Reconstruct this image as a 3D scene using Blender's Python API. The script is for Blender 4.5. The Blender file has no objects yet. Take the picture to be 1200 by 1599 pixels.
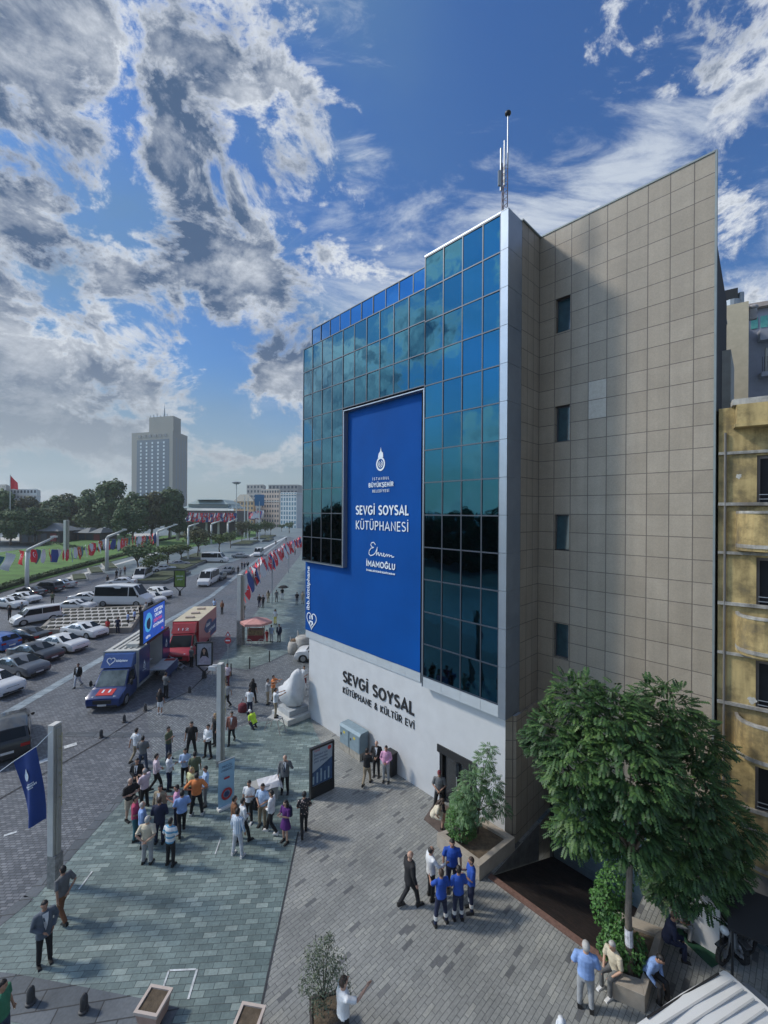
import bpy, bmesh, math, random
from mathutils import Vector, Matrix, Euler
R = math.radians
random.seed(7)
scene = bpy.context.scene
COL = scene.collection

# ------------------------------------------------------------------ camera
FPX, SL, H = 647.0, 0.006, 13.0
cd = bpy.data.cameras.new("camera"); cam = bpy.data.objects.new("camera", cd); COL.objects.link(cam)
cam.location = (0, 0, H); cam.rotation_euler = (R(90), 0, 0)
cam.matrix_world = Matrix.Translation((0, 0, H)) @ Matrix.Rotation(R(90), 4, 'X') @ Matrix.Rotation(math.atan(SL), 4, 'Z')
cd.sensor_fit = 'HORIZONTAL'; cd.sensor_width = 36; cd.lens = 36 * FPX / 1200
cd.clip_start = .1; cd.clip_end = 6000
scene.camera = cam
scene.view_settings.view_transform = 'Standard'; scene.view_settings.look = 'None'
scene.view_settings.exposure = 0.14; scene.view_settings.gamma = 1

# ------------------------------------------------------------------ light
SUN_EL, SUN_AZ = 42.0, -82.0          # azimuth from +Y, clockwise positive
sun_dir = Vector((math.sin(R(SUN_AZ)) * math.cos(R(SUN_EL)), math.cos(R(SUN_AZ)) * math.cos(R(SUN_EL)), math.sin(R(SUN_EL))))
sd = bpy.data.lights.new("sun", 'SUN'); sd.energy = 2.7; sd.angle = R(6); sd.color = (1, .93, .82)
so = bpy.data.objects.new("sun", sd); COL.objects.link(so)
so.rotation_euler = sun_dir.to_track_quat('Z', 'Y').to_euler()

def build_world():
    w = bpy.data.worlds.new("World"); scene.world = w; w.use_nodes = True
    nt = w.node_tree; N = nt.nodes; L = nt.links; N.clear()
    def n(t, **k):
        x = N.new(t)
        for a, b in k.items(): setattr(x, a, b)
        return x
    def put(s, v):
        if isinstance(v, (int, float)): s.default_value = v
        elif isinstance(v, tuple): s.default_value = v
        else: L.new(v, s)
    def math_(op, a, b=0.0, c=0.0, clamp=False):
        m = n('ShaderNodeMath', operation=op, use_clamp=clamp)
        put(m.inputs[0], a); put(m.inputs[1], b)
        if op in ('MULTIPLY_ADD',): put(m.inputs[2], c)
        return m.outputs[0]
    def ss(v, a, b):
        m = n('ShaderNodeMapRange', interpolation_type='SMOOTHSTEP'); put(m.inputs[0], v)
        m.inputs[1].default_value = a; m.inputs[2].default_value = b
        return m.outputs[0]
    def mix(f, a, b):
        m = n('ShaderNodeMix', data_type='RGBA'); put(m.inputs[0], f); put(m.inputs[6], a); put(m.inputs[7], b)
        return m.outputs[2]
    tc = n('ShaderNodeTexCoord'); sp = n('ShaderNodeSeparateXYZ'); L.new(tc.outputs['Generated'], sp.inputs[0])
    X, Y, Z = sp.outputs
    sky = n('ShaderNodeTexSky', sky_type='NISHITA'); sky.sun_disc = False
    sky.sun_elevation = R(SUN_EL); sky.sun_rotation = R(SUN_AZ); sky.air_density = 1.6; sky.dust_density = 1.0; sky.ozone_density = 3.0
    hs = n('ShaderNodeHueSaturation'); hs.inputs['Saturation'].default_value = 1.12
    L.new(sky.outputs[0], hs.inputs['Color'])
    blue = n('ShaderNodeVectorMath', operation='MULTIPLY'); L.new(hs.outputs[0], blue.inputs[0]); blue.inputs[1].default_value = SKY_TINT
    zz = math_('ADD', math_('MAXIMUM', Z, 0.0), .16)
    cx_ = math_('DIVIDE', X, zz); cy_ = math_('DIVIDE', Y, zz)
    cmb = n('ShaderNodeCombineXYZ'); L.new(cx_, cmb.inputs[0]); L.new(cy_, cmb.inputs[1])
    def noise(vec, scale, det, rough, dist=0.0, off=(0, 0, 0), rot=0, sc=(1, 1, 1)):
        mp = n('ShaderNodeMapping'); L.new(vec, mp.inputs[0]); mp.inputs['Location'].default_value = off
        mp.inputs['Rotation'].default_value = (0, 0, rot); mp.inputs['Scale'].default_value = sc
        t = n('ShaderNodeTexNoise'); L.new(mp.outputs[0], t.inputs[0])
        t.inputs['Scale'].default_value = scale; t.inputs['Detail'].default_value = det
        t.inputs['Roughness'].default_value = rough; t.inputs['Distortion'].default_value = dist
        return t.outputs[0]
    V = cmb.outputs[0]
    DV = tc.outputs['Generated']
    Yc = math_('MAXIMUM', Y, .06); tx = math_('DIVIDE', X, Yc); tz = math_('DIVIDE', Z, Yc)
    def blob(cx0, cz0, sx, sz, rot=0.0):
        a = math_('SUBTRACT', tx, cx0); b = math_('SUBTRACT', tz, cz0); c_, s_ = math.cos(R(rot)), math.sin(R(rot))
        u_ = math_('MULTIPLY', math_('MULTIPLY_ADD', a, c_, math_('MULTIPLY', b, s_)), 1 / sx)
        v_ = math_('MULTIPLY', math_('MULTIPLY_ADD', b, c_, math_('MULTIPLY', a, -s_)), 1 / sz)
        return math_('EXPONENT', math_('MULTIPLY', math_('MULTIPLY_ADD', u_, u_, math_('MULTIPLY', v_, v_)), -1.0))
    def addup(items):
        acc = None
        for wgt, bl in items:
            t = math_('MULTIPLY', blob(*bl), wgt); acc = t if acc is None else math_('ADD', acc, t)
        return acc
    OFF = CLOUD_OFF
    flat = n('ShaderNodeVectorMath', operation='MULTIPLY'); L.new(DV, flat.inputs[0]); flat.inputs[1].default_value = (1, 1, 1.5)
    F = flat.outputs[0]
    a0 = noise(F, 6.2, 13, .66, .30, OFF)
    a1 = noise(F, 6.2, 6, .64, .30, (OFF[0] - .10, OFF[1], OFF[2] + .14))
    big = noise(F, 1.7, 3, .5, 0, (1.1, 5.2, 2.7))
    layout = addup([(.15, (-.88, .98, .24, .44)), (.10, (-.48, .98, .16, .42, 12)), (.09, (-.36, .68, .22, .20)), (.06, (-.22, 1.0, .12, .30)), (.06, (-.46, .52, .22, .12)), (.12, (-.82, .24, .34, .12)), (.13, (-.22, .33, .14, .10)), (.05, (-.10, .48, .16, .10)), (.07, (-.36, 1.12, .10, .2)),
                    (-.20, (.24, 1.0, .42, .50)), (-.07, (-.70, .47, .18, .08)), (-.12, (-.44, .34, .12, .09)), (-.10, (-.62, 1.05, .05, .30)), (-.08, (-.60, .70, .05, .10)), (-.05, (-.30, .90, .08, .2))])
    cov = math_('ADD', math_('ADD', a0, math_('MULTIPLY', math_('SUBTRACT', big, .5), .22)), layout)
    d = ss(cov, .475, .580)
    thick = ss(cov, .515, .640)
    relief = math_('MULTIPLY', math_('SUBTRACT', a0, a1), 3.0)
    lit = math_('ADD', math_('SUBTRACT', 1.0, math_('MULTIPLY', thick, 1.0)), relief, clamp=True)
    ccol = mix(lit, (.055, .105, .205, 1), (.66, .70, .76, 1))
    ccol = mix(math_('MULTIPLY', ss(Z, .40, .04), .60), ccol, (.41, .43, .43, 1))
    # thin veil
    veil = math_('MULTIPLY', ss(noise(F, 1.4, 5, .5, .3, (3.3, 1.2, .4)), .40, .66), math_('MULTIPLY', ss(tx, .3, -.3), .80))
    # streaked wisps to the right
    wv2 = n('ShaderNodeCombineXYZ'); L.new(tx, wv2.inputs[0]); L.new(tz, wv2.inputs[1])
    w0 = noise(wv2.outputs[0], 6.0, 13, .66, .45, (.7, 3.1, 0), R(-36), (.45, 1.1, 1))
    wl_ = addup([(.17, (.66, .90, .50, .09, 36)), (.08, (.98, .66, .22, .12, 30)), (.10, (.12, .64, .44, .12, 40)), (.16, (.92, .40, .26, .16, 24)), (.10, (-.06, .82, .05, .16, -8)), (-.14, (.28, 1.10, .34, .24, 30)), (-.05, (.5, .62, .3, .08, 36))])
    wd = math_('MULTIPLY', ss(math_('ADD', w0, wl_), .50, .76), .88)
    wd = math_('MULTIPLY', wd, ss(tx, -.45, -.05))
    base = mix(veil, blue.outputs[0], (.13, .25, .38, 1))
    base = mix(wd, base, (.58, .64, .72, 1))
    haze = math_('MULTIPLY', ss(Z, .34, .0), .75)
    base = mix(haze, base, (.34, .40, .41, 1))
    col = mix(math_('MULTIPLY', d, math_('SUBTRACT', 1.0, math_('MULTIPLY', haze, .40))), base, ccol)
    # added sky brightening out of frame on the left, for facade light and glass reflections
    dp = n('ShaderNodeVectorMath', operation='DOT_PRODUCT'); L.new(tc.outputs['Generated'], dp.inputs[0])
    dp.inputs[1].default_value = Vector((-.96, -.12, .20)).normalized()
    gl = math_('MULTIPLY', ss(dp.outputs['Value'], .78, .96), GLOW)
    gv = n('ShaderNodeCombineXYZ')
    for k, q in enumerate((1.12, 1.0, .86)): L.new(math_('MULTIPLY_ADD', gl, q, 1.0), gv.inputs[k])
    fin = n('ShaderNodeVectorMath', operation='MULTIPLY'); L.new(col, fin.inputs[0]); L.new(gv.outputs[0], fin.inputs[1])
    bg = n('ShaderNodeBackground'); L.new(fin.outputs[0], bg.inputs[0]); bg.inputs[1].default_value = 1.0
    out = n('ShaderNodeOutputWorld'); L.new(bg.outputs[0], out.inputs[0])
SKY_TINT = (.033, .060, .098)      # Sky Texture strength (0.05 to 0.15) with its colour balance
CLOUD_OFF = (2.35, .6, 1.3)
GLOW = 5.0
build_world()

# ------------------------------------------------------------------ pixel -> world (reference measurements)
_a = math.atan(SL)
def ray(x, y):
    dx, dy = x - 600, y - 799.5
    rx = dx * math.cos(_a) + dy * math.sin(_a); ry = -dx * math.sin(_a) + dy * math.cos(_a)
    return rx / FPX, ry / FPX
def G(x, y, z=0.0):
    rx, ry = ray(x, y); Y = (H - z) / ry
    return Vector((rx * Y, Y, z))
def AT(x, y, Y):
    rx, ry = ray(x, y)
    return Vector((rx * Y, Y, H - ry * Y))
TH = R(43.7)
UF = Vector((-math.sin(TH), math.cos(TH), 0)); VF = Vector((math.cos(TH), math.sin(TH), 0))
CO = G(788.6, 1317.7)
BROT = math.atan2(-UF.y, -UF.x)
def B(a, b, z=0.0): return CO - UF * a + VF * b + Vector((0, 0, z))

# ------------------------------------------------------------------ materials
MATS = {}
def newmat(name):
    m = bpy.data.materials.new(name); m.use_nodes = True
    return m, m.node_tree.nodes, m.node_tree.links, m.node_tree.nodes['Principled BSDF']
def mat(name, col, rough=.6, metal=0.0, var=.12, scale=3.0, bump=0.0, bscale=30, spec=.5, coat=0.0, emit=None, alpha=1.0):
    if name in MATS: return MATS[name]
    m, N, L, p = newmat(name)
    p.inputs['Roughness'].default_value = rough; p.inputs['Metallic'].default_value = metal
    p.inputs['Specular IOR Level'].default_value = spec; p.inputs['Coat Weight'].default_value = coat
    tc = N.new('ShaderNodeTexCoord')
    t = N.new('ShaderNodeTexNoise'); t.inputs['Scale'].default_value = scale; t.inputs['Detail'].default_value = 6; t.inputs['Roughness'].default_value = .6
    L.new(tc.outputs['Object'], t.inputs[0])
    r = N.new('ShaderNodeValToRGB'); c = col
    r.color_ramp.elements[0].position = .3; r.color_ramp.elements[1].position = .72
    r.color_ramp.elements[0].color = (c[0] * (1 - var), c[1] * (1 - var), c[2] * (1 - var), 1)
    r.color_ramp.elements[1].color = (min(1, c[0] * (1 + var)), min(1, c[1] * (1 + var)), min(1, c[2] * (1 + var)), 1)
    L.new(t.outputs[0], r.inputs[0]); L.new(r.outputs[0], p.inputs['Base Color'])
    if bump:
        t2 = N.new('ShaderNodeTexNoise'); t2.inputs['Scale'].default_value = bscale; t2.inputs['Detail'].default_value = 5
        L.new(tc.outputs['Object'], t2.inputs[0])
        b = N.new('ShaderNodeBump'); b.inputs['Strength'].default_value = bump; b.inputs['Distance'].default_value = .02
        L.new(t2.outputs[0], b.inputs['Height']); L.new(b.outputs[0], p.inputs['Normal'])
    if emit:
        p.inputs['Emission Color'].default_value = (*col, 1); p.inputs['Emission Strength'].default_value = emit
    MATS[name] = m
    return m
def srgb(r, g, b):
    f = lambda c: ((c / 255 + .055) / 1.055) ** 2.4 if c > 10 else c / 255 / 12.92
    return (f(r), f(g), f(b))

def paver(name, bw, bh, rot, stops, mortar, msize=.02, rough=.6, offset=.5, bump=.4, stain=.35, nscale=.35, gloss=.0, squash=1.0):
    """brick-laid paving in world coordinates: tone per brick through a ramp, joints, large stains"""
    m, N, L, p = newmat(name)
    tc = N.new('ShaderNodeTexCoord'); mp = N.new('ShaderNodeMapping'); mp.inputs['Rotation'].default_value = (0, 0, rot)
    L.new(tc.outputs['Object'], mp.inputs[0])
    # slight wobble of the joints
    nz = N.new('ShaderNodeTexNoise'); nz.inputs['Scale'].default_value = 1.6; nz.inputs['Detail'].default_value = 3
    L.new(mp.outputs[0], nz.inputs[0])
    wob = N.new('ShaderNodeVectorMath'); wob.operation = 'MULTIPLY_ADD'; L.new(nz.outputs['Color'], wob.inputs[0])
    wob.inputs[1].default_value = (.03, .03, 0); L.new(mp.outputs[0], wob.inputs[2])
    b = N.new('ShaderNodeTexBrick'); L.new(wob.outputs[0], b.inputs[0])
    b.offset = offset; b.offset_frequency = 2; b.squash = squash; b.squash_frequency = 2
    b.inputs['Color1'].default_value = (0, 0, 0, 1); b.inputs['Color2'].default_value = (1, 1, 1, 1); b.inputs['Mortar'].default_value = (.5, .5, .5, 1)
    b.inputs['Scale'].default_value = 1; b.inputs['Mortar Size'].default_value = msize; b.inputs['Mortar Smooth'].default_value = .3
    b.inputs['Brick Width'].default_value = bw; b.inputs['Row Height'].default_value = bh; b.inputs['Bias'].default_value = 0
    r = N.new('ShaderNodeValToRGB'); e = r.color_ramp.elements
    while len(e) < len(stops): e.new(.5)
    for k, (pos, c) in enumerate(stops): e[k].position = pos; e[k].color = (*c, 1)
    L.new(b.outputs['Color'], r.inputs[0])
    mx = N.new('ShaderNodeMix'); mx.data_type = 'RGBA'; L.new(b.outputs['Fac'], mx.inputs[0]); L.new(r.outputs[0], mx.inputs[6]); mx.inputs[7].default_value = (*mortar, 1)
    st = N.new('ShaderNodeTexNoise'); st.inputs['Scale'].default_value = nscale; st.inputs['Detail'].default_value = 9; st.inputs['Roughness'].default_value = .62; L.new(tc.outputs['Object'], st.inputs[0])
    sr = N.new('ShaderNodeValToRGB'); sr.color_ramp.elements[0].position = .3; sr.color_ramp.elements[1].position = .72
    lo, hi = 1 - stain, 1 + stain
    sr.color_ramp.elements[0].color = (lo, lo, lo, 1); sr.color_ramp.elements[1].color = (hi, hi, hi, 1)
    L.new(st.outputs[0], sr.inputs[0])
    fine = N.new('ShaderNodeTexNoise'); fine.inputs['Scale'].default_value = 14; fine.inputs['Detail'].default_value = 6; L.new(tc.outputs['Object'], fine.inputs[0])
    fr = N.new('ShaderNodeMapRange'); L.new(fine.outputs[0], fr.inputs[0]); fr.inputs[1].default_value = .25; fr.inputs[2].default_value = .75; fr.inputs[3].default_value = .82; fr.inputs[4].default_value = 1.18
    m1 = N.new('ShaderNodeVectorMath'); m1.operation = 'MULTIPLY'; L.new(mx.outputs[2], m1.inputs[0]); L.new(sr.outputs[0], m1.inputs[1])
    m2 = N.new('ShaderNodeVectorMath'); m2.operation = 'SCALE'; L.new(m1.outputs[0], m2.inputs[0]); L.new(fr.outputs[0], m2.inputs['Scale'])
    L.new(m2.outputs[0], p.inputs['Base Color'])
    rr = N.new('ShaderNodeMapRange'); L.new(st.outputs[0], rr.inputs[0]); rr.inputs[1].default_value = .3; rr.inputs[2].default_value = .7
    rr.inputs[3].default_value = rough - .18; rr.inputs[4].default_value = rough + .12; L.new(rr.outputs[0], p.inputs['Roughness'])
    hh = N.new('ShaderNodeMath'); hh.operation = 'SUBTRACT'; L.new(fine.outputs[0], hh.inputs[0]); L.new(b.outputs['Fac'], hh.inputs[1])
    bp = N.new('ShaderNodeBump'); bp.inputs['Strength'].default_value = bump; bp.inputs['Distance'].default_value = .012
    L.new(hh.outputs[0], bp.inputs['Height']); L.new(bp.outputs[0], p.inputs['Normal'])
    MATS[name] = m
    return m

# ------------------------------------------------------------------ object helpers
def tag(o, label=None, cat=None, group=None, kind=None):
    if label: o['label'] = label
    if cat: o['category'] = cat
    if group: o['group'] = group
    if kind: o['kind'] = kind
    return o
def empty(name, loc=(0, 0, 0), rz=0.0, label=None, cat=None, group=None):
    o = bpy.data.objects.new(name, None); COL.objects.link(o); o.location = loc; o.rotation_euler = (0, 0, rz)
    o.empty_display_size = .3
    return tag(o, label, cat, group)
def copy_tree(o, parent=None):
    c = o.copy(); COL.objects.link(c); c.parent = parent
    for ch in o.children: copy_tree(ch, c)
    return c
class MB:
    def __init__(s): s.v = []; s.f = []; s.mi = []; s.m = 0
    def add(s, vs, fs):
        n = len(s.v); s.v += [tuple(v) for v in vs]
        for f in fs: s.f.append(tuple(i + n for i in f)); s.mi.append(s.m)
        return s
    def box(s, x0, x1, y0, y1, z0, z1, M=None):
        vs = [Vector(p) for p in ((x0, y0, z0), (x1, y0, z0), (x1, y1, z0), (x0, y1, z0), (x0, y0, z1), (x1, y0, z1), (x1, y1, z1), (x0, y1, z1))]
        if M: vs = [M @ v for v in vs]
        return s.add(vs, [(0, 3, 2, 1), (4, 5, 6, 7), (0, 1, 5, 4), (1, 2, 6, 5), (2, 3, 7, 6), (3, 0, 4, 7)])
    def hexa(s, p):  # 8 points: 4 bottom ccw, 4 top ccw
        return s.add(p, [(0, 3, 2, 1), (4, 5, 6, 7), (0, 1, 5, 4), (1, 2, 6, 5), (2, 3, 7, 6), (3, 0, 4, 7)])
    def prism(s, poly, z0, z1):
        n = len(poly); vs = [(p[0], p[1], z0) for p in poly] + [(p[0], p[1], z1) for p in poly]
        return s.add(vs, [tuple(range(n - 1, -1, -1)), tuple(range(n, 2 * n))] + [(i, (i + 1) % n, n + (i + 1) % n, n + i) for i in range(n)])
    def bar(s, p, q, w, h=None):
        p, q = Vector(p), Vector(q); h = h or w; d = q - p; L_ = d.length
        if L_ < 1e-6: return s
        M = Matrix.Translation(p) @ d.to_track_quat('Y', 'Z').to_matrix().to_4x4()
        return s.box(-w / 2, w / 2, 0, L_, -h / 2, h / 2, M)
    def tube(s, pts, rs, n=8, cap=True):
        pts = [Vector(p) for p in pts]
        if not isinstance(rs, (list, tuple)): rs = [rs] * len(pts)
        vs = []; fs = []
        prev = None
        for i, p in enumerate(pts):
            d = (pts[min(i + 1, len(pts) - 1)] - pts[max(i - 1, 0)]).normalized()
            a = prev if prev is not None else (Vector((1, 0, 0)) if abs(d.x) < .8 else Vector((0, 1, 0)))
            a = (a - d * a.dot(d)).normalized(); prev = a; b = d.cross(a)
            r = rs[i]; ra, rb = r if isinstance(r, tuple) else (r, r)
            for k in range(n):
                t = 2 * math.pi * k / n; vs.append(p + a * (ra * math.cos(t)) + b * (rb * math.sin(t)))
        for i in range(len(pts) - 1):
            for k in range(n):
                fs.append((i * n + k, i * n + (k + 1) % n, (i + 1) * n + (k + 1) % n, (i + 1) * n + k))
        if cap:
            fs.append(tuple(range(n - 1, -1, -1))); m = (len(pts) - 1) * n; fs.append(tuple(range(m, m + n)))
        return s.add(vs, fs)
    def rings(s, rings, n=12):
        """stack of horizontal ellipses (cx,cy,z,rx,ry)"""
        vs = []; fs = []
        for (cx, cy, z, rx, ry) in rings:
            for k in range(n):
                t = 2 * math.pi * k / n; vs.append((cx + rx * math.cos(t), cy + ry * math.sin(t), z))
        for i in range(len(rings) - 1):
            for k in range(n): fs.append((i * n + k, i * n + (k + 1) % n, (i + 1) * n + (k + 1) % n, (i + 1) * n + k))
        fs.append(tuple(range(n - 1, -1, -1))); m = (len(rings) - 1) * n; fs.append(tuple(range(m, m + n)))
        return s.add(vs, fs)
    def ball(s, c, r, n=10, k=7, M=None):
        c = Vector(c); r = r if isinstance(r, (list, tuple)) else (r, r, r); rr = []
        vs = []; fs = []
        for i in range(1, k):
            ph = math.pi * i / k
            for j in range(n):
                t = 2 * math.pi * j / n; v = Vector((r[0] * math.sin(ph) * math.cos(t), r[1] * math.sin(ph) * math.sin(t), -r[2] * math.cos(ph)))
                vs.append(c + (M @ v if M else v))
        v0 = Vector((0, 0, -r[2])); v1 = Vector((0, 0, r[2]))
        vs += [c + (M @ v0 if M else v0), c + (M @ v1 if M else v1)]
        for i in range(k - 2):
            for j in range(n): fs.append((i * n + j, i * n + (j + 1) % n, (i + 1) * n + (j + 1) % n, (i + 1) * n + j))
        a = (k - 1) * n
        for j in range(n): fs.append((a, (j + 1) % n, j)); fs.append((a + 1, (k - 2) * n + j, (k - 2) * n + (j + 1) % n))
        return s.add(vs, fs)
    def quad(s, a, b, c, d): return s.add([a, b, c, d], [(0, 1, 2, 3)])
    def poly(s, pts): return s.add(pts, [tuple(range(len(pts)))])
    def mesh(s, name, mats, smooth=False):
        me = bpy.data.meshes.new(name); me.from_pydata(s.v, [], s.f)
        if not isinstance(mats, (list, tuple)): mats = [mats]
        for m in mats: me.materials.append(m)
        if len(mats) > 1: me.polygons.foreach_set('material_index', s.mi)
        if smooth: me.polygons.foreach_set('use_smooth', [True] * len(s.f))
        me.update()
        return me
    def build(s, name, mats, parent=None, smooth=False, bevel=0, loc=None, rz=None, sharp=None):
        me = s.mesh(name, mats, smooth)
        if smooth and sharp:
            me.set_sharp_from_angle(angle=R(sharp))
        o = bpy.data.objects.new(name, me); COL.objects.link(o)
        if parent: o.parent = parent
        if loc is not None: o.location = loc
        if rz is not None: o.rotation_euler = (0, 0, rz)
        if bevel:
            b = o.modifiers.new('bevel', 'BEVEL'); b.width = bevel; b.segments = 2; b.limit_method = 'ANGLE'
        return o
def sheet(name, pts, z, m, label=None):
    """flat ground polygon from world xy points"""
    bm = bmesh.new(); vs = [bm.verts.new((p[0], p[1], z)) for p in pts]; f = bm.faces.new(vs)
    if f.normal.z < 0: f.normal_flip()
    bm.normal_update()
    if f.normal.z < 0: f.normal_flip()
    bmesh.ops.triangulate(bm, faces=bm.faces[:])
    me = bpy.data.meshes.new(name); bm.to_mesh(me); bm.free(); me.materials.append(m)
    o = bpy.data.objects.new(name, me); COL.objects.link(o); o['kind'] = 'structure'
    return o
def text(body, size, m, parent, name='lettering', loc=(0, 0, 0), rot=(R(90), 0, 0), ext=.01, off=0.0, align='CENTER', sx=1.0, width=None):
    c = bpy.data.curves.new(name, 'FONT'); c.body = body; c.size = size; c.extrude = ext; c.offset = off; c.align_x = align; c.align_y = 'BOTTOM_BASELINE'
    c.resolution_u = 3
    o = bpy.data.objects.new('tmp', c); COL.objects.link(o)
    dg = bpy.context.evaluated_depsgraph_get(); me = bpy.data.meshes.new_from_object(o.evaluated_get(dg))
    bpy.data.objects.remove(o); me.materials.clear(); me.materials.append(m)
    if width:
        xs = [v.co.x for v in me.vertices]; w = max(xs) - min(xs); mid = (max(xs) + min(xs)) / 2
        for v in me.vertices: v.co.x = (v.co.x - (mid if align == 'CENTER' else min(xs))) * width / w
    o = bpy.data.objects.new(name, me); COL.objects.link(o); o.parent = parent; o.location = loc; o.rotation_euler = rot; o.scale = (sx, 1, 1)
    return o

# geometric sans capitals drawn as strokes (height 1); one glyph = (advance width, strokes, dots)
def _arc(cx, cy, rx, ry, a0, a1, n=14): return [(cx + rx * math.cos(R(a0 + (a1 - a0) * k / n)), cy + ry * math.sin(R(a0 + (a1 - a0) * k / n))) for k in range(n + 1)]
def _glyphs():
    g = {}
    g['S'] = (.60, [_arc(.30, .745, .23, .205, 32, 270, 12)[:-1] + [(.30, .525)] + _arc(.30, .27, .25, .22, 80, -150, 12)])
    g['E'] = (.52, [[(.50, .95), (.07, .95), (.07, .05), (.50, .05)], [(.12, .5), (.46, .5)]]); g['L'] = (.50, [[(.07, 1), (.07, .05), (.50, .05)]])
    g['V'] = (.72, [[(.03, 1), (.36, .06), (.69, 1)]]); g['A'] = (.78, [[(.03, 0), (.39, .94), (.75, 0)], [(.18, .30), (.60, .30)]])
    g['G'] = (.86, [_arc(.43, .5, .37, .45, 42, 350, 20) + [(.80, .46), (.48, .46)]]); g['O'] = (.90, [_arc(.45, .5, .38, .45, 0, 360, 26)]); g['I'] = (.20, [[(.10, 0), (.10, 1)]])
    g['Y'] = (.70, [[(.03, 1), (.35, .48), (.67, 1)], [(.35, .46), (.35, 0)]]); g['K'] = (.64, [[(.08, 0), (.08, 1)], [(.60, 1), (.16, .48), (.62, 0)]]); g['T'] = (.60, [[(.0, .95), (.60, .95)], [(.30, .90), (.30, 0)]])
    g['U'] = (.68, [[(.08, 1), (.08, .36)] + _arc(.34, .34, .26, .29, 180, 360, 12) + [(.60, .36), (.60, 1)]]); g['H'] = (.68, [[(.08, 0), (.08, 1)], [(.60, 0), (.60, 1)], [(.13, .5), (.55, .5)]]); g['N'] = (.72, [[(.08, 0), (.08, .93), (.64, .07), (.64, 1)]])
    g['M'] = (.88, [[(.08, 0), (.08, .93), (.44, .35), (.80, .93), (.80, 0)]]); g['P'] = (.60, [[(.08, 0), (.08, .95), (.32, .95)] + _arc(.32, .71, .22, .24, 90, -90, 10) + [(.13, .47)]])
    g['R'] = (.62, [[(.08, 0), (.08, .95), (.32, .95)] + _arc(.32, .71, .22, .24, 90, -90, 10) + [(.13, .47)], [(.34, .42), (.58, 0)]]); g['B'] = (.60, [[(.08, .05), (.08, .95), (.30, .95)] + _arc(.30, .74, .20, .21, 90, -90, 8) + [(.14, .53)], [(.13, .50), (.32, .50)] + _arc(.32, .275, .22, .225, 90, -90, 8) + [(.13, .05)]])
    g['D'] = (.72, [[(.30, .05), (.08, .05), (.08, .95), (.30, .95)] + _arc(.30, .5, .36, .45, 90, -90, 12)]); g['&'] = (.70, [[(.66, 0), (.20, .62)] + _arc(.33, .78, .15, .17, 200, -20, 10) + [(.42, .62), (.14, .40)] + _arc(.30, .24, .22, .20, 150, 350, 12) + [(.62, .44)]]); g[' '] = (.34, [])
    dot = lambda x: [[(x, 1.12), (x, 1.24)]]
    g['İ'] = (.20, g['I'][1] + dot(.10)); g['Ü'] = (.68, g['U'][1] + dot(.22) + dot(.46)); g['Ş'] = (.60, g['S'][1] + [[(.30, .0), (.33, -.10), (.24, -.18)]]); g['Ğ'] = (.86, g['G'][1] + [_arc(.43, 1.24, .14, .12, 200, 340, 6)])
    return g
GLY = _glyphs()
def caps(s, h, weight, m, parent, loc, width, gap=.17, depth=.01, rot=(0, 0, 0)):
    """stroke lettering in the XZ plane, facing -Y, centred on loc.x"""
    adv = sum(GLY[c][0] + gap for c in s) - gap; kx = width / (adv * h); mb = MB(); x = -adv / 2; hw = weight / 2
    for c in s:
        w_, st, = GLY[c]
        for si, pts in enumerate(st):
            closed = c == 'O'
            P = [((x + q[0]) * h * kx, q[1] * h) for q in pts]
            if closed: P = P[:-1]
            n = len(P); A, B_ = [], []
            for i in range(n):
                p = Vector(P[i]); a = Vector(P[i - 1]) if (i > 0 or closed) else None; b = Vector(P[(i + 1) % n]) if (i < n - 1 or closed) else None
                d0 = (p - a).normalized() if a is not None else None; d1 = (b - p).normalized() if b is not None else None
                if d0 is None: d0 = d1
                if d1 is None: d1 = d0
                n0, n1 = Vector((-d0.y, d0.x)), Vector((-d1.y, d1.x)); mt_ = n0 + n1
                if mt_.length < .2: mt_ = n0
                mt_.normalize(); k = min(1.8, 1 / max(.3, mt_.dot(n0))); A.append(p + mt_ * hw * k); B_.append(p - mt_ * hw * k)
            y0 = -depth - si * .0012; vs = [(q.x, y0, q.y) for q in A] + [(q.x, y0, q.y) for q in B_] + [(q.x, 0, q.y) for q in A] + [(q.x, 0, q.y) for q in B_]
            fs = []
            for i in range(n if closed else n - 1):
                j = (i + 1) % n; fs += [(i, i + n, j + n, j), (i, j, j + 2 * n, i + 2 * n), (i + n, i + 3 * n, j + 3 * n, j + n)]
            if not closed: fs += [(0, 2 * n, 3 * n, n), (n - 1, 2 * n - 1, 4 * n - 1, 3 * n - 1)]
            mb.add(vs, fs)
        x += w_ + gap
    o = mb.build('lettering', m, parent); o.location = loc; o.rotation_euler = rot; return o

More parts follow.
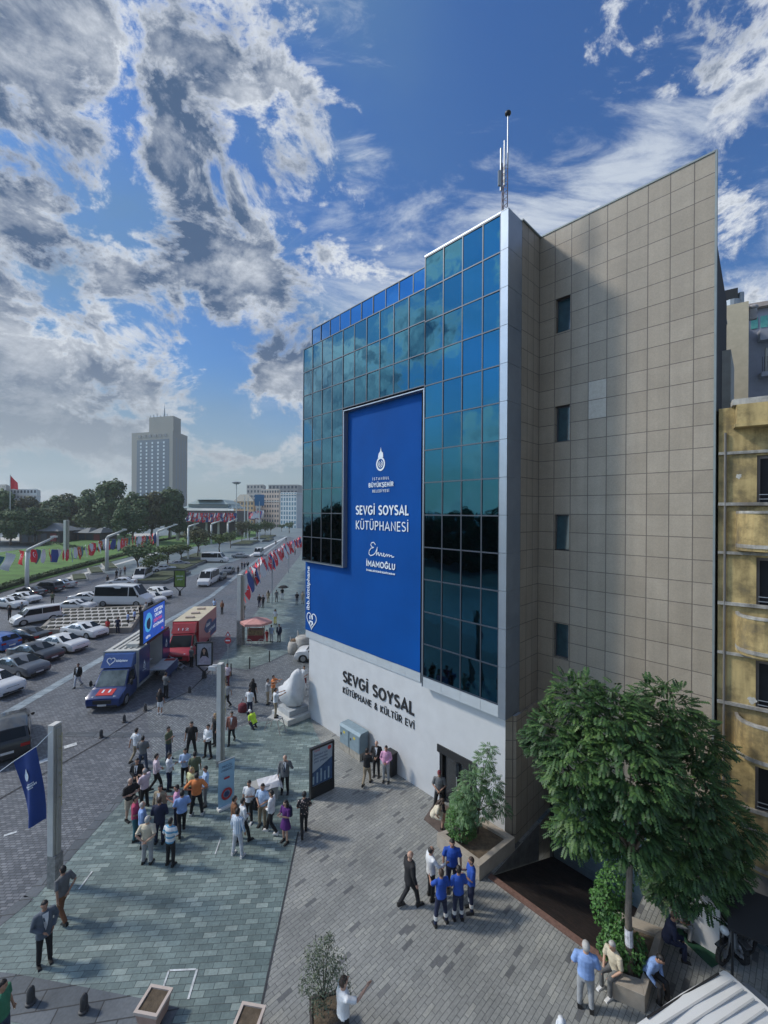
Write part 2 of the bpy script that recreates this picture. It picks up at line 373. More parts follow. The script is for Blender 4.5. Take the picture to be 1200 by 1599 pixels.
# ================================================================== GROUND
slate = paver('slate', .395, .175, R(-4), [(0, srgb(92, 107, 106)), (.3, srgb(104, 119, 117)), (.7, srgb(114, 130, 128)), (1, srgb(135, 148, 144))], srgb(58, 68, 69), .009, .5, .5, .4, .36, .42)
brick_g = paver('grey_brick', .40, .125, R(90) - BROT, [(0, srgb(92, 93, 94)), (.035, srgb(100, 101, 102)), (.055, srgb(130, 131, 128)), (.5, srgb(135, 136, 133)), (.85, srgb(140, 141, 137)), (1, srgb(150, 150, 144))], srgb(88, 90, 90), .009, .6, .37, .5, .22, .55)
cobble = paver('cobble', .22, .12, R(-4), [(0, srgb(84, 88, 94)), (.5, srgb(100, 104, 110)), (1, srgb(124, 127, 132))], srgb(56, 59, 64), .014, .55, .5, .5, .20, .15)
cobble_c = paver('cobble_crossing', .22, .12, R(38), [(0, srgb(94, 99, 103)), (.5, srgb(108, 114, 117)), (1, srgb(130, 134, 137))], srgb(64, 67, 71), .014, .55, .5, .5, .20, .15)
kerb_m = paver('kerb_stone', 1.1, .5, R(-9), [(0, srgb(72, 78, 84)), (1, srgb(96, 102, 108))], srgb(45, 48, 52), .02, .6, .5, .3, .2, .5)
pale_m = paver('pale_strip', 1.0, .5, R(-9), [(0, srgb(120, 132, 140)), (1, srgb(146, 158, 164))], srgb(88, 96, 102), .02, .5, .5, .3, .25, .4)
far_pave = paver('far_paving', 1.2, .6, R(-6), [(0, srgb(104, 116, 120)), (1, srgb(126, 138, 141))], srgb(84, 92, 96), .02, .45, .5, .2, .25, .06)
grass_m = mat('lawn', (.075, .165, .030), .9, var=.35, scale=.35, bump=.6, bscale=9)
soil_m = mat('soil', (.10, .075, .05), .95, var=.4, scale=6, bump=.8)
white_m = mat('white_paint', (.72, .73, .72), .6, var=.08)
worn_white = mat('worn_marking', (.52, .55, .56), .7, var=.35, scale=5)
conc = mat('concrete', (.36, .36, .34), .85, var=.2, scale=1.5, bump=.3)
conc_l = mat('pale_concrete', (.50, .50, .47), .8, var=.15, scale=2, bump=.2)
dark_m = mat('dark_void', (.012, .012, .014), .9, var=.3)
black_metal = mat('black_metal', (.018, .019, .021), .4, var=.1)
grey_metal = mat('grey_metal', (.30, .33, .36), .42, .3, var=.08)
trunk_m = mat('bark', (.11, .085, .062), .95, var=.4, scale=9, bump=.8)

# world ground with a rectangular hole for the ramp (building axes)
HA0, HA1, HB0, HB1 = .45, 4.4, -1.62, 7.0
def ab_sheet(name, rects, z, m):
    mb = MB()
    for (a0, a1, b0, b1) in rects:
        if a1 > a0 and b1 > b0: mb.quad(B(a0, b0, z), B(a1, b0, z), B(a1, b1, z), B(a0, b1, z))
    o = mb.build(name, m); o['kind'] = 'structure'; return o
def holed(A0, A1, B0, B1):
    return [(A0, HA0, B0, B1), (HA1, A1, B0, B1), (HA0, HA1, B0, HB0), (HA0, HA1, HB1, B1)]
ab_sheet('ground', holed(-1300, 1300, -1300, 1300), 0, far_pave)
brick_pts = [(-13.75, 2), (-13.75, -1.5), (-9.8, -4.0), (-8, -5.8), (-4.0, -12), (-2, -26), (30, -26), (30, 2)]
def clip(poly, f):
    out = []
    for i in range(len(poly)):
        p, q = poly[i], poly[(i + 1) % len(poly)]; fp, fq = f(p), f(q)
        if fp >= 0: out.append(p)
        if fp * fq < 0:
            t = fp / (fp - fq); out.append((p[0] + (q[0] - p[0]) * t, p[1] + (q[1] - p[1]) * t))
    return out
def brick_sheet():
    mb = MB()
    for f in ([lambda p: HA0 - p[0]], [lambda p: p[0] - HA0, lambda p: HA1 - p[0], lambda p: HB0 - p[1]], [lambda p: p[0] - HA1]):
        q = brick_pts
        for g in f: q = clip(q, g)
        if len(q) > 2: mb.poly([B(a, b, .004) for a, b in q])
    o = mb.build('brick_pavement', brick_g); o['kind'] = 'structure'
brick_sheet()
# cobbled plaza roadway (left), crossing roadway
sheet('road', [G(*p) for p in ((-330, 1700), (46, 1400), (137, 1300), (196, 1236), (240, 1190), (330, 1149), (400, 1128), (484, 1119), (484, 1040), (478, 1006), (420, 1034), (385, 1046), (338, 1038), (400, 957), (470, 866), (474, 845), (452, 838), (386, 869), (300, 900), (250, 905), (120, 890), (0, 925), (-260, 1010), (-700, 1200))], .004, cobble)
sheet('crossing_road', [G(*p) for p in ((338, 1040), (385, 1047), (420, 1035), (478, 1007), (486, 1040), (486, 1118), (400, 1128), (330, 1149), (240, 1190), (228, 1103), (296, 1080))], .012, cobble_c)
sheet('slate_pavement', [G(*p) for p in ((-330, 1700), (46, 1400), (137, 1300), (196, 1236), (240, 1190), (330, 1149), (400, 1128), (484, 1119), (492, 1142), (512, 1180), (500, 1230), (472, 1285), (458, 1337), (404, 1592), (396, 1640))], .008, slate)
sheet('slate_walk', [G(*p) for p in ((338, 1038), (400, 957), (470, 866), (474, 852), (600, 838), (600, 1000), (485, 1003), (478, 1006), (420, 1034), (385, 1046))], .008, slate)
def strip(name, pts, w, z, m, px=True):
    P = [G(*p) if px else Vector((*p, 0)) for p in pts]; mb = MB()
    for i in range(len(P) - 1):
        d = (P[i + 1] - P[i]).normalized(); n = Vector((-d.y, d.x, 0)) * w / 2
        mb.quad(*[(q.x, q.y, z) for q in (P[i] - n, P[i + 1] - n, P[i + 1] + n, P[i] + n)])
    o = mb.build(name, m); o['kind'] = 'structure'; return o
strip('kerb_line', [(-40, 1470), (46, 1402), (137, 1302), (196, 1238), (240, 1192)], .42, .0165, kerb_m)
strip('gutter_line', [(-60, 1278), (0, 1248), (158, 1158), (228, 1112), (296, 1080), (338, 1039)], .09, .020, mat('gutter', (.035, .037, .042), .8))
strip('gutter_line', [(338, 1039), (385, 1048), (420, 1035), (478, 1007)], .22, .0205, kerb_m)
strip('paving_band', [(100, 1147), (200, 1148), (340, 1149)], .5, .0165, kerb_m)
strip('paving_band', [(352, 1139), (470, 1094), (486, 1085)], .28, .0165, kerb_m)
strip('pale_paving_band', [(8, 1116), (112, 1056), (330, 931), (448, 838)], .75, .0165, pale_m)
strip('paving_band', [(-40, 1548), (0, 1553), (215, 1597), (260, 1610)], .95, .0165, kerb_m)
strip('drain_line', [(404, 1592), (458, 1337), (466, 1300)], .05, .0205, mat('gutter', (.035, .037, .042), .8))
def marking(a, b, w=.1):
    o = strip('road_marking', [a, b], w, .0235, worn_white); return o
marking((123, 1390), (144, 1362), .05); marking((252, 1552), (264, 1517), .05); marking((294, 1562), (308, 1515), .06); marking((264, 1517), (306, 1515), .05); marking((336, 1335), (345, 1309), .04)
marking((100, 1168), (120, 1162), .35); marking((60, 1192), (76, 1186), .35); marking((32, 1220), (50, 1213), .3); marking((6, 1306), (26, 1300), .12)
# worn chalky edge in front of the ramp
# park lawn: raised slope
lw = MB()
nearp = [G(-700, 1130), G(-260, 1000), G(0, 926), G(60, 908), G(120, 891), G(190, 873), G(250, 858)]
dirl = Vector((-.62, .78, 0))
rows_ = 14
vs = []; 
for i in range(rows_ + 1):
    t = i / rows_
    for p in nearp:
        q = p + dirl * (t * 75); z = .12 + 1.6 * t ** .8 + .25 * math.sin(q.x * .07 + q.y * .05) * t
        vs.append((q.x, q.y, z))
nn = len(nearp)
lw.add(vs, [(i * nn + j, i * nn + j + 1, (i + 1) * nn + j + 1, (i + 1) * nn + j) for i in range(rows_) for j in range(nn - 1)])
o = lw.build('lawn', grass_m, smooth=True); o['kind'] = 'structure'
sheet('park_path', [G(0, 849, .9) , G(130, 846, .9), G(240, 838, .9), G(250, 834, .9), G(120, 838, .9), G(-20, 842, .9)], 1.45, conc_l)
sheet('park_lawn', [G(205, 868), G(330, 850), G(400, 838), G(400, 828), G(200, 840)], .05, grass_m)

# ================================================================== LIBRARY BUILDING
lib = empty('library_building', CO, BROT, 'large library building with blue mirror glass curtain wall, beige stone side and white ground floor', 'building')
plaster = mat('white_plaster', (.52, .53, .54), .75, var=.06, scale=1.2, bump=.15, bscale=6)
panel_m = mat('aluminium_panel', (.25, .285, .33), .38, .55, var=.07, scale=1.5)
panel_l = mat('pale_panel', (.46, .50, .53), .5, .2, var=.06, scale=1)
trim_m = mat('white_trim', (.58, .62, .64), .4, .3, var=.05)
mull_m = mat('mullion', (.055, .065, .085), .4, .4, var=.1)
inner_m = mat('inner_dark', (.02, .024, .03), .8)
def tiles(name, ax, off_h, off_z, w, h, c0, c1, grout, var=.1):
    m, N, L, p = newmat(name)
    tc = N.new('ShaderNodeTexCoord'); s = N.new('ShaderNodeSeparateXYZ'); L.new(tc.outputs['Object'], s.inputs[0])
    c = N.new('ShaderNodeCombineXYZ')
    for k, (o_, off) in enumerate(((s.outputs[ax], off_h), (s.outputs[2], off_z))):
        a = N.new('ShaderNodeMath'); a.operation = 'SUBTRACT'; L.new(o_, a.inputs[0]); a.inputs[1].default_value = off; L.new(a.outputs[0], c.inputs[k])
    b = N.new('ShaderNodeTexBrick'); L.new(c.outputs[0], b.inputs[0]); b.offset = 0; b.squash = 1
    b.inputs['Color1'].default_value = (*c0, 1); b.inputs['Color2'].default_value = (*c1, 1); b.inputs['Mortar'].default_value = (*grout, 1)
    b.inputs['Scale'].default_value = 1; b.inputs['Mortar Size'].default_value = .014; b.inputs['Mortar Smooth'].default_value = .1
    b.inputs['Brick Width'].default_value = w; b.inputs['Row Height'].default_value = h; b.inputs['Bias'].default_value = -.1
    t = N.new('ShaderNodeTexNoise'); t.inputs['Scale'].default_value = .55; t.inputs['Detail'].default_value = 8; t.inputs['Roughness'].default_value = .65; t.inputs['Distortion'].default_value = 1.2
    L.new(tc.outputs['Object'], t.inputs[0])
    r = N.new('ShaderNodeMapRange'); L.new(t.outputs[0], r.inputs[0]); r.inputs[1].default_value = .28; r.inputs[2].default_value = .72; r.inputs[3].default_value = 1 - var; r.inputs[4].default_value = 1 + var
    g = N.new('ShaderNodeTexNoise'); g.inputs['Scale'].default_value = 26; g.inputs['Detail'].default_value = 4; L.new(tc.outputs['Object'], g.inputs[0])
    r2 = N.new('ShaderNodeMapRange'); L.new(g.outputs[0], r2.inputs[0]); r2.inputs[1].default_value = .25; r2.inputs[2].default_value = .75; r2.inputs[3].default_value = .9; r2.inputs[4].default_value = 1.1
    mm = N.new('ShaderNodeMath'); mm.operation = 'MULTIPLY'; L.new(r.outputs[0], mm.inputs[0]); L.new(r2.outputs[0], mm.inputs[1])
    # vertical rain streaks
    mp = N.new('ShaderNodeMapping'); mp.inputs['Scale'].default_value = (3.2, 3.2, .12); L.new(tc.outputs['Object'], mp.inputs[0])
    st = N.new('ShaderNodeTexNoise'); st.inputs['Scale'].default_value = 1; st.inputs['Detail'].default_value = 5; L.new(mp.outputs[0], st.inputs[0])
    r3 = N.new('ShaderNodeMapRange'); L.new(st.outputs[0], r3.inputs[0]); r3.inputs[1].default_value = .35; r3.inputs[2].default_value = .65; r3.inputs[3].default_value = .93; r3.inputs[4].default_value = 1.05
    m3 = N.new('ShaderNodeMath'); m3.operation = 'MULTIPLY'; L.new(mm.outputs[0], m3.inputs[0]); L.new(r3.outputs[0], m3.inputs[1])
    v = N.new('ShaderNodeVectorMath'); v.operation = 'SCALE'; L.new(b.outputs['Color'], v.inputs[0]); L.new(m3.outputs[0], v.inputs['Scale'])
    L.new(v.outputs[0], p.inputs['Base Color']); p.inputs['Roughness'].default_value = .55
    bp = N.new('ShaderNodeBump'); bp.inputs['Strength'].default_value = .6; bp.inputs['Distance'].default_value = .02; bp.invert = True
    L.new(b.outputs['Fac'], bp.inputs['Height']); L.new(bp.outputs[0], p.inputs['Normal'])
    return m
ST0, ST1, GR = (.268, .228, .176), (.308, .266, .210), (.11, .09, .075)
stone_f = tiles('stone_front', 0, .2, 24.07 - 40 * .741, .67, .741, ST0, ST1, GR)
stone_r = tiles('stone_return', 1, .72, 24.07 - 40 * .741, .51, .741, ST0, ST1, GR)
# --- ground floor white wall (b=0), doorway a -3.3..-1.3, z 0..2.5
w = MB(); DA0, DA1, DZ = -3.27, -1.30, 2.52
w.box(-13.75, DA0, 0, .35, 0, 5.0); w.box(DA1, 0, 0, .35, 0, 5.0); w.box(DA0, DA1, 0, .35, DZ, 5.0)
w.box(-13.75, -13.4, .35, 16, 0, 5.0)
w.build('ground_floor_wall', plaster, lib)
# chamfered stone pier + recessed return below the box
w = MB(); w.poly([(0.002, -.001, 0), (.30, .31, 0), (.30, .31, 5.02), (0.002, -.001, 5.02)]).quad((.30, .31, -2.6), (.30, 2.248, -2.6), (.30, 2.248, 5.02), (.30, .31, 5.02))
w.quad((.30, 2.25, -2.6), (.30, 7, -2.6), (.30, 7, 2.05), (.30, 2.25, 2.05))
w.build('pier_wall', stone_r, lib)
# upper core (blue banner fixed in front of it), dark inside
w = MB(); w.box(-14.0, -.05, .02, 14, 5.02, 23.2); w.box(-4.0, .05, .0, 6, 23.2, 24.55); w.build('core_wall', inner_m, lib)
# stone return + stone front wall
w = MB(); w.quad((.2, .72, 5.0), (.2, 2.25, 5.0), (.2, 2.25, 24.72), (.2, .72, 24.72)); w.quad((.2, .72, 5.0), (.3, .72, 5.0), (.3, 2.25, 5.0), (.2, 2.25, 5.0))
w.quad((.0, .72, 24.72), (.2, .72, 24.72), (.2, 2.25, 24.72), (.0, 2.25, 24.72))
w.build('stone_return', stone_r, lib)
WZ = [(20.43, 21.85), (15.93, 17.40), (11.47, 12.93), (7.05, 8.47)]
WA0, WA1 = .90, 1.50; SE = 6.1; SB = 2.25; SZ0 = 1.95
w = MB(); zs = [SZ0]
for z0, z1 in sorted(WZ): zs += [z0, z1]
zs.append(24.72)
w.quad((.2, SB, SZ0), (WA0, SB, SZ0), (WA0, SB, 24.72), (.2, SB, 24.72)); w.quad((WA1, SB, SZ0), (SE, SB, SZ0), (SE, SB, 24.72), (WA1, SB, 24.72))
for i in range(0, len(zs), 2): w.quad((WA0, SB, zs[i]), (WA1, SB, zs[i]), (WA1, SB, zs[i + 1]), (WA0, SB, zs[i + 1]))
for z0, z1 in WZ:   # reveals
    w.quad((WA0, SB, z0), (WA0, SB + .3, z0), (WA0, SB + .3, z1), (WA0, SB, z1)); w.quad((WA1, SB, z0), (WA1, SB, z1), (WA1, SB + .3, z1), (WA1, SB + .3, z0))
    w.quad((WA0, SB, z1), (WA0, SB + .3, z1), (WA1, SB + .3, z1), (WA1, SB, z1)); w.quad((WA0, SB, z0), (WA1, SB, z0), (WA1, SB + .3, z0), (WA0, SB + .3, z0))
w.quad((.2, SB, SZ0), (.2, 7, SZ0), (SE, 7, SZ0), (SE, SB, SZ0))
w.box(.21, SE - .01, SB + .31, SB + .4, 24.4, 24.715)
w.build('stone_wall', stone_f, lib)
light_tile = mat('light_tile', (.38, .355, .31), .6, var=.12, scale=8)
w = MB(); w.box(2.225, 2.865, SB - .004, SB, 17.42, 18.13); w.box(2.225, 2.865, SB - .004, SB, 16.68, 17.39); w.build('replacement_tile', light_tile, lib)
w = MB(); w.box(.2, SE, SB - .03, SB + .25, 24.72, 24.78); w.box(SE - .002, SE + .055, SB - .02, SB + .12, SZ0, 24.78); w.box(.14, .26, .70, SB - .03, 24.72, 24.78)
w.build('edge_trim', mat('teal_trim', (.20, .23, .23), .5, .3), lib)
wglass = mat('small_window_glass', (.015, .05, .065), .08, .0, var=.3, spec=.8)
for k, (z0, z1) in enumerate(WZ):
    f = MB(); f.box(WA0, WA1, SB + .2, SB + .26, z0, z0 + .05).box(WA0, WA1, SB + .2, SB + .26, z1 - .05, z1).box(WA0, WA0 + .05, SB + .2, SB + .26, z0 + .05, z1 - .05).box(WA1 - .05, WA1, SB + .2, SB + .26, z0 + .05, z1 - .05)
    fo = f.build('window', mull_m, lib)
    g = MB(); tl = .10 if k in (0, 2) else 0
    g.hexa([(WA0 + .05, SB + .21 - tl, z0 + .05), (WA1 - .05, SB + .21 - tl, z0 + .05), (WA1 - .05, SB + .22 - tl, z0 + .05), (WA0 + .05, SB + .22 - tl, z0 + .05), (WA0 + .05, SB + .23, z1 - .05), (WA1 - .05, SB + .23, z1 - .05), (WA1 - .05, SB + .24, z1 - .05), (WA0 + .05, SB + .24, z1 - .05)])
    g.build('pane', wglass, fo)
    MB().box(WA0, WA1, SB + .29, SB + .3, z0, z1).build('window_back', inner_m, fo)
# aluminium corner: front strip and return strip with joints at the floor lines
w = MB(); rowsz = [24.65 - i * 1.468 for i in range(14)]
zj = [5.02] + sorted(rowsz)[1:-1] + [24.72]
for i in range(len(zj) - 1):
    z0, z1 = zj[i] + .008, zj[i + 1] - .008
    w.box(-.12, .2, -.36, -.20, z0, z1)              # corner post
    w.box(.185, .2, -.199, .715, z0, z1)
w.box(.17, .184, -.19, .71, 5.03, 24.7)
w.build('corner_cladding', panel_m, lib)
# curtain wall glass
def glass_mat(name, col, rough=.03):
    m, N, L, p = newmat(name); p.inputs['Base Color'].default_value = (*col, 1); p.inputs['Metallic'].default_value = 1; p.inputs['Roughness'].default_value = rough
    tc = N.new('ShaderNodeTexCoord'); t = N.new('ShaderNodeTexNoise'); t.inputs['Scale'].default_value = .9; t.inputs['Detail'].default_value = 2; L.new(tc.outputs['Object'], t.inputs[0])
    b = N.new('ShaderNodeBump'); b.inputs['Strength'].default_value = .16; b.inputs['Distance'].default_value = .05; L.new(t.outputs[0], b.inputs['Height']); L.new(b.outputs[0], p.inputs['Normal'])
    return m
glass1 = glass_mat('mirror_glass', (.0150, .058, .088)); glass2 = glass_mat('mirror_glass_dark', (.0125, .050, .080)); glass3 = glass_mat('blue_glass', (.010, .055, .14), .06)
rng = random.Random(5)
def pane(a0, a1, z0, z1, b, m, parent):
    t1, t2 = rng.uniform(-.007, .007), rng.uniform(-.007, .007)
    g = MB(); g.add([(a0, b - t1, z0 - 0), (a1, b + t1, z0), (a1, b + t1 + t2, z1), (a0, b - t1 + t2, z1)], [(0, 1, 2, 3)])
    g.add([(a0, b + .02, z0), (a1, b + .02, z0), (a1, b + .02, z1), (a0, b + .02, z1)], [(3, 2, 1, 0)])
    return g.build('glass_panel', m, parent)
def curtain(name, colsx, rz, b, keep, m1, m2, mw=.05):
    f = MB()
    cols = sorted(colsx); rz = sorted(rz)
    for j in range(len(rz)):
        act = [i for i in range(len(cols) - 1) if (j < len(rz) - 1 and keep(i, j)) or (j > 0 and keep(i, j - 1))]
        if act: f.box(cols[act[0]] - mw / 2, cols[act[-1] + 1] + mw / 2, b - .03, b + .05, rz[j] - mw / 2, rz[j] + mw / 2)
    for i in range(len(cols)):
        act = [j for j in range(len(rz) - 1) if (i < len(cols) - 1 and keep(i, j)) or (i > 0 and keep(i - 1, j))]
        if act: f.box(cols[i] - mw / 2, cols[i] + mw / 2, b - .027, b + .047, rz[act[0]], rz[act[-1] + 1])
    fo = f.build('curtain_wall', mull_m, lib)
    for i in range(len(cols) - 1):
        for j in range(len(rz) - 1):
            if keep(i, j): pane(cols[i], cols[i + 1], rz[j], rz[j + 1], b, m1 if rng.random() < .7 else m2, fo)
    return fo
rc = [-3.98, -2.95, -1.95, -.93, -.13]
rc = [-3.98, -2.93, -1.92, -.93, -.13]
curtain('r', rc, [24.62 - i * 1.468 for i in range(14)], -.33, lambda i, j: True, glass1, glass2)
lc = [-14.06 + i * 1.008 for i in range(11)]
zl = [9.95 + i * 1.4756 for i in range(10)]
curtain('l', lc, zl, -.33, lambda i, j: i < 4 or j >= 6, glass1, glass2)
ts = [-14.05 + .35 + i * (9.6 / 10) for i in range(11)]
curtain('t', ts, [23.28, 24.5], .05, lambda i, j: True, glass3, glass3, .04)
w = MB()
w.box(-13.75, -4.0, .12, .3, 23.2, 24.48)
w.build('parapet', inner_m, lib)
# metal edges round the glass: bottom band, jambs, soffits
w = MB()
for i in range(4): w.box(rc[i] + .006, rc[i + 1] - .006 if i < 3 else -.13, -.34, -.2, 5.03, 5.50)
w.box(-4.02, -.13, -.2, 0, 5.02, 5.05)
w.build('bottom_band', panel_l, lib)
w = MB(); w.box(-4.06, -4.01, -.35, 0, 5.03, 18.62); w.box(-14.1, -9.93, -.34, 0.0, 9.86, 9.92); w.box(-9.98, -9.92, -.35, .0, 9.86, 18.62); w.box(-9.98, -4.01, -.35, 0, 18.63, 18.68); w.box(-14.12, -14.08, -.35, .0, 9.9, 23.2)
w.box(-14.1, .2, -.36, .05, 23.245, 23.27) if False else None
w.build('jamb', panel_m, lib)
w = MB(); 
for i in range(10): w.box(-14.1 + i * .97 + .005, -14.1 + (i + 1) * .97 - .005, -.05, 0, 5.02, 5.46)
w.build('sign_band', panel_l, lib)
w = MB(); w.box(-4.02, .2, -.36, -.0, 24.66, 24.72); w.build('coping', trim_m, lib)
# side wall that leaves the stone edge towards the back, dark openings
w = MB(); sdx = Vector((math.sin(R(42.3)), math.cos(R(42.3)), 0)); e0 = B(SE + .05, SB + .13)
inv = (Matrix.Translation(CO) @ Matrix.Rotation(BROT, 4, 'Z')).inverted()
def loc(p): return inv @ Vector(p)
def sidepts(d, z): q = e0 + sdx * d; q.z = z; return loc(q)
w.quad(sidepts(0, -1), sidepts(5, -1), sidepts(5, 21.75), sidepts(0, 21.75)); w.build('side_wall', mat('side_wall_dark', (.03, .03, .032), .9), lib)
# flat roof
w = MB(); w.box(-14, .1, .1, 14, 23.1, 23.2); 
r0_ = inv @ (e0 + sdx * 6); w.prism([(.2, SB + .32), (SE - .05, SB + .32), (r0_.x - .02, r0_.y), (.2, r0_.y)], 21.2, 21.3); w.build('roof', conc, lib)
w = MB(); n_ = Vector((sdx.y, -sdx.x, 0)) * .25
w.hexa([loc(e0 + sdx * 2.4 + n_ * k + Vector((0, 0, z))) if True else None for z in (16.4,) for k in (0, 1)] + [loc(e0 + sdx * 5.0 + n_ * k + Vector((0, 0, 16.4))) for k in (1, 0)] +
       [loc(e0 + sdx * 2.4 + n_ * k + Vector((0, 0, 19.0))) for k in (0, 1)] + [loc(e0 + sdx * 5.0 + n_ * k + Vector((0, 0, 19.0))) for k in (1, 0)])
w.build('concrete_panel', conc, lib)
# entrance: dark frame, doors, interior
w = MB(); w.box(DA0 - .1, DA1 + .0, -.06, .0, DZ - .28, DZ + .04); w.box(DA0, DA0 + .12, .05, .3, 0, DZ - .0); w.box(DA1 - .12, DA1, .05, .3, 0, DZ)
w.build('door_frame', black_metal, lib)
w = MB(); w.box(DA0, DA1, 1.6, 1.7, 0, DZ + .3); w.box(DA0, DA1, .36, 1.6, DZ, DZ + .05); w.box(DA0 - .05, DA0, .36, 1.6, 0, DZ); w.box(DA1, DA1 + .05, .36, 1.6, 0, DZ); w.build('lobby', inner_m, lib)
dg_ = mat('door_glass', (.02, .025, .03), .05, spec=.8)
for x0 in (DA0 + .14, (DA0 + DA1) / 2 + .02):
    d = MB().box(x0, x0 + .8, .2, .215, .08, DZ - .35).build('door', dg_, lib); MB().box(x0 + .68, x0 + .72, .14, .17, .8, 1.4).build('handle', grey_metal, d)
# black door-side box
# lettering on the wall
blk = mat('black_letters', (.015, .015, .018), .5)
caps('SEVGİ SOYSAL', .60, .115, blk, lib, (-7.53, -.012, 3.32), 5.45, depth=.03)
caps('KÜTÜPHANE & KÜLTÜR EVİ', .34, .050, blk, lib, (-7.53, -.012, 2.66), 5.5, depth=.02)

# ramp, shutter
redb = paver('ramp_brick', .22, .07, BROT * -1, [(0, srgb(28, 22, 20)), (.5, srgb(42, 31, 28)), (1, srgb(54, 42, 38))], srgb(18, 15, 14), .008, .8, .5, .4, .3, .6)  # tones lowered to hold the shade of trees and overhang on the ramp
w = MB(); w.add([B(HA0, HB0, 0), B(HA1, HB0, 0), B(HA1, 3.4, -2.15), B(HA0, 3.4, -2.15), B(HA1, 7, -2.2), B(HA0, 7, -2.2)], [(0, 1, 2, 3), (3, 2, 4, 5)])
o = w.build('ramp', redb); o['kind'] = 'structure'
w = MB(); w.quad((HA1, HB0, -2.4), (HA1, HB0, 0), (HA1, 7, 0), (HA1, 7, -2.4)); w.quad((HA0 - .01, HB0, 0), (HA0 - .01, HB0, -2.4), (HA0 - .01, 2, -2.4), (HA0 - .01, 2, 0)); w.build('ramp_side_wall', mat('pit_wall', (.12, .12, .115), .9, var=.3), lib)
shut = MB()
for i in range(26): shut.box(.5, 4.3, 3.3, 3.33 + (.02 if i % 2 else 0), -2.1 + i * .15, -2.1 + (i + 1) * .15 - .01)
shut.build('rolling_shutter', mat('shutter_grey', (.20, .27, .30), .5, .3, var=.1), lib)
w = MB(); w.box(.3, 4.4, 3.35, 3.4, -2.4, 2.0); w.box(4.4, SE, 3.3, 3.4, 0, 2.0); w.build('garage_wall', inner_m, lib)
w = MB(); w.bar(B(.40, HB0 - .1, .03), B(HA1 + .1, HB0 - .1, .03), .2, .06); o = w.build('ramp_kerb', mat('brick_red', (.16, .09, .07), .85, var=.3, scale=12)); o['kind'] = 'structure'

# rooftop mast
mast = empty('antenna_mast', B(-.35, .1, 24.6), 0, 'slim lattice antenna mast on the roof corner of the glass building', 'antenna')
w = MB()
for dx, dy in ((0, 0), (.22, 0), (.11, .19)): w.tube([(dx, dy, 0), (dx, dy, 2.4)], .022, 6)
for i in range(9):
    z = .1 + i * .26
    w.tube([(0, 0, z), (.22, 0, z + .2)], .012, 5).tube([(.22, 0, z), (.11, .19, z + .2)], .012, 5).tube([(.11, .19, z), (0, 0, z + .2)], .012, 5)
w.build('lattice', mat('mast_paint', (.20, .17, .20), .6), mast)
w = MB(); w.tube([(.22, 0, 2.2), (.22, 0, 4.35)], [.03, .022], 6); w.build('pole', grey_metal, mast)
w = MB(); w.ball((.22, 0, 4.4), (.13, .13, .09)); w.build('lamp', black_metal, mast, smooth=True)
w = MB(); w.tube([(-.05, 0, 1.3), (-.05, 0, 3.0)], .035, 6).tube([(.12, .1, 1.6), (.12, .1, 3.4)], .03, 6).box(-.16, -.06, -.04, .04, 1.5, 2.1); w.build('antenna', grey_metal, mast)

# ================================================================== BANNER
blue_b = mat('banner_blue', (.001, .062, .27), .8, var=.12, scale=.35, bump=.25, bscale=1.2, spec=.12)
ban = empty('facade_banner', B(-9.0, -.06, 5.5), BROT, 'huge blue library banner with white lettering hung in the opening of the glass facade', 'banner')
# L-shaped cloth, gently rippled
w = MB(); nx, nz = 60, 60
def by(a, z): return .012 * math.sin(a * 2.3) * math.sin(z * .7 + 1) - .0
xs = [-5.13 + i * 9.73 / nx for i in range(nx + 1)]; zs_ = [-.02 + j * 13.15 / nz for j in range(nz + 1)]
vid = {}; vs = []; fs = []
for i in range(nx + 1):
    for j in range(nz + 1):
        vid[i, j] = len(vs); vs.append((xs[i], by(xs[i], zs_[j]), zs_[j]))
for i in range(nx):
    for j in range(nz):
        if (xs[i] + xs[i + 1]) / 2 < -.95 and (zs_[j] + zs_[j + 1]) / 2 > 4.6: continue
        fs.append((vid[i, j], vid[i + 1, j], vid[i + 1, j + 1], vid[i, j + 1]))
w.add(vs, fs); o = w.build('cloth', blue_b, ban, smooth=True)
wt = mat('banner_white', (.66, .72, .78), .7, var=.05)
tx = 1.86  # centre of the column of text (a = -7.14)
caps('SEVGİ SOYSAL', .47, .088, wt, ban, (tx, -.03, 7.36), 3.95)
caps('KÜTÜPHANESİ', .47, .058, wt, ban, (tx, -.03, 6.55), 3.95)
caps('İSTANBUL', .14, .022, wt, ban, (tx, -.03, 9.16), 1.25, gap=.5)
caps('BÜYÜKŞEHİR', .22, .045, wt, ban, (tx, -.03, 8.80), 1.85)
caps('BELEDİYESİ', .14, .022, wt, ban, (tx, -.03, 8.52), 1.25, gap=.3)
caps('İMAMOĞLU', .30, .062, wt, ban, (tx, -.03, 4.62), 2.15)
text('İSTANBUL BÜYÜKŞEHİR BELEDİYE BAŞKANI', .12, wt, ban, 'lettering', (tx, -.035, 4.36), ext=.004, off=.004, width=2.15)
def stroke(pts, w_, m, parent, name='emblem', y=-.035, closed=False):
    mb = MB(); P = [Vector((p[0], y, p[1])) for p in pts]
    if closed: P.append(P[0])
    for i in range(len(P) - 1):
        d = (P[i + 1] - P[i])
        if d.length < 1e-5: continue
        d.normalize(); n = Vector((-d.z, 0, d.x)) * w_ / 2; e = d * w_ * .3
        mb.quad(P[i] - n - e, P[i + 1] - n + e, P[i + 1] + n + e, P[i] + n - e)
    return mb
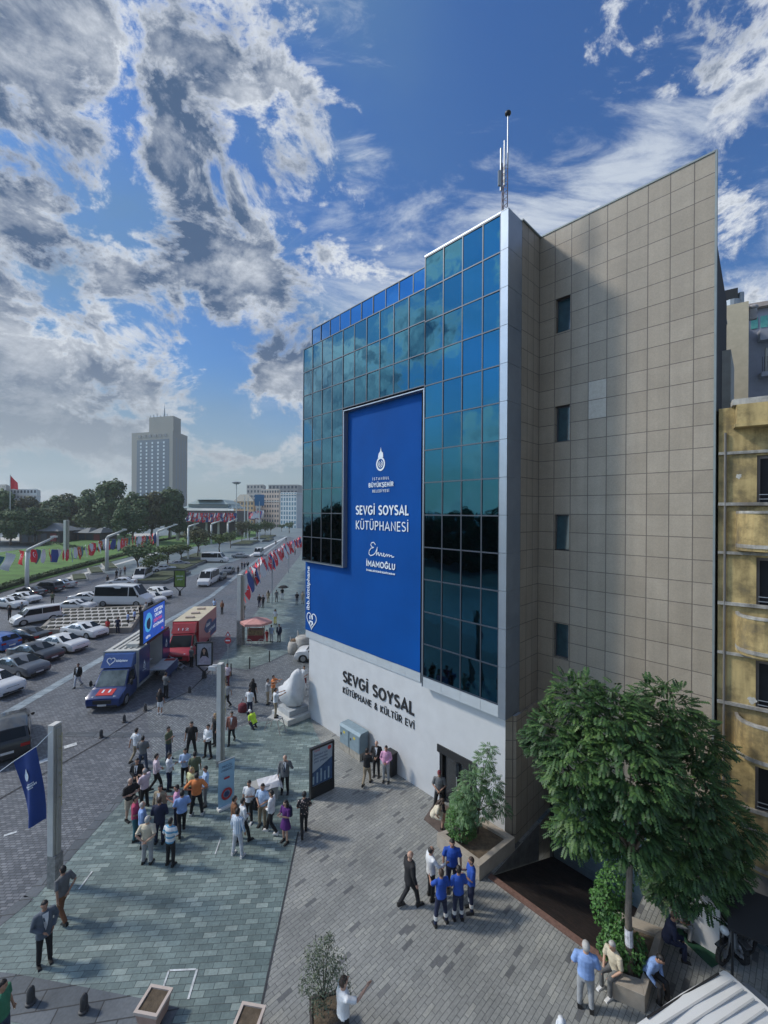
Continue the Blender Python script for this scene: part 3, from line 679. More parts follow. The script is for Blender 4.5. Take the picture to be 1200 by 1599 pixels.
# handwritten first name above the surname
sig = [(-.38, .72), (-.50, .86), (-.68, .82), (-.74, .66), (-.62, .54), (-.50, .52), (-.70, .46), (-.86, .26), (-.88, .06), (-.74, -.04), (-.52, .04), (-.36, .20), (-.26, .44), (-.22, .56), (-.28, .20), (-.30, .02), (-.20, .20), (-.10, .22), (-.16, .10), (-.06, .02), (.02, .20), (.10, .18), (.10, .04), (.20, .04), (.30, .18), (.24, .22), (.22, .06), (.34, .0), (.44, .16), (.50, .18), (.50, .02), (.58, .14), (.66, .16), (.66, .02), (.76, .12), (.84, .12), (.86, .02), (1.0, .06)]
mb = stroke([(tx + x, 5.22 + z * .8) for x, z in sig], .045, wt, ban); mb.build('signature', wt, ban)
# municipal emblem: disc with domes and a flame-like crown
def emblem(parent, cx, cz, s, m, y=-.035, back=None):
    mb = MB(); c = [(cx + s * .5 * math.cos(t * math.pi / 12), y, cz + s * .55 * math.sin(t * math.pi / 12)) for t in range(24)]
    for k in range(24):
        a, b_ = Vector(c[k]), Vector(c[(k + 1) % 24]); ctr = Vector((cx, y, cz))
        mb.quad(a, b_, ctr + (b_ - ctr) * .72, ctr + (a - ctr) * .72)
    for r_ in (.52, .26):
        for k in range(24):
            if k in (5, 6, 7, 17): continue
            a, b_ = Vector(c[k]), Vector(c[(k + 1) % 24]); ctr = Vector((cx, y, cz))
            mb.quad(ctr + (a - ctr) * r_, ctr + (b_ - ctr) * r_, ctr + (b_ - ctr) * (r_ - .13), ctr + (a - ctr) * (r_ - .13))
    mb.poly([(cx - s * .30, y, cz + s * .50), (cx + s * .30, y, cz + s * .50), (cx + s * .26, y, cz + s * .85), (cx + .1 * s, y, cz + s * .98), (cx + .02 * s, y, cz + s * 1.32), (cx - .04 * s, y, cz + s * 1.0), (cx - s * .22, y, cz + s * .82)])
    return mb.build('emblem', m, parent)
emblem(ban, tx - .02, 9.98, .66, wt)
# vertical writing and heart-shaped badge in the lower left corner
text('ibb.kütüphane', .46, wt, ban, 'lettering', (-4.62, -.035, 1.3), rot=(R(90), R(-90), 0), ext=.004, off=.006, align='LEFT', width=2.75)
def heart(cx, cz, s, n=36):
    P = []
    for i in range(n):
        t = 2 * math.pi * i / n; P.append((cx + s * (16 * math.sin(t) ** 3) / 16, cz + s * (13 * math.cos(t) - 5 * math.cos(2 * t) - 2 * math.cos(3 * t) - math.cos(4 * t)) / 15))
    return P
stroke(heart(-4.38, .72, .52), .07, wt, ban, closed=True).build('emblem', wt, ban)
mb = MB()
for i, (x, z, w_, h_) in enumerate(((-4.55, .86, .12, .22), (-4.30, .90, .14, .26), (-4.42, .62, .36, .10), (-4.60, .50, .14, .12), (-4.28, .52, .16, .14), (-4.40, .40, .10, .14))): mb.box(x - w_ / 2, x + w_ / 2, -.036, -.034, z - h_ / 2, z + h_ / 2)
mb.build('emblem', wt, ban)

# ================================================================== YELLOW HOUSE (right edge)
E0 = CO - UF * 0 + (-UF) * 6.22 + VF * 2.35
YW = Vector((math.sin(R(55.7)), -math.cos(R(55.7)), 0)); YR = math.atan2(YW.y, YW.x)
yel = empty('yellow_house', E0, YR, 'old yellow apartment house with peeling render, curved balconies and dark tall windows', 'building')
def plaster_old(name, c, dirt):
    m, N, L, p = newmat(name); p.inputs['Roughness'].default_value = .9
    tc = N.new('ShaderNodeTexCoord'); t = N.new('ShaderNodeTexNoise'); t.inputs['Scale'].default_value = 1.1; t.inputs['Detail'].default_value = 10; t.inputs['Roughness'].default_value = .68; L.new(tc.outputs['Object'], t.inputs[0])
    r = N.new('ShaderNodeValToRGB'); e = r.color_ramp.elements; e.new(.5); e.new(.5)
    for k, (q, cc) in enumerate(((.30, dirt), (.44, tuple(x * .60 for x in c)), (.55, c), (.75, tuple(min(1, x * 1.25) for x in c)))): e[k].position = q; e[k].color = (*cc, 1)
    L.new(t.outputs[0], r.inputs[0])
    mp = N.new('ShaderNodeMapping'); mp.inputs['Scale'].default_value = (5, 5, .5); L.new(tc.outputs['Object'], mp.inputs[0])
    st = N.new('ShaderNodeTexNoise'); st.inputs['Scale'].default_value = 1; st.inputs['Detail'].default_value = 6; L.new(mp.outputs[0], st.inputs[0])
    q = N.new('ShaderNodeMapRange'); L.new(st.outputs[0], q.inputs[0]); q.inputs[1].default_value = .3; q.inputs[2].default_value = .6; q.inputs[3].default_value = .6; q.inputs[4].default_value = 1.05
    v = N.new('ShaderNodeVectorMath'); v.operation = 'SCALE'; L.new(r.outputs[0], v.inputs[0]); L.new(q.outputs[0], v.inputs['Scale']); L.new(v.outputs[0], p.inputs['Base Color'])
    bp = N.new('ShaderNodeBump'); bp.inputs['Strength'].default_value = .5; bp.inputs['Distance'].default_value = .02; L.new(t.outputs[0], bp.inputs['Height']); L.new(bp.outputs[0], p.inputs['Normal'])
    MATS[name] = m; return m
yplas = plaster_old('yellow_render', (.46, .345, .155), (.12, .10, .07)); ledge_m = plaster_old('weathered_stone', (.42, .40, .36), (.20, .17, .14))
floors = [5.35 - 3.17, 5.35, 8.5, 11.7, 14.87]; YB = [(.93, 2.0), (3.2, 4.3)]
w = MB(); xs0 = 0
for (x0, x1) in [(0, YB[0][0]), (YB[0][1], YB[1][0]), (YB[1][1], 6)]: w.box(x0, x1, 0, .3, 0, 16.4)
for (x0, x1) in YB:
    prev = 0
    for zt in floors: w.box(x0, x1, 0, .3, prev, zt - 1.62); prev = zt - .04
    w.box(x0, x1, 0, .3, prev, 16.4)
w.box(0, .3, .3, 6, 0, 16.4)
w.box(0.3, 6, .9, 1.0, 0, 16.3)
w.build('wall', yplas, yel)
w = MB()
for z in (14.9, 11.72, 8.52, 5.36): w.box(-.01, 6.05, -.07, 0, z, z + .09)
for z in (13.27, 10.1, 6.93, 3.75): w.box(-.01, 6.05, -.09, 0, z, z + .10)
w.box(.30, 6.1, -.35, .35, 16.4, 16.58)
w.build('cornice', ledge_m, yel)
w = MB(); w.box(.35, 6.1, -.45, 0, 15.7, 15.8); w.box(.4, 6.1, -.42, -.02, 15.8, 16.39); w.build('parapet', yplas, yel)
wood_m = mat('old_frame', (.15, .13, .12), .8, var=.2)
for (x0, x1) in YB:
    for zt in floors[1:]:
        f = MB(); f.box(x0, x0 + .09, .1, .2, zt - 1.6, zt - .05).box(x1 - .09, x1, .1, .2, zt - 1.6, zt - .05).box(x0 + .09, x1 - .09, .1, .2, zt - .14, zt - .05).box(x0 + .09, x1 - .09, .1, .2, zt - 1.6, zt - 1.54)
        fo = f.build('window', wood_m, yel); MB().box(x0 + .09, x1 - .09, .17, .19, zt - 1.54, zt - .14).build('pane', dark_m, fo)
        rl = MB()
        for k in range(3): rl.box(x0 + .05, x1 - .05, -.02, 0.0, zt - 1.55 + k * .14, zt - 1.53 + k * .14)
        rl.build('railing', grey_metal, yel)
    for zt in floors[1:]:
        n = 12; o_ = []; i_ = []; xm = (x0 + x1) / 2; hw = (x1 - x0) / 2 + .5
        for k in range(n + 1):
            t = math.pi * k / n; xx = xm - hw * math.copysign(abs(math.cos(t)) ** .6, math.cos(t)); yy = -.80 * abs(math.sin(t)) ** .7
            o_.append((xx, yy)); i_.append((xm + (xx - xm) * .93, yy * .88))
        b_ = MB(); zb, zt2 = zt - 2.85, zt - 1.85
        for k in range(n):
            b_.hexa([(*o_[k], zb), (*o_[k + 1], zb), (*i_[k + 1], zb), (*i_[k], zb), (*o_[k], zt2), (*o_[k + 1], zt2), (*i_[k + 1], zt2), (*i_[k], zt2)])
        b_.prism([(x, y) for x, y in o_] , zb - .14, zb - .001)
        bo = b_.build('balcony', yplas, yel)
        r_ = MB()
        for k in range(n):
            r_.hexa([(o_[k][0] , o_[k][1] - .03, zt2), (o_[k + 1][0], o_[k + 1][1] - .03, zt2), (*i_[k + 1], zt2), (*i_[k], zt2), (o_[k][0], o_[k][1] - .03, zt2 + .08), (o_[k + 1][0], o_[k + 1][1] - .03, zt2 + .08), (*i_[k + 1], zt2 + .08), (*i_[k], zt2 + .08)])
            r_.hexa([(o_[k][0] , o_[k][1] - .03, zb - .05), (o_[k + 1][0], o_[k + 1][1] - .03, zb - .05), (o_[k + 1][0], o_[k + 1][1], zb - .05), (o_[k][0], o_[k][1], zb - .05), (o_[k][0], o_[k][1] - .03, zb + .06), (o_[k + 1][0], o_[k + 1][1] - .03, zb + .06), (o_[k + 1][0], o_[k + 1][1], zb + .06), (o_[k][0], o_[k][1], zb + .06)])
        r_.build('balcony_rim', ledge_m, bo)
bpm = mat('bare_plaster', (.46, .44, .39), .9, var=.2, scale=6)
for px_, pz_, s_ in ((.62, 12.5, .13), (.85, 9.0, .30), (.5, 14.2, .07), (.85, 7.2, .10), (.72, 5.9, .18)):
    MB().poly([(px_ + s_ * math.cos(k * .42) * (1 + .22 * math.sin(k * 1.9 + px_ * 9) + .12 * math.sin(k * 3.7)), -.004, pz_ + s_ * 1.1 * math.sin(k * .42) * (1 + .25 * math.sin(k * 1.3) + .1 * math.cos(k * 4.1))) for k in range(15)]).build('bare_plaster', bpm, yel)
MB().tube([(.16, -.06, 2), (.16, -.06, 15.6)], .035, 7).build('rain_pipe', mat('pipe_grey', (.14, .13, .12), .6), yel)
MB().box(.05, 6, -.02, 0, 0, 2.0).build('ground_floor', mat('grey_shop', (.12, .12, .12), .7), yel)

# generic far building ------------------------------------------------
def far_building(name, label, corners, z0, z1, wallm, winm, nf, nx_, cornice=None, roofh=0, roofm=None, glassband=False, ww=.55, wh=.55, sides=(0,), maxw=96):
    """corners: three world points (left, front corner, right/back); block with window parts"""
    A, Bc, D = [Vector((p[0], p[1], 0)) for p in corners]; E = A + D - Bc
    rt = empty(name, (Bc.x, Bc.y, z0), 0, label, 'building')
    P = [p - Bc for p in (A, Bc, D, E)]
    w = MB(); w.prism([(p.x, p.y) for p in P], 0, z1 - z0); w.build('wall', wallm, rt)
    cnt = 0
    for s in sides:
        p, q = (P[0], P[1]) if s == 0 else (P[1], P[2]); n_x = nx_ if s == 0 else max(2, int(nx_ * (P[2] - P[1]).length / (P[1] - P[0]).length))
        d = (q - p); L_ = d.length; d.normalize(); nrm = Vector((d.y, -d.x, 0)); fh = (z1 - z0) / nf
        for i in range(n_x):
            for j in range(nf):
                if cnt >= maxw: break
                cnt += 1
                c0 = p + d * (L_ * (i + .5 - ww / 2) / n_x) + nrm * .05; c1 = p + d * (L_ * (i + .5 + ww / 2) / n_x) + nrm * .05
                za, zb = fh * (j + .5 - wh / 2), fh * (j + .5 + wh / 2)
                g = MB(); g.hexa([(c0.x, c0.y, za), (c1.x, c1.y, za), (c1.x - nrm.x * .2, c1.y - nrm.y * .2, za), (c0.x - nrm.x * .2, c0.y - nrm.y * .2, za), (c0.x, c0.y, zb), (c1.x, c1.y, zb), (c1.x - nrm.x * .2, c1.y - nrm.y * .2, zb), (c0.x - nrm.x * .2, c0.y - nrm.y * .2, zb)])
                g.build('window', winm, rt)
    if cornice:
        w = MB()
        for zc in cornice:
            cen = (P[0] + P[2]) / 2
            w.prism([((p.x - cen.x) * 1.03 + cen.x, (p.y - cen.y) * 1.03 + cen.y) for p in P], zc, zc + .7)
        w.build('cornice', conc_l, rt)
    if roofh:
        cen = (P[0] + P[2]) / 2; w = MB(); top = [((p.x - cen.x) * .45 + cen.x, (p.y - cen.y) * .45 + cen.y, z1 - z0 + roofh) for p in P]; bot = [((p.x - cen.x) * 1.04 + cen.x, (p.y - cen.y) * 1.04 + cen.y, z1 - z0 + .01) for p in P]
        w.hexa(bot + top); w.build('roof', roofm, rt)
    return rt
win_d = mat('far_window', (.06, .08, .10), .2, var=.3, scale=.2)
win_b = mat('far_blue_window', (.09, .20, .27), .2, var=.2, scale=.1)
# hotel tower
HY = 480
ha, hb, hd = AT(210, 0, 488), AT(274, 0, 470), AT(297, 0, 505)
hot = far_building('hotel_tower', 'tall slab hotel tower with blue glazed front and pale end walls behind the park trees', (ha, hb, hd), -5, 13 + 124 / 647 * 475, mat('hotel_concrete', (.27, .27, .24), .8, var=.05), win_b, 1, 1, sides=())
P0, P1, P2 = ha - hb, Vector((0, 0, 0)), hd - hb
P0.z = P2.z = 0
def on(p, q, t, off):
    d = (q - p); n = Vector((d.y, -d.x, 0)).normalized() * off; return p + d * t + n
w = MB(); ht = 13 + 124 / 647 * 475 + 5
w.hexa([(*on(P0, P1, .13, .1).xy, 0), (*on(P0, P1, .92, .1).xy, 0), (*on(P0, P1, .92, -.5).xy, 0), (*on(P0, P1, .13, -.5).xy, 0), (*on(P0, P1, .13, .1).xy, ht - 9), (*on(P0, P1, .92, .1).xy, ht - 9), (*on(P0, P1, .92, -.5).xy, ht - 9), (*on(P0, P1, .13, -.5).xy, ht - 9)])
w.build('glazed_front', mat('hotel_blue', (.018, .06, .105), .35, var=.1, scale=.05), hot)
wl = mat('hotel_light_window', (.50, .58, .62), .4)
for i in range(5):
    for j in range(19):
        c = on(P0, P1, .235 + i * .14, .3); z = 18 + j * (ht - 32) / 18
        g = MB(); d = (P1 - P0).normalized() * 1.15; g.hexa([(*(c - d).xy, z), (*(c + d).xy, z), (c.x + d.x, c.y + d.y + .3, z), (c.x - d.x, c.y - d.y + .3, z), (*(c - d).xy, z + 2.3), (*(c + d).xy, z + 2.3), (c.x + d.x, c.y + d.y + .3, z + 2.3), (c.x - d.x, c.y - d.y + .3, z + 2.3)])
        g.build('window', wl, hot)
w = MB()
for i in range(10):
    for t0 in (.30, .62):
        pass
for k in range(4):
    a_ = on(P1, P2, .2 + k * .2, .15); b__ = on(P1, P2, .28 + k * .2, .15); w.hexa([(*a_.xy, 4), (*b__.xy, 4), (b__.x, b__.y + .3, 4), (a_.x, a_.y + .3, 4), (*a_.xy, ht - 7), (*b__.xy, ht - 7), (b__.x, b__.y + .3, ht - 7), (a_.x, a_.y + .3, ht - 7)])
w.build('side_glazing', mat('hotel_side', (.20, .24, .27), .5), hot)
w = MB(); a_ = on(P0, P1, .14, .4); b__ = on(P0, P1, .9, .4)
for k in range(6):
    a_ = on(P0, P1, .16 + k * .125, .4); b__ = on(P0, P1, .24 + k * .125, .4); w.hexa([(*a_.xy, ht - 6), (*b__.xy, ht - 6), (b__.x, b__.y + .5, ht - 6), (a_.x, a_.y + .5, ht - 6), (*a_.xy, ht - 3.2), (*b__.xy, ht - 3.2), (b__.x, b__.y + .5, ht - 3.2), (a_.x, a_.y + .5, ht - 3.2)])
w.build('top_window', win_d, hot)
q0, q1 = AT(237, 0, 490) - hb, AT(275, 0, 480) - hb; q2 = q1 + (P2 * .5)
w = MB(); cc_ = [q0, q1, q2, q0 + q2 - q1]; w.prism([(p.x, p.y) for p in cc_], ht, ht + 19); w.build('roof_block', MATS['hotel_concrete'], hot)
w = MB(); c = AT(261, 0, 490) - hb
w.tube([(c.x, c.y, ht + 19), (c.x, c.y, ht + 30)], [.9, .6], 6).tube([(c.x, c.y, ht + 30), (c.x, c.y, ht + 36)], [.3, .15], 5)
for k in range(7):
    c2 = AT(239 + k * 5.2, 0, 488) - hb; w.tube([(c2.x, c2.y, ht + 19), (c2.x, c2.y, ht + 21 + (k * 7 % 3))], .5, 5)
w.build('antenna', grey_metal, hot)

def Yz(py, Y, px=600): return AT(px, py, Y).z
cream = mat('cream_far', (.50, .43, .33), .8, var=.08, scale=.2); ochre = mat('ochre_far', (.50, .34, .18), .8, var=.1, scale=.2); greyf = mat('grey_far', (.36, .35, .33), .8, var=.1, scale=.2); whitef = mat('white_far', (.52, .56, .57), .7, var=.06, scale=.2)
pink_f = mat('pink_far', (.52, .42, .35), .8, var=.06, scale=.2)
def fb(name, label, x0, x1, x2, ytop, Y, *a, **k):
    pts = (AT(x0, 0, Y), AT(x1, 0, Y - 6), AT(x2, 0, Y + 18)); return far_building(name, label, pts, -1, Yz(ytop, Y, x0), *a, **k)
fb('office_block', 'beige block rising behind the ochre mansard building at the street end', 390, 416, 420, 757, 420, greyf, win_d, 9, 5, cornice=(30,))
fb('office_block', 'ochre building with grey mansard roof at the far end of the street', 370, 401, 404, 783, 345, ochre, win_d, 6, 6, roofh=6, roofm=mat('mansard', (.22, .22, .19), .7))
fb('office_block', 'tall cream stone building with rows of dark windows at the street end', 413, 441, 443, 764, 350, pink_f, win_d, 8, 7, cornice=(22, 31.5))
fb('office_block', 'white and blue glass building nearest the library at the street end', 443, 468, 490, 769, 330, whitef, win_b, 8, 6, cornice=(27,), ww=.6, wh=.7)
fb('office_block', 'grey flat block standing behind the cream building at the street end', 424, 470, 480, 757, 470, greyf, win_d, 8, 8)
fb('office_block', 'grey block peeping over the trees at the far left of the park', -10, 14, 22, 757, 300, greyf, win_d, 9, 3)
fb('office_block', 'pale stepped block over the trees beside the red flag', 20, 62, 68, 764, 310, whitef, win_d, 8, 8, cornice=(24,))
fb('office_block', 'small pale block between the pavilion and the ochre building', 362, 372, 376, 784, 420, whitef, win_d, 6, 2)
# clutter roofs
# pavilion with terrace canopy
pv = empty('pavilion', AT(330, 0, 215).xy.to_3d(), 0, 'low terrace pavilion with green tiered hipped roof and a long pale canopy', 'building')
def px2l(x, Y, ref): return AT(x, 0, Y).x - ref
rx = AT(330, 0, 215).x; S_ = 215 / 647
w = MB(); w.box(-42 * S_, 42 * S_, 0, 20, 0, Yz(799, 215) ); w.build('wall', mat('pavilion_wall', (.10, .09, .09), .7), pv)
w = MB()
for (hw1, z1_, hw2, z2_) in ((40, 795, 33, 790), (32, 789, 20, 782), (20, 782, 8, 780)):
    zA, zB = Yz(z1_, 215), Yz(z2_, 215); w.hexa([(-hw1 * S_, -1, zA), (hw1 * S_, -1, zA), (hw1 * S_, 20, zA), (-hw1 * S_, 20, zA), (-hw2 * S_, 3, zB), (hw2 * S_, 3, zB), (hw2 * S_, 16, zB), (-hw2 * S_, 16, zB)])
w.box(-31 * S_, 31 * S_, 0, 18, Yz(793, 215), Yz(789, 215) - .02); w.build('roof', mat('pavilion_roof', (.28, .36, .36), .6), pv)
w = MB(); w.box(-50 * S_, 42 * S_, -9, -1.2, Yz(816, 212), Yz(812.5, 212)); w.build('canopy', conc_l, pv)
for x in (-46, -28, -10, 8, 26, 40):
    MB().box(x * S_ - .4, x * S_ + .4, -8.5, -7.7, 0, Yz(816, 212)).build('column', conc_l, pv)
# park kiosks
rf = mat('kiosk_roof', (.16, .18, .19), .6, var=.1, scale=.3); kw = mat('kiosk_wall', (.07, .06, .055), .7, var=.3, scale=1)
for (x0, x1, yt, yb, Y, lab) in ((25, 103, 817, 848, 150, 'larger dark park kiosk with hipped grey roof at the left of the lawn'), (104, 168, 822, 846, 158, 'long low park cafe with several grey roofs right of the kiosk')):
    A_ = AT(x0, yb, Y); W_ = AT(x1, 0, Y).x - A_.x; hz = AT(x0, yt, Y).z - A_.z
    k_ = empty('park_kiosk', (A_.x + W_ / 2, Y, A_.z), 0, lab, 'kiosk'); hw = W_ / 2
    w = MB(); w.box(-hw * .86, hw * .86, 0, 9, 0, hz * .66); w.build('wall', kw, k_)
    w = MB()
    if x0 < 50: w.hexa([(-hw, -2, hz * .62), (hw, -2, hz * .62), (hw, 11, hz * .62), (-hw, 11, hz * .62), (-hw * .45, 3, hz), (hw * .35, 3, hz), (hw * .35, 6, hz), (-hw * .45, 6, hz)])
    else:
        for s in (-.66, 0, .66): w.hexa([(s * hw - hw * .34, -2, hz * .6), (s * hw + hw * .34, -2, hz * .6), (s * hw + hw * .34, 9, hz * .6), (s * hw - hw * .34, 9, hz * .6), (s * hw - hw * .08, 2, hz * .9), (s * hw + hw * .08, 2, hz * .9), (s * hw + hw * .08, 4, hz * .9), (s * hw - hw * .08, 4, hz * .9)])
    w.build('roof', rf, k_)
    for t in (-.6, -.2, .2, .6): MB().box(t * hw - 1.1, t * hw + 1.1, -.1, 0, .4, hz * .5).build('window', win_d if t < .5 else mat('kiosk_red', (.28, .05, .05), .6), k_)
# grey blue house and cream gable beyond the yellow house
gb = empty('grey_blue_house', AT(1160, 0, 24).xy.to_3d(), YR * .8, 'grey blue rendered house with teal tiled band and small balcony above the yellow house', 'building')
gbm = mat('grey_blue_render', (.27, .29, .36), .8, var=.08); teal = mat('teal_tile', (.10, .36, .33), .5, var=.2, scale=6)
zt, zb_ = Yz(487, 24, 1160), Yz(620, 24, 1160)
w = MB(); w.box(-.25, 8, 0, 6, zb_ - 8, zt); w.build('wall', gbm, gb)
w = MB(); w.box(-.4, 8.2, -.35, 6, zt, zt + .25); w.build('cornice', mat('gb_cornice', (.36, .30, .27), .8), gb)
w = MB()
for k in range(10): w.box(.05 + k * .42, .05 + k * .42 + .3, -.03, 0, zt - 1.1, zt - .45)
w.build('tile_band', teal, gb)
w = MB(); w.box(.75, 5, -.5, 0, zt - 1.95, zt - 1.35); w.box(.8, 5, -.55, 0, zt - 4.0, zt - 3.75); w.build('balcony', mat('gb_balcony', (.33, .35, .41), .8), gb)
f = MB().box(1.1, 2.2, -.06, 0, zt - 3.7, zt - 2.3).build('window', conc_l, gb); MB().box(1.25, 2.1, -.09, -.061, zt - 3.6, zt - 2.4).build('pane', dark_m, f)
w = MB(); 
for k in range(6): w.bar((.85 + k * .1, -.5, zt - 3.75), (.85 + k * .1, -.5, zt - 2.9), .02)
w.build('railing', black_metal, gb)
cg = empty('cream_house', AT(1134, 0, 22).xy.to_3d(), YR, 'plain cream gable wall with round metal chimney cowl between stone wall and grey blue house', 'building')
zt = Yz(478, 22, 1140); w = MB(); w.box(-.1, 1.0, 0, 3, 6, zt); w.build('wall', mat('cream_render', (.46, .40, .29), .8, var=.1), cg)
w = MB(); w.tube([(.35, .5, zt), (.35, .5, zt + .35)], .38, 14).tube([(.75, .6, zt), (.75, .6, zt + .75)], .14, 10); w.build('chimney', grey_metal, cg, smooth=False)
w = MB(); w.box(0.05, .6, .3, .8, zt + .36, zt + .95); w.build('chimney_cowl', black_metal, cg)
w = MB(); w.ball((1.25, .6, zt - .15), (.22, .2, .14)).box(1.1, 1.4, .5, .7, zt - .8, zt - .25); w.build('roof_vent', mat('vent_grey', (.3, .29, .3), .6), cg)

# ================================================================== VEGETATION
def leafmat(name, dark, mid, light, scale=1.2, rough=.6):
    m, N, L, p = newmat(name); p.inputs['Roughness'].default_value = rough
    tc = N.new('ShaderNodeTexCoord'); t = N.new('ShaderNodeTexNoise'); t.inputs['Scale'].default_value = scale; t.inputs['Detail'].default_value = 8; t.inputs['Roughness'].default_value = .7
    L.new(tc.outputs['Object'], t.inputs[0])
    g = N.new('ShaderNodeNewGeometry') ; oi = N.new('ShaderNodeObjectInfo')
    a = N.new('ShaderNodeMath'); a.operation = 'MULTIPLY_ADD'; L.new(oi.outputs['Random'], a.inputs[0]); a.inputs[1].default_value = .14; L.new(t.outputs[0], a.inputs[2])
    b = N.new('ShaderNodeMath'); b.operation = 'MULTIPLY_ADD'; L.new(g.outputs['Random Per Island'], b.inputs[0]); b.inputs[1].default_value = .28; L.new(a.outputs[0], b.inputs[2])
    r = N.new('ShaderNodeValToRGB'); e = r.color_ramp.elements; e.new(.5)
    for k, (q, cc) in enumerate(((.48, dark), (.68, mid), (.92, light))): e[k].position = q; e[k].color = (*cc, 1)
    L.new(b.outputs[0], r.inputs[0]); L.new(r.outputs[0], p.inputs['Base Color'])
    try: p.inputs['Transmission Weight'].default_value = 0
    except Exception: pass
    MATS[name] = m; return m
leaf_ail = leafmat('leaf_locust', (.010, .032, .010), (.028, .078, .018), (.085, .155, .032), .9)
leaf_park = leafmat('leaf_park', (.034, .066, .028), (.070, .120, .046), (.13, .185, .075), .12, .8)
leaf_park2 = leafmat('leaf_park_brown', (.050, .058, .028), (.088, .094, .044), (.13, .135, .06), .15, .8)
leaf_oliv = leafmat('leaf_olive', (.040, .058, .034), (.080, .105, .062), (.15, .18, .12), 2)
leaf_str = leafmat('leaf_street', (.035, .06, .016), (.075, .115, .03), (.13, .18, .05), .4, .8)
leaf_thu = leafmat('leaf_thuja', (.018, .055, .012), (.04, .12, .02), (.08, .20, .035), 4)
leaf_sap = leafmat('leaf_sapling', (.03, .07, .03), (.06, .13, .05), (.12, .22, .09), 2)
def rdir(rg):
    while True:
        v = Vector((rg.uniform(-1, 1), rg.uniform(-1, 1), rg.uniform(-1, 1)))
        if .05 < v.length < 1: return v.normalized()
def leafcloud(lobes, n, s, rg, up=.5, shell=.55, asp=.6):
    mb = MB(); tot = sum(l[1][0] * l[1][2] for l in lobes)
    for c, r in lobes:
        c = Vector(c)
        for _ in range(int(n * r[0] * r[2] / tot)):
            d = rdir(rg); k = shell + (1 - shell) * rg.random() ** .6
            k *= 1 + .12 * math.sin(d.x * 7 + c.x) * math.sin(d.z * 6 + c.y)
            p = c + Vector((d.x * r[0], d.y * r[1], d.z * r[2])) * k
            nrm = (d + rdir(rg) * .8 + Vector((0, 0, up))).normalized()
            t = nrm.cross(rdir(rg)).normalized(); b = nrm.cross(t); ss = s * rg.uniform(.55, 1.25)
            mb.add([p - t * ss, p - b * ss * asp, p + t * ss, p + b * ss * asp], [(0, 1, 2, 3)])
    return mb
def limbs(base, tops, r0, rg, n=7, fz=None):
    mb = MB(); base = Vector(base)
    fork = base + Vector((rg.uniform(-.1, .1), rg.uniform(-.1, .1), fz or (min(t[2] for t in tops) - base.z) * .6))
    mid = (base + fork) / 2 + Vector((rg.uniform(-.06, .06), rg.uniform(-.06, .06), 0)) * fork.z
    mb.tube([base, mid, fork], [r0, r0 * .85, r0 * .72], n); mb.mid = mid
    for t in tops:
        t = Vector(t); m = (fork + t) / 2 + Vector((0, 0, .12 * (t - fork).length))
        mb.tube([fork - Vector((0, 0, r0 * .3)), m, t], [r0 * .55, r0 * .35, r0 * .12], 6)
    return mb
# ---- big pinnate-leaved street tree in the foreground
rg = random.Random(11)
tb = G(984, 1520, .35)
tree = empty('street_tree', tb, 0, 'large tree with long feathery leaflets growing from the low stone planter by the ramp', 'tree')
LOB = [(905, 1098, 11.9, .85), (865, 1150, 11.7, .75), (955, 1120, 11.3, .95), (1040, 1112, 11.8, .9), (1088, 1160, 12.2, .85), (900, 1195, 11.0, .9), (985, 1200, 10.6, 1.15), (1070, 1235, 11.2, 1.1), (915, 1270, 11.2, .85),
       (985, 1290, 10.9, 1.0), (1060, 1310, 11.4, 1.05), (1125, 1290, 11.9, .85), (1120, 1345, 11.8, .7), (1085, 1380, 11.8, .7), (1010, 1150, 12.4, 1.0), (1140, 1325, 12.3, .5), (890, 1300, 11.6, .45), (1040, 1375, 11.9, .6), (848, 1160, 11.6, .42)]
lob = [(AT(x, y, Y) - tb, r * .93) for x, y, Y, r in LOB]
def fronds(lob, n, rg, fl=.46, pairs=8, ll=.13, lw=.034, droop=.5):
    mb = MB(); tot = sum(r * r for _, r in lob)
    for c, r in lob:
        for _ in range(int(n * r * r / tot)):
            d = rdir(rg); d.z = d.z * .9 + .15; d.normalize(); p = c + d * (r * (.35 + .65 * rg.random() ** .5))
            dr = (Vector((d.x, d.y, d.z * .3)) + rdir(rg) * .55).normalized(); side = dr.cross(Vector((0, 0, 1)))
            if side.length < .1: continue
            side.normalize(); L_ = fl * rg.uniform(.7, 1.25); q = p.copy(); dd = dr.copy(); st = L_ / pairs
            roll = rdir(rg) * .35
            for k in range(pairs):
                q2 = q + dd * st; dd = (dd + Vector((0, 0, -1)) * droop / pairs * 1.6).normalized()
                w_ = math.sin(math.pi * (k + .8) / (pairs + 1)) * .5 + .6
                for s in (-1, 1):
                    ld = (side * s + dd * .45 + Vector((0, 0, -.28)) + roll * .3).normalized(); a = q2 + ld * (ll * w_)
                    wv = dd * (lw * w_)
                    mb.add([q2 - wv * .2, (q2 + a) / 2 - wv, a, (q2 + a) / 2 + wv], [(0, 1, 2, 3)])
                q = q2
    return mb
fronds(lob, 5400, rg, .30, 6, .098, .036, .36).build('foliage', leaf_ail, tree)
lm_ = limbs((0, 0, 0), [l[0] for l in lob if l[0].z > 3.2], .10, rg, 10, 3.3); lm_.build('trunk', mat('pale_bark', (.15, .125, .10), .9, var=.3, scale=8, bump=.6), tree, smooth=True)
MB().tube([lm_.mid * .45, lm_.mid * .72], .103, 10, cap=False).build('tape', mat('tape_white', (.5, .5, .52), .6, var=.5, scale=7), tree)
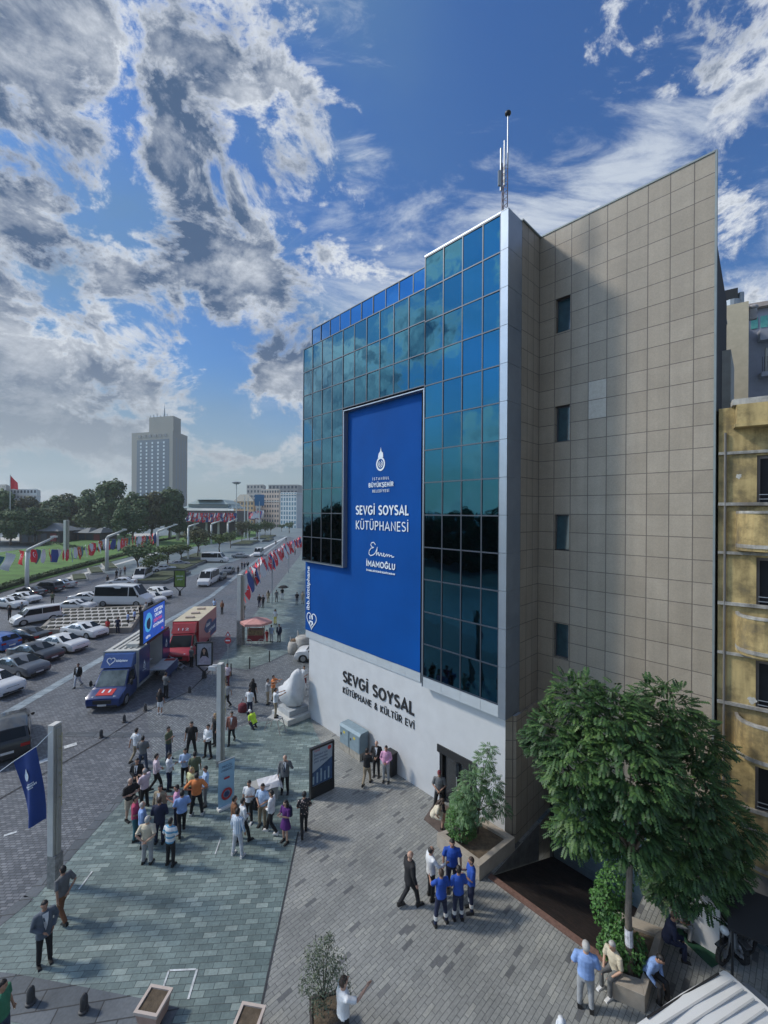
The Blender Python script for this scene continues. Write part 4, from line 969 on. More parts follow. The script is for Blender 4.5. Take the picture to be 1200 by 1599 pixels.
# lamps hung in the crown
# ---- low stone planter with hedge
pc = [G(953, 1532, .45), G(1008, 1556, .45), G(1037, 1450, .45), G(958, 1420, .45)]
pl = empty('stone_planter', pc[0].xy.to_3d(), 0, 'low beige stone bench planter around the base of the large tree', 'planter')
bench = mat('bench_stone', (.34, .30, .25), .8, var=.15, scale=3, bump=.2)
def ring_wall(P, th, z0, z1, closed=True):
    mb = MB(); n = len(P); cen = sum(P, Vector()) / n
    for i in range(n if closed else n - 1):
        a, b = P[i], P[(i + 1) % n]
        ia, ib = a + (cen - a).normalized() * th, b + (cen - b).normalized() * th
        mb.hexa([(a.x, a.y, z0), (b.x, b.y, z0), (ib.x, ib.y, z0), (ia.x, ia.y, z0), (a.x, a.y, z1), (b.x, b.y, z1), (ib.x, ib.y, z1), (ia.x, ia.y, z1)])
    return mb
P_ = [Vector((p.x, p.y, 0)) - pc[0].xy.to_3d() for p in pc]
ring_wall(P_, .42, 0, .45).build('wall', bench, pl, bevel=.01)
cen = sum(P_, Vector()) / 4
MB().poly([(p.x + (cen.x - p.x) * .15, p.y + (cen.y - p.y) * .15, .36) for p in P_]).build('soil', soil_m, pl)
rg = random.Random(3)
def shrub(name, loc, lobes, n, s, m, label, cat='shrub', group=None, **k):
    t = empty(name, loc, 0, label, cat, group); leafcloud(lobes, n, s, rg, **k).build('foliage', m, t)
    w = MB()
    for c, r in lobes[:3]: w.tube([(c[0] * .3, c[1] * .3, 0), (c[0], c[1], c[2])], [.035, .015], 5)
    w.build('stem', trunk_m, t); return t
hc = G(965, 1500, .4)
shrub('shrub', hc, [((0, 0, .35), (.42, .4, .5)), ((.1, .25, .75), (.40, .4, .55)), ((-.15, .5, 1.1), (.35, .4, .6)), ((.35, -.1, .35), (.4, .35, .5)), ((-.2, .1, .3), (.3, .3, .35)), ((.3, .7, 1.5), (.5, .4, .6))], 5200, .05, leaf_thu, 'dense bright green hedge bush filling the stone planter under the large tree', shell=.75)
hc = G(1060, 1470, .2)
shrub('shrub', B(5.55, 1.0, .2), [((0, 0, .6), (.7, .5, .7)), ((-.5, .3, 1.2), (.7, .5, .8)), ((.5, .2, 1.3), (.6, .5, .9)), ((-.3, .4, 2.0), (.6, .4, .6))], 3600, .07, leaf_park, 'dark climbing shrub in the shade against the stone building behind the large tree', shell=.6)
shrub('shrub', G(1175, 1480, 0), [((0, .8, 1.2), (.6, .4, .8)), ((.5, .9, 2.0), (.7, .4, .7))], 1600, .07, leaf_park, 'dark bush beside the motorcycles at the right edge', shell=.6)
# ---- left planter by the door with ball shrub and sapling
PL = [(-1.75, -2.05), (.25, -2.15), (.45, -.02), (-1.0, -.02)]
P_ = [B(*p) - B(-.6, -1.2) for p in PL]
p2 = empty('stone_planter', B(-.6, -1.2), 0, 'beige stone planter wall at the white corner beside the library door', 'planter')
ring_wall(P_, .34, 0, .52).build('wall', bench, p2, bevel=.01)
MB().poly([(p.x * .86, p.y * .86, .40) for p in P_]).build('soil', soil_m, p2)
shrub('ball_shrub', B(-1.1, -1.35, .38), [((0, 0, .55), (.62, .62, .62)), ((0, 0, 1.0), (.5, .5, .55)), ((.02, 0, 1.4), (.26, .26, .4))], 5200, .055, leaf_thu, 'rounded bright green evergreen shrub in the planter beside the library door', up=.8, shell=.86, asp=.35)
st_ = empty('sapling', B(-.75, -.75, .38), 0, 'young tree with fine grey green leaves against the white wall near the library door', 'tree')
lb = [(AT(x, y, 15.3) - st_.location, r) for x, y, r in ((757, 1190, .38), (740, 1225, .50), (770, 1228, .42), (722, 1245, .40), (755, 1262, .45), (783, 1262, .30), (765, 1170, .22), (728, 1275, .3))]
lb = [(c, r * .84) for c, r in lb]
fronds(lb, 820, rg, .22, 6, .075, .018, .4).build('foliage', leaf_sap, st_)
limbs((0, 0, 0), [l[0] for l in lb], .05, rg).build('trunk', trunk_m, st_, smooth=True)
# ---- potted olive at the bottom centre
ob = G(507, 1612, 0)
po = empty('plant_pot', ob, .2, 'dark square pot holding the small olive tree at the bottom edge', 'pot')
pm = mat('pot_dark', (.06, .05, .045), .7)
def pot(par, s, h, m, m2, t=.06):
    w = MB(); w.hexa([(-s * .8, -s * .8, 0), (s * .8, -s * .8, 0), (s * .8, s * .8, 0), (-s * .8, s * .8, 0), (-s, -s, h * .85), (s, -s, h * .85), (s, s, h * .85), (-s, s, h * .85)])
    w.build('body', m, par)
    w = MB(); q = s + .03
    for b in ((-q, q, -q, -q + t), (-q, q, q - t, q), (-q, -q + t, -q + t, q - t), (q - t, q, -q + t, q - t)): w.box(*b, h * .85 + .001, h)
    w.build('rim', m2, par); MB().box(-q + t, q - t, -q + t, q - t, h * .85 + .002, h * .93).build('soil', soil_m, par)
pot(po, .34, .55, pm, pm)
ol = empty('olive_tree', ob + Vector((0, 0, .5)), 0, 'small olive tree with grey green leaves standing in the dark pot at the bottom edge', 'tree')
lb = [(AT(x, y, 10.2) - ol.location, r) for x, y, r in ((505, 1480, .30), (490, 1500, .34), (525, 1510, .34), (505, 1530, .40), (480, 1540, .26), (535, 1545, .28), (500, 1565, .3), (515, 1468, .16))]
leafcloud([(c, (r, r, r)) for c, r in lb], 2300, .042, rg, .2, .25, .32).build('foliage', leaf_oliv, ol)
limbs((0, 0, -.1), [l[0] for l in lb], .03, rg).build('trunk', trunk_m, ol, smooth=True)
pinkpot = mat('pink_stone', (.40, .27, .22), .8, var=.15, scale=4, bump=.2)
for x, y, lab in ((240, 1592, 'square pink stone planter with bare soil near the bottom left bollards'), (388, 1622, 'square pink stone planter cut by the bottom edge left of the olive tree')):
    q = G(x, y, 0); pk = empty('stone_pot', q, -.14, lab, 'planter'); pot(pk, .29, .50, pinkpot, mat('pink_rim', (.50, .42, .37), .8, var=.1), .07)

# ---- park trees (three meshes, shared)
def park_mesh(seed, n=1700, s=.85):
    rg = random.Random(seed); lobes = []
    for i in range(13):
        t = rg.random(); a = rg.uniform(0, 6.28); rr = 5.0 * math.sin(math.pi * (.12 + .8 * t)) ** .7
        lobes.append(((rr * .75 * math.cos(a), rr * .75 * math.sin(a), 5 + 12 * t), (rg.uniform(2.2, 3.6),) * 2 + (rg.uniform(2.0, 3.2),)))
    lobes.append(((0, 0, 10), (4.4, 4.4, 6)))
    me = leafcloud(lobes, n, s, rg, .5, .5, .7).mesh('park_foliage', leaf_park); tr = limbs((0, 0, 0), [l[0] for l in lobes[:9]], .5, rg).mesh('park_trunk', trunk_m, True)
    return me, tr
pm_ = [park_mesh(s, 5200, .55) for s in (1, 2, 3)]
def put_tree(name, meshes, loc, sc, rz, label, group, cat='tree', m=None):
    t = empty(name, loc, rz, label, cat, group); t.scale = sc
    for nm, me in (('foliage', meshes[0]), ('trunk', meshes[1])):
        o = bpy.data.objects.new(nm, me); COL.objects.link(o); o.parent = t
        if m and nm == 'foliage': o.material_slots[0].link = 'OBJECT'; o.material_slots[0].material = m
    return t
rg = random.Random(21)
PT = [(3, 762, 60, 150, 1, 'dark tree at the left edge below the red flag'), (42, 772, 50, 165, 2, 'brownish tree left of the larger kiosk roof gap'), (60, 790, 46, 150, 0, 'low tree behind the larger park kiosk'), (92, 772, 56, 185, 0, 'tree behind the gap between the two kiosks'), (118, 768, 54, 190, 2, 'pale reddish topped tree above the cafe roofs'),
      (150, 762, 56, 180, 0, 'broad tree above the low cafe'), (182, 747, 58, 172, 1, 'tallest rounded tree left of the hotel tower'), (213, 766, 56, 160, 0, 'dark tree directly below the hotel tower'), (243, 764, 54, 165, 2, 'wide brownish tree at the foot of the hotel'), (270, 760, 50, 168, 1, 'tree under the right corner of the hotel'), (286, 788, 28, 175, 0, 'smaller tree between hotel and pavilion'),
      (22, 795, 44, 135, 1, 'dark tree at far left in front of the others'), (130, 795, 40, 200, 1, 'low tree filling the gap behind the cafe'), (160, 795, 40, 205, 2, 'low tree behind the broad tree'), (-30, 765, 60, 150, 0, 'dark tree just outside the left edge'), (75, 782, 46, 210, 1, 'far tree seen between kiosk trees'), (200, 790, 40, 140, 2, 'low dark tree right of the cafe')]
for x, yt, wpx, Y, v, lab in PT:
    zt = AT(x, yt, Y).z; base = 1.5; h = zt - base; wd = wpx / 647 * Y
    put_tree('park_tree', pm_[v], (AT(x, 0, Y).x, Y, base), (wd / 13.5, wd / 13.5, h / 19.6), rg.uniform(0, 6), lab, 'trees of the park', m=leaf_park2 if 'brown' in lab or 'reddish' in lab else leaf_park)
# trees and houses across the square, outside the frame, mirrored in the glass
for i in range(15):
    a_ = -120 + i * 12 ; 
    put_tree('park_tree', pm_[i % 3], (-78 - (i % 3) * 6, -52 + i * 8.5, -5), (1.15, 1.15, .93 + .12 * ((i * 7) % 4) / 3), i * 1.3, 'broad dark tree across the square, mirrored in the library glass', 'trees across the square')
# ---- street trees
def st_mesh(seed, n=900):
    rg = random.Random(seed); lobes = [((0, 0, 4.2), (1.7, 1.7, 1.5))]
    for i in range(7):
        a = i * .9; lobes.append(((1.3 * math.cos(a), 1.3 * math.sin(a), 3.3 + rg.random() * 1.8), (rg.uniform(.8, 1.2),) * 2 + (rg.uniform(.7, 1.1),)))
    return leafcloud(lobes, n, .22, rg, .4, .4, .6).mesh('street_foliage', leaf_str), limbs((0, 0, 0), [l[0] for l in lobes], .12, rg).mesh('street_trunk', trunk_m, True)
sm_ = [st_mesh(5), st_mesh(6)]
STT = [(215, 893, 845, 52, leaf_park, 'dark round street tree beside the white car in front of the hedge'), (262, 880, 850, 44, leaf_str, 'olive green young tree left in the median planters'), (247, 892, 862, 34, leaf_str, 'small pale green tree low in the median planters'), (283, 878, 848, 36, leaf_str, 'yellowish young tree behind the green advertising box'), (309, 872, 822, 44, leaf_park2, 'tall brownish street tree above the parked minibus'),
       (343, 862, 832, 36, leaf_str, 'pale green street tree behind the far minibus'), (360, 856, 828, 26, leaf_str, 'small pale tree right of the far minibus'), (378, 848, 812, 24, leaf_park2, 'brownish tree left of the avenue far off'), (390, 846, 812, 20, leaf_park, 'dark tree beside the avenue lamp far off'), (402, 846, 815, 18, leaf_park, 'narrow dark tree in the far median'),
       (414, 840, 812, 18, leaf_str, 'green tree before the cream office block'), (423, 838, 814, 16, leaf_park, 'small dark green tree before the cream office block'), (452, 832, 814, 16, leaf_park, 'dark low tree at the far end of the avenue'), (440, 830, 818, 14, leaf_park, 'tiny dark tree at the far end of the avenue'), (232, 905, 868, 24, leaf_str, 'low yellowish tree at the near end of the median')]
for i, (x, yb, yt, wpx, m, lab) in enumerate(STT):
    g = G(x, yb); h = AT(x, yt, g.y).z; wd = wpx / 647 * g.y
    put_tree('street_tree', sm_[i % 2], g, (wd / 4.4, wd / 4.4, h / 5.9), i, lab, 'young trees along the avenue', m=m)
# hedge rows
def hedge(pts, w_, h_, label, n=2500, s=.2):
    P = [G(*p) for p in pts]; o0 = P[0]; t = empty('hedge', o0, 0, label, 'hedge'); mb = MB(); tot = sum((P[i + 1] - P[i]).length for i in range(len(P) - 1))
    core = MB()
    for i in range(len(P) - 1):
        d = P[i + 1] - P[i]; nrm = Vector((-d.y, d.x, 0)).normalized()
        for _ in range(int(n * d.length / tot)):
            p = P[i] + d * rg.random() + nrm * rg.uniform(-w_ / 2, w_ / 2) - o0; p.z = h_ * (1 - .5 * rg.random() ** 2) if rg.random() < .6 else rg.uniform(0, h_)
            q = (rdir(rg) + Vector((0, 0, .5))).normalized(); a = q.cross(rdir(rg)).normalized() * s; b = q.cross(a)
            mb.add([p - a, p - b * .7, p + a, p + b * .7], [(0, 1, 2, 3)])
        a, b = P[i] - o0, P[i + 1] - o0; n2 = nrm * w_ * .4
        core.hexa([a - n2, b - n2, b + n2, a + n2] + [v + Vector((0, 0, h_ * .8)) for v in (a - n2, b - n2, b + n2, a + n2)])
    mb.build('foliage', leaf_park, t); core.build('branches', mat('hedge_core', (.02, .035, .012), .95), t)
hedge([(-60, 941), (0, 922), (60, 904), (120, 888), (190, 869), (230, 858)], 1.6, .9, 'long clipped hedge along the front edge of the lawn', 3600, .16)
hedge([(205, 866), (245, 846), (290, 838)], 1.4, 1.0, 'clipped hedge beside the second lawn by the lamp posts', 900, .22)
for pts, lab in (([(110, 851), (152, 848), (160, 846)], 'low hedge in front of the park cafe'), ([(76, 852), (92, 856), (130, 864)], 'dark hedge crossing the middle of the lawn'), ([(150, 864), (196, 858)], 'short dark hedge patch on the right of the lawn')):
    hedge(pts, 2.5, 1.6, lab, 700, .35)

# ================================================================== STREET FURNITURE
pyl_m = mat('pylon_paint', (.60, .59, .55), .55, var=.10, scale=2, bump=.05); pyl_b = mat('pylon_base', (.28, .27, .25), .9, var=.4, scale=6, bump=.4)
def pylon(x, yb, ytop, wpx, label, rz=-.12, base=.18, group='white square light pylons'):
    g = G(x, yb); h = AT(x, ytop, g.y).z; w_ = wpx / 647 * g.y
    t = empty('light_pylon', g, rz, label, 'pylon', group); a = w_ / 2
    MB().box(-a, a * .35, -a, a, h * base, h).build('shaft', pyl_m, t)
    MB().box(-a * 1.01, a * 1.01, -a * 1.01, a * 1.01, 0, h * base).build('base', pyl_b, t)
    w = MB(); w.box(a * .36, a * .6, -a * .8, a * .8, h * base, h * .995).box(a * .61, a, -a * .5, a * .5, h * base + .02, h * .98); w.build('edge_channel', mat('pylon_edge', (.34, .33, .29), .6), t)
    w = MB()
    for k in range(6): w.tube([(a, 0, h * (.55 + k * .075)), (a * 1.5, 0, h * (.55 + k * .075))], .02, 6)
    w.tube([(a * 1.5, 0, h * .5), (a * 1.5, 0, h * .95)], .014, 6); w.build('cable_clip', mat('clip_yellow', (.42, .38, .22), .6), t)
    return t
pylon(86, 1383, 1130, 14, 'tall white square pylon nearest the camera at lower left, with grimy base', base=.20)
pylon(345, 1196, 1036, 10, 'white square pylon behind the crowd beside the roll up banner', base=.06)
pylon(376, 1006, 897, 9, 'white square pylon beside the pretzel cart', base=.35)
pylon(104, 876, 812, 6, 'white round topped pylon standing on the lawn by the kiosks', base=.02)
pylon(278, 844, 812, 4, 'thin white post at the left end of the pavilion canopy', base=.02)
# lamp posts with bent arms
lm = mat('lamp_white', (.58, .60, .58), .5, var=.05)
def lamp(x, yb, ybend, xe, ye, label, wpx=5):
    g = G(x, yb); h = AT(x, ybend, g.y).z; e = AT(xe, ye, g.y) - g; r = wpx / 647 * g.y / 2
    t = empty('street_lamp', g, 0, label, 'street lamp', 'lamp posts with slanted arms')
    MB().tube([(0, 0, 0), (0, 0, h - .4)], [r * 1.15, r], 8).build('pole', lm, t, smooth=True)
    MB().tube([(0, 0, h - .4), (e.x * .06, 0, h), (e.x * .9, 0, h + (e.z - h) * .9)], [r, r * .9, r * .6], 8).build('arm', lm, t, smooth=True)
    MB().box(min(e.x * .88, e.x), max(e.x * .88, e.x) + .01, -r * 1.6, r * 1.6, e.z - r * .6, e.z + r * .5).build('lamp_head', lm, t)
lamp(42, 928, 858, 87, 838, 'slanted arm lamp post at the front of the lawn, leftmost and nearest'); lamp(167, 891, 838, 196, 827, 'slanted arm lamp post at the lawn behind the dark street tree', 4.5); lamp(246, 862, 829, 276, 819, 'slanted arm lamp post at the second lawn', 3.5)
lamp(294, 874, 822, 310, 817, 'slanted arm lamp post in the median beside the brownish tree', 3); lamp(330, 850, 818, 346, 813, 'slanted arm lamp post before the pavilion', 3); lamp(356, 846, 816, 370, 810, 'slanted arm lamp post right of the pavilion', 3)
for x, yb, yt, lab in ((369, 838, 755, 'tall floodlight mast rising over the avenue'), (382, 840, 775, 'white flag mast before the ochre building'), (387, 842, 777, 'second white flag mast before the ochre building'), (405, 842, 783, 'white sign mast carrying a round blue sign')):
    g = G(x, yb); h = AT(x, yt, g.y).z; t = empty('mast', g, 0, lab, 'mast'); MB().tube([(0, 0, 0), (0, 0, h)], [.32, .22], 6).build('pole', lm, t)
    if yt == 755: MB().rings([(0, 0, h - .3, 1.2, 1.2), (0, 0, h + .5, 2.4, 2.4), (0, 0, h + .9, 1.6, 1.6)], 10).build('lamp_head', grey_metal, t)
    if yt == 783: MB().box(-2.2, 2.2, -.15, .15, h - 2, h + 3.2).build('sign_panel', mat('sign_blue', (.04, .16, .32), .5), t)
g = AT(16, 762, 140); t = empty('flagpole', (g.x, 140, 2), 0, 'flagpole with large red flag above the trees at the left edge', 'flagpole'); MB().tube([(0, 0, 0), (0, 0, g.z + 2.5)], .12, 6).build('pole', lm, t)
redm = mat('flag_red', (.66, .02, .035), .7, var=.15, scale=1); navym = mat('flag_navy', (.03, .06, .22), .7, var=.15, scale=1); wtm = mat('flag_white', (.62, .62, .64), .7, var=.1, scale=1); greenm = mat('flag_teal', (.03, .14, .17), .7, var=.15, scale=1); orm = mat('flag_orange', (.52, .10, .03), .7, var=.1)
MB().add([(.1, 0, g.z - 2.4), (.1, 0, g.z + 2.2), (1.2, .1, g.z + .9), (2.6, -.1, g.z - .2), (2.7, 0, g.z - 2.6), (1.2, .15, g.z - 2.3)], [(0, 5, 2, 1), (5, 4, 3, 2)]).build('flag', redm, t)
# crescent and star helper on a flag (local x,z around cx,cz)
def crescent(cx, cz, s):
    mb = MB(); n = 14
    for k in range(n):
        t0, t1 = R(40 + 280 * k / n), R(40 + 280 * (k + 1) / n)
        def io(t): 
            f_ = math.sin((t - R(40)) / R(280) * math.pi); return (cx + s * math.cos(t), cz + s * math.sin(t)), (cx + s * (1 - .42 * f_) * math.cos(t) + .06 * s, cz + s * (1 - .42 * f_) * math.sin(t))
        (o0, i0), (o1, i1) = io(t0), io(t1); mb.quad((o0[0], 0, o0[1]), (o1[0], 0, o1[1]), (i1[0], 0, i1[1]), (i0[0], 0, i0[1]))
    pts = []
    for k in range(10):
        r_ = s * (.42 if k % 2 == 0 else .17); t = R(36 * k); pts.append((cx + s * 1.05 + r_ * math.cos(t), 0, cz + r_ * math.sin(t)))
    mb.poly(pts); return mb
# blue flag hanging from a rope beside the near pylon
fl = empty('hanging_flag', AT(46, 1170, 13.4), .5, 'large navy municipal flag hanging from a slanting white rope at lower left', 'flag')
w = MB(); nx, nz = 10, 18
tl, tr, br, bl_ = [AT(x, y, 13.4) - fl.location for x, y in ((21, 1190), (57, 1166), (68, 1283), (42, 1292))]
def fpt(u_, v_):
    p = (tl * (1 - u_) + tr * u_) * (1 - v_) + (bl_ * (1 - u_) + br * u_) * v_
    p = p + Vector((0.10 * math.sin(v_ * 4) * (1 - u_) * 0, .10 * math.sin(u_ * 6 + v_ * 2.5) * (.4 + v_), 0)); 
    p.x += .05 * math.sin(v_ * 3.1); return Euler((0, 0, -.5)).to_matrix() @ p
vs = [fpt(i / nx, j / nz) for j in range(nz + 1) for i in range(nx + 1)]
w.add(vs, [(j * (nx + 1) + i, j * (nx + 1) + i + 1, (j + 1) * (nx + 1) + i + 1, (j + 1) * (nx + 1) + i) for j in range(nz) for i in range(nx)])
w.build('cloth', mat('flag_blue', srgb(14, 52, 120), .6, var=.1), fl, smooth=True)
def onflag(u_, v_): return fpt(u_, v_) + Euler((0, 0, -.5)).to_matrix() @ Vector((0, -.03, 0))
w = MB(); c0 = (.42, .30)
for k in range(12):
    t0, t1 = 2 * math.pi * k / 12, 2 * math.pi * (k + 1) / 12
    w.poly([onflag(*c0), onflag(c0[0] + .15 * math.cos(t0), c0[1] + .062 * math.sin(t0)), onflag(c0[0] + .15 * math.cos(t1), c0[1] + .062 * math.sin(t1))])
w.poly([onflag(.34, .25), onflag(.50, .25), onflag(.44, .19)])
w.build('emblem', wt, fl)
w = MB()
for v0, v1, u0, u1 in ((.405, .42, .42, .76), (.43, .455, .30, .86), (.465, .48, .42, .72)):
    k = u0
    while k < u1 - .02:
        w.poly([onflag(k, v0), onflag(k + .035, v0), onflag(k + .035, v1), onflag(k, v1)]); k += .05
w.build('lettering', wt, fl)
w = MB(); w.tube([AT(-30, 1227, 13.5), AT(20, 1190, 13.4), AT(57, 1166, 13.4), AT(81, 1142, 13.6)], .012, 5); tag(w.build('rope', wt), 'white rope slanting from the near pylon to the left edge, carrying the navy flag', 'rope')
# buntings -------------------------------------------------------------
flag_shapes = {}
def flagmesh(kind, m, crest):
    mb = MB(); nx, nz = 2, 5; vs = []
    for j in range(nz + 1):
        for i in range(nx + 1):
            t = j / nz; wd = 1.0 if kind == 0 else (1 - t * .75)
            x = (i / nx - .5) * wd; vs.append((x + .08 * math.sin(t * 5), .12 * math.sin(t * 4 + i), -t))
    mb.add(vs, [(j * (nx + 1) + i, j * (nx + 1) + i + 1, (j + 1) * (nx + 1) + i + 1, (j + 1) * (nx + 1) + i) for j in range(nz) for i in range(nx)])
    me = None
    if crest:
        mb.m = 1
        for s_ in (-1, 1):
            c = crescent(0, -.42, .2); mb.add([(v[0], s_ * .09 + .12 * math.sin(-v[2] * 4 + 1), v[2]) for v in c.v], c.f)
    return mb.mesh('flag', [m, wt] if crest else m, True)
FM = [flagmesh(0, redm, True), flagmesh(1, wtm, False), flagmesh(0, navym, False), flagmesh(0, redm, True), flagmesh(0, wtm, False), flagmesh(1, greenm, False), flagmesh(1, orm, True), flagmesh(1, navym, False)]
def bunting(pts, n, size, lean, seq, label, jit=.15, group=None):
    rgb = random.Random(len(pts) * 7 + n); P = [Vector(p) for p in pts]; t = empty('flag_bunting', P[0], 0, label, 'bunting', group)
    MB().tube([p - P[0] for p in P], .015, 4).build('cord', wt, t)
    seg = [(P[i + 1] - P[i]).length for i in range(len(P) - 1)]; tot = sum(seg)
    for k in range(n):
        d = tot * (k + .5) / n; i = 0
        while d > seg[i]: d -= seg[i]; i += 1
        p = P[i].lerp(P[i + 1], d / seg[i]); dv = P[i + 1] - P[i]
        o = bpy.data.objects.new('flag', FM[seq[k % len(seq)]]); COL.objects.link(o); o.parent = t; o.location = p - P[0]
        s = size * rgb.uniform(.85, 1.15); o.scale = (s * .55, s * .55, s); o.rotation_euler = (rgb.uniform(-jit, jit), lean * (1 + rgb.uniform(-.4, .4)), math.atan2(dv.y, dv.x) + rgb.uniform(-.5, .5))
    return t
def seg_pts(l): return [AT(*q) for q in l]
bunting(seg_pts([(-30, 875, 62), (0, 868, 64), (30, 861, 65), (42, 857, 65), (60, 858, 68), (105, 858, 76), (140, 850, 85), (166, 842, 95)]), 26, 2.4, .25, [6, 5, 4, 0, 1, 0, 5, 4, 6, 2, 1, 3, 0, 2, 4], 'long row of large coloured flags strung between lamp posts across the lawn')
bunting(seg_pts([(166, 842, 95), (185, 842, 100), (208, 839, 110), (232, 836, 125), (246, 832, 132)]), 16, 2.8, .35, [0, 2, 4, 0, 6, 5, 3], 'far row of coloured flags strung beyond the dark street tree')
bunting(seg_pts([(377, 903, 41), (389, 893, 46), (405, 878, 54), (425, 864, 66), (440, 855, 80), (455, 846, 95), (470, 838, 115)]), 56, 2.3, -.2, [0, 4, 0, 2, 1, 0, 4, 7, 0, 1], 'dense row of flags strung from the food cart pylon along the right of the street', .3)
bunting(seg_pts([(377, 905, 43), (392, 889, 50), (411, 872, 60), (430, 860, 74), (448, 849, 92), (468, 840, 115)]), 52, 2.3, -.35, [0, 2, 4, 0, 1, 3, 4], 'second row of red and navy flags just behind the first along the street', .35)
bunting(seg_pts([(288, 800, 205), (310, 801, 205), (340, 801, 205), (368, 801, 205)]), 44, 2.6, 0, [0, 4, 0, 2], 'red and white flags along the pavilion terrace', .2)
bunting(seg_pts([(288, 806, 204.6), (330, 808, 204.6), (366, 806, 204.6)]), 40, 2.4, 0, [4, 0, 2, 0], 'lower row of small flags along the pavilion terrace', .2)
bunting(seg_pts([(374, 797, 300), (392, 800, 300), (410, 797, 300)]), 18, 5, .1, [0, 2, 4], 'flags hung before the ochre and cream buildings at the street end', .3)
# metal poles for bunting on the right walk
for x, yb, yt, lab in ((425, 942, 870, 'thin grey bunting pole beside the group under the umbrella'), (451, 895, 853, 'thin grey bunting pole far up the right walk'), (467, 872, 845, 'farthest thin bunting pole near the library corner')):
    g = G(x, yb); h = AT(x, yt, g.y).z; tag(MB().tube([(0, 0, 0), (0, 0, h)], .07, 6).build('pole', grey_metal, loc=g), lab, 'pole')
# bollards ---------------------------------------------------------------
bm_m = mat('bollard_iron', (.045, .045, .048), .55, var=.3, scale=8)
bmesh_ = MB().rings([(0, 0, 0, .14, .14), (0, 0, .08, .14, .14), (0, 0, .1, .11, .11), (0, 0, .42, .105, .105), (0, 0, .5, .08, .08), (0, 0, .55, .03, .03)], 12).mesh('bollard', bm_m, True); bmesh_.set_sharp_from_angle(angle=R(40))
for x, y, lab in ((158, 1152, 'short iron bollard nearest the front of the blue truck'), (194, 1128, 'short iron bollard, second from the near end of the row beside the blue truck'), (227, 1110, 'short iron bollard in the middle of the row beside the blue truck'), (296, 1082, 'short iron bollard at the rear of the blue truck'), (360, 1054, 'short iron bollard beside the no entry sign'), (48, 1568, 'short iron bollard at the bottom left corner'), (131, 1580, 'short iron bollard between the corner bollard and pink planter')):
    o = bpy.data.objects.new('bollard', bmesh_); COL.objects.link(o); o.location = G(x, y); o.scale = (.85, .85, .85); tag(o, lab, 'bollard', 'short iron bollards')
tb_ = MB().rings([(0, 0, 0, .05, .05), (0, 0, .9, .05, .05), (0, 0, .93, .06, .06), (0, 0, 1.0, .03, .03)], 8).mesh('post', bm_m, True)
for x, y, lab in ((361, 1056, 'thin black post behind the white floodlight'), (390, 1045, 'thin black post left in the row before the slate walk'), (421, 1034, 'thin black post in the middle of the row before the slate walk'), (454, 1022, 'thin black post nearest the bulk bags')):
    o = bpy.data.objects.new('post', tb_); COL.objects.link(o); o.location = G(x, y); tag(o, lab, 'bollard', 'thin black posts')
# advertising boxes --------------------------------------------------------
def adbox(name, g, rz, w_, h_, z0, label, poster, thick=.14, legs='v'):
    t = empty(name, g, rz, label, 'advert box')
    f = MB(); f.box(-w_ / 2, w_ / 2, -thick / 2, thick / 2, z0, z0 + .09).box(-w_ / 2, w_ / 2, -thick / 2, thick / 2, z0 + h_ - .09, z0 + h_).box(-w_ / 2, -w_ / 2 + .09, -thick / 2, thick / 2, z0 + .09, z0 + h_ - .09).box(w_ / 2 - .09, w_ / 2, -thick / 2, thick / 2, z0 + .09, z0 + h_ - .09).box(-w_ / 2 + .09, w_ / 2 - .09, -.02, .05, z0 + .09, z0 + h_ - .09)
    f.build('frame', black_metal, t)
    if legs == 'v': MB().hexa([(-.16, -.12, 0), (.16, -.12, 0), (.16, .12, 0), (-.16, .12, 0), (-.12, -.06, z0 * .55), (.12, -.06, z0 * .55), (.12, .06, z0 * .55), (-.12, .06, z0 * .55)]).bar((0, 0, z0 * .5), (-w_ * .4, 0, z0 + .02), .09).bar((0, 0, z0 * .5), (w_ * .4, 0, z0 + .02), .09).build('stand', black_metal, t)
    else: MB().box(-w_ / 2, w_ / 2, -thick * .6, thick * .6, 0, z0 - .002).build('base', black_metal, t)
    p = MB().box(-w_ / 2 + .09, w_ / 2 - .09, -.026, -.0202, z0 + .09, z0 + h_ - .09).build('poster', poster, t)
    return t, p
pw = mat('poster_grey', (.34, .36, .42), .4, var=.25, scale=2)
# near box with the bridge-blue poster
ga, gb_ = G(484, 1248), G(521, 1230); d_ = gb_ - ga
t, p = adbox('advert_box', (ga + gb_) / 2, math.atan2(d_.y, d_.x), d_.length, 1.85, .42, 'black advertising box with blue and white poster standing on the paving before the library wall', mat('poster_pale', (.30, .37, .44), .35, var=.08), legs='b')
hw = d_.length / 2 - .09
w = MB(); w.poly([(-hw, -.028, .52), (hw, -.028, .52), (hw, -.028, 1.55), (-hw, -.028, 1.12)]); w.build('picture', mat('poster_blue', (.03, .075, .17), .4, var=.5, scale=5), t)
text('YENİ', .14, mat('poster_red', (.5, .03, .03), .5), t, 'lettering', (-hw + .25, -.03, 2.03), ext=.001, width=.3)
for k in range(3): text(('İstanbul için', 'yeni meydan', 'yeni yaşam')[k], .14, mat('poster_navy', (.02, .04, .12), .5), t, 'lettering', (-.08, -.03, 1.84 - k * .15), ext=.001, width=hw * 1.3)
MB().rings([(hw - .2, 0, 0, .0, .0)], 3) if False else None
w = MB(); w.poly([(hw - .16 + .1 * math.cos(i * .524), -.029, 2.02 + .1 * math.sin(i * .524)) for i in range(12)]); w.build('emblem', MATS['poster_red'], t)
w = MB()
for k in range(5): w.box(-.5 + k * .2, -.42 + k * .2, -.032, -.029, .6, .95 + (k * 37 % 5) * .06)
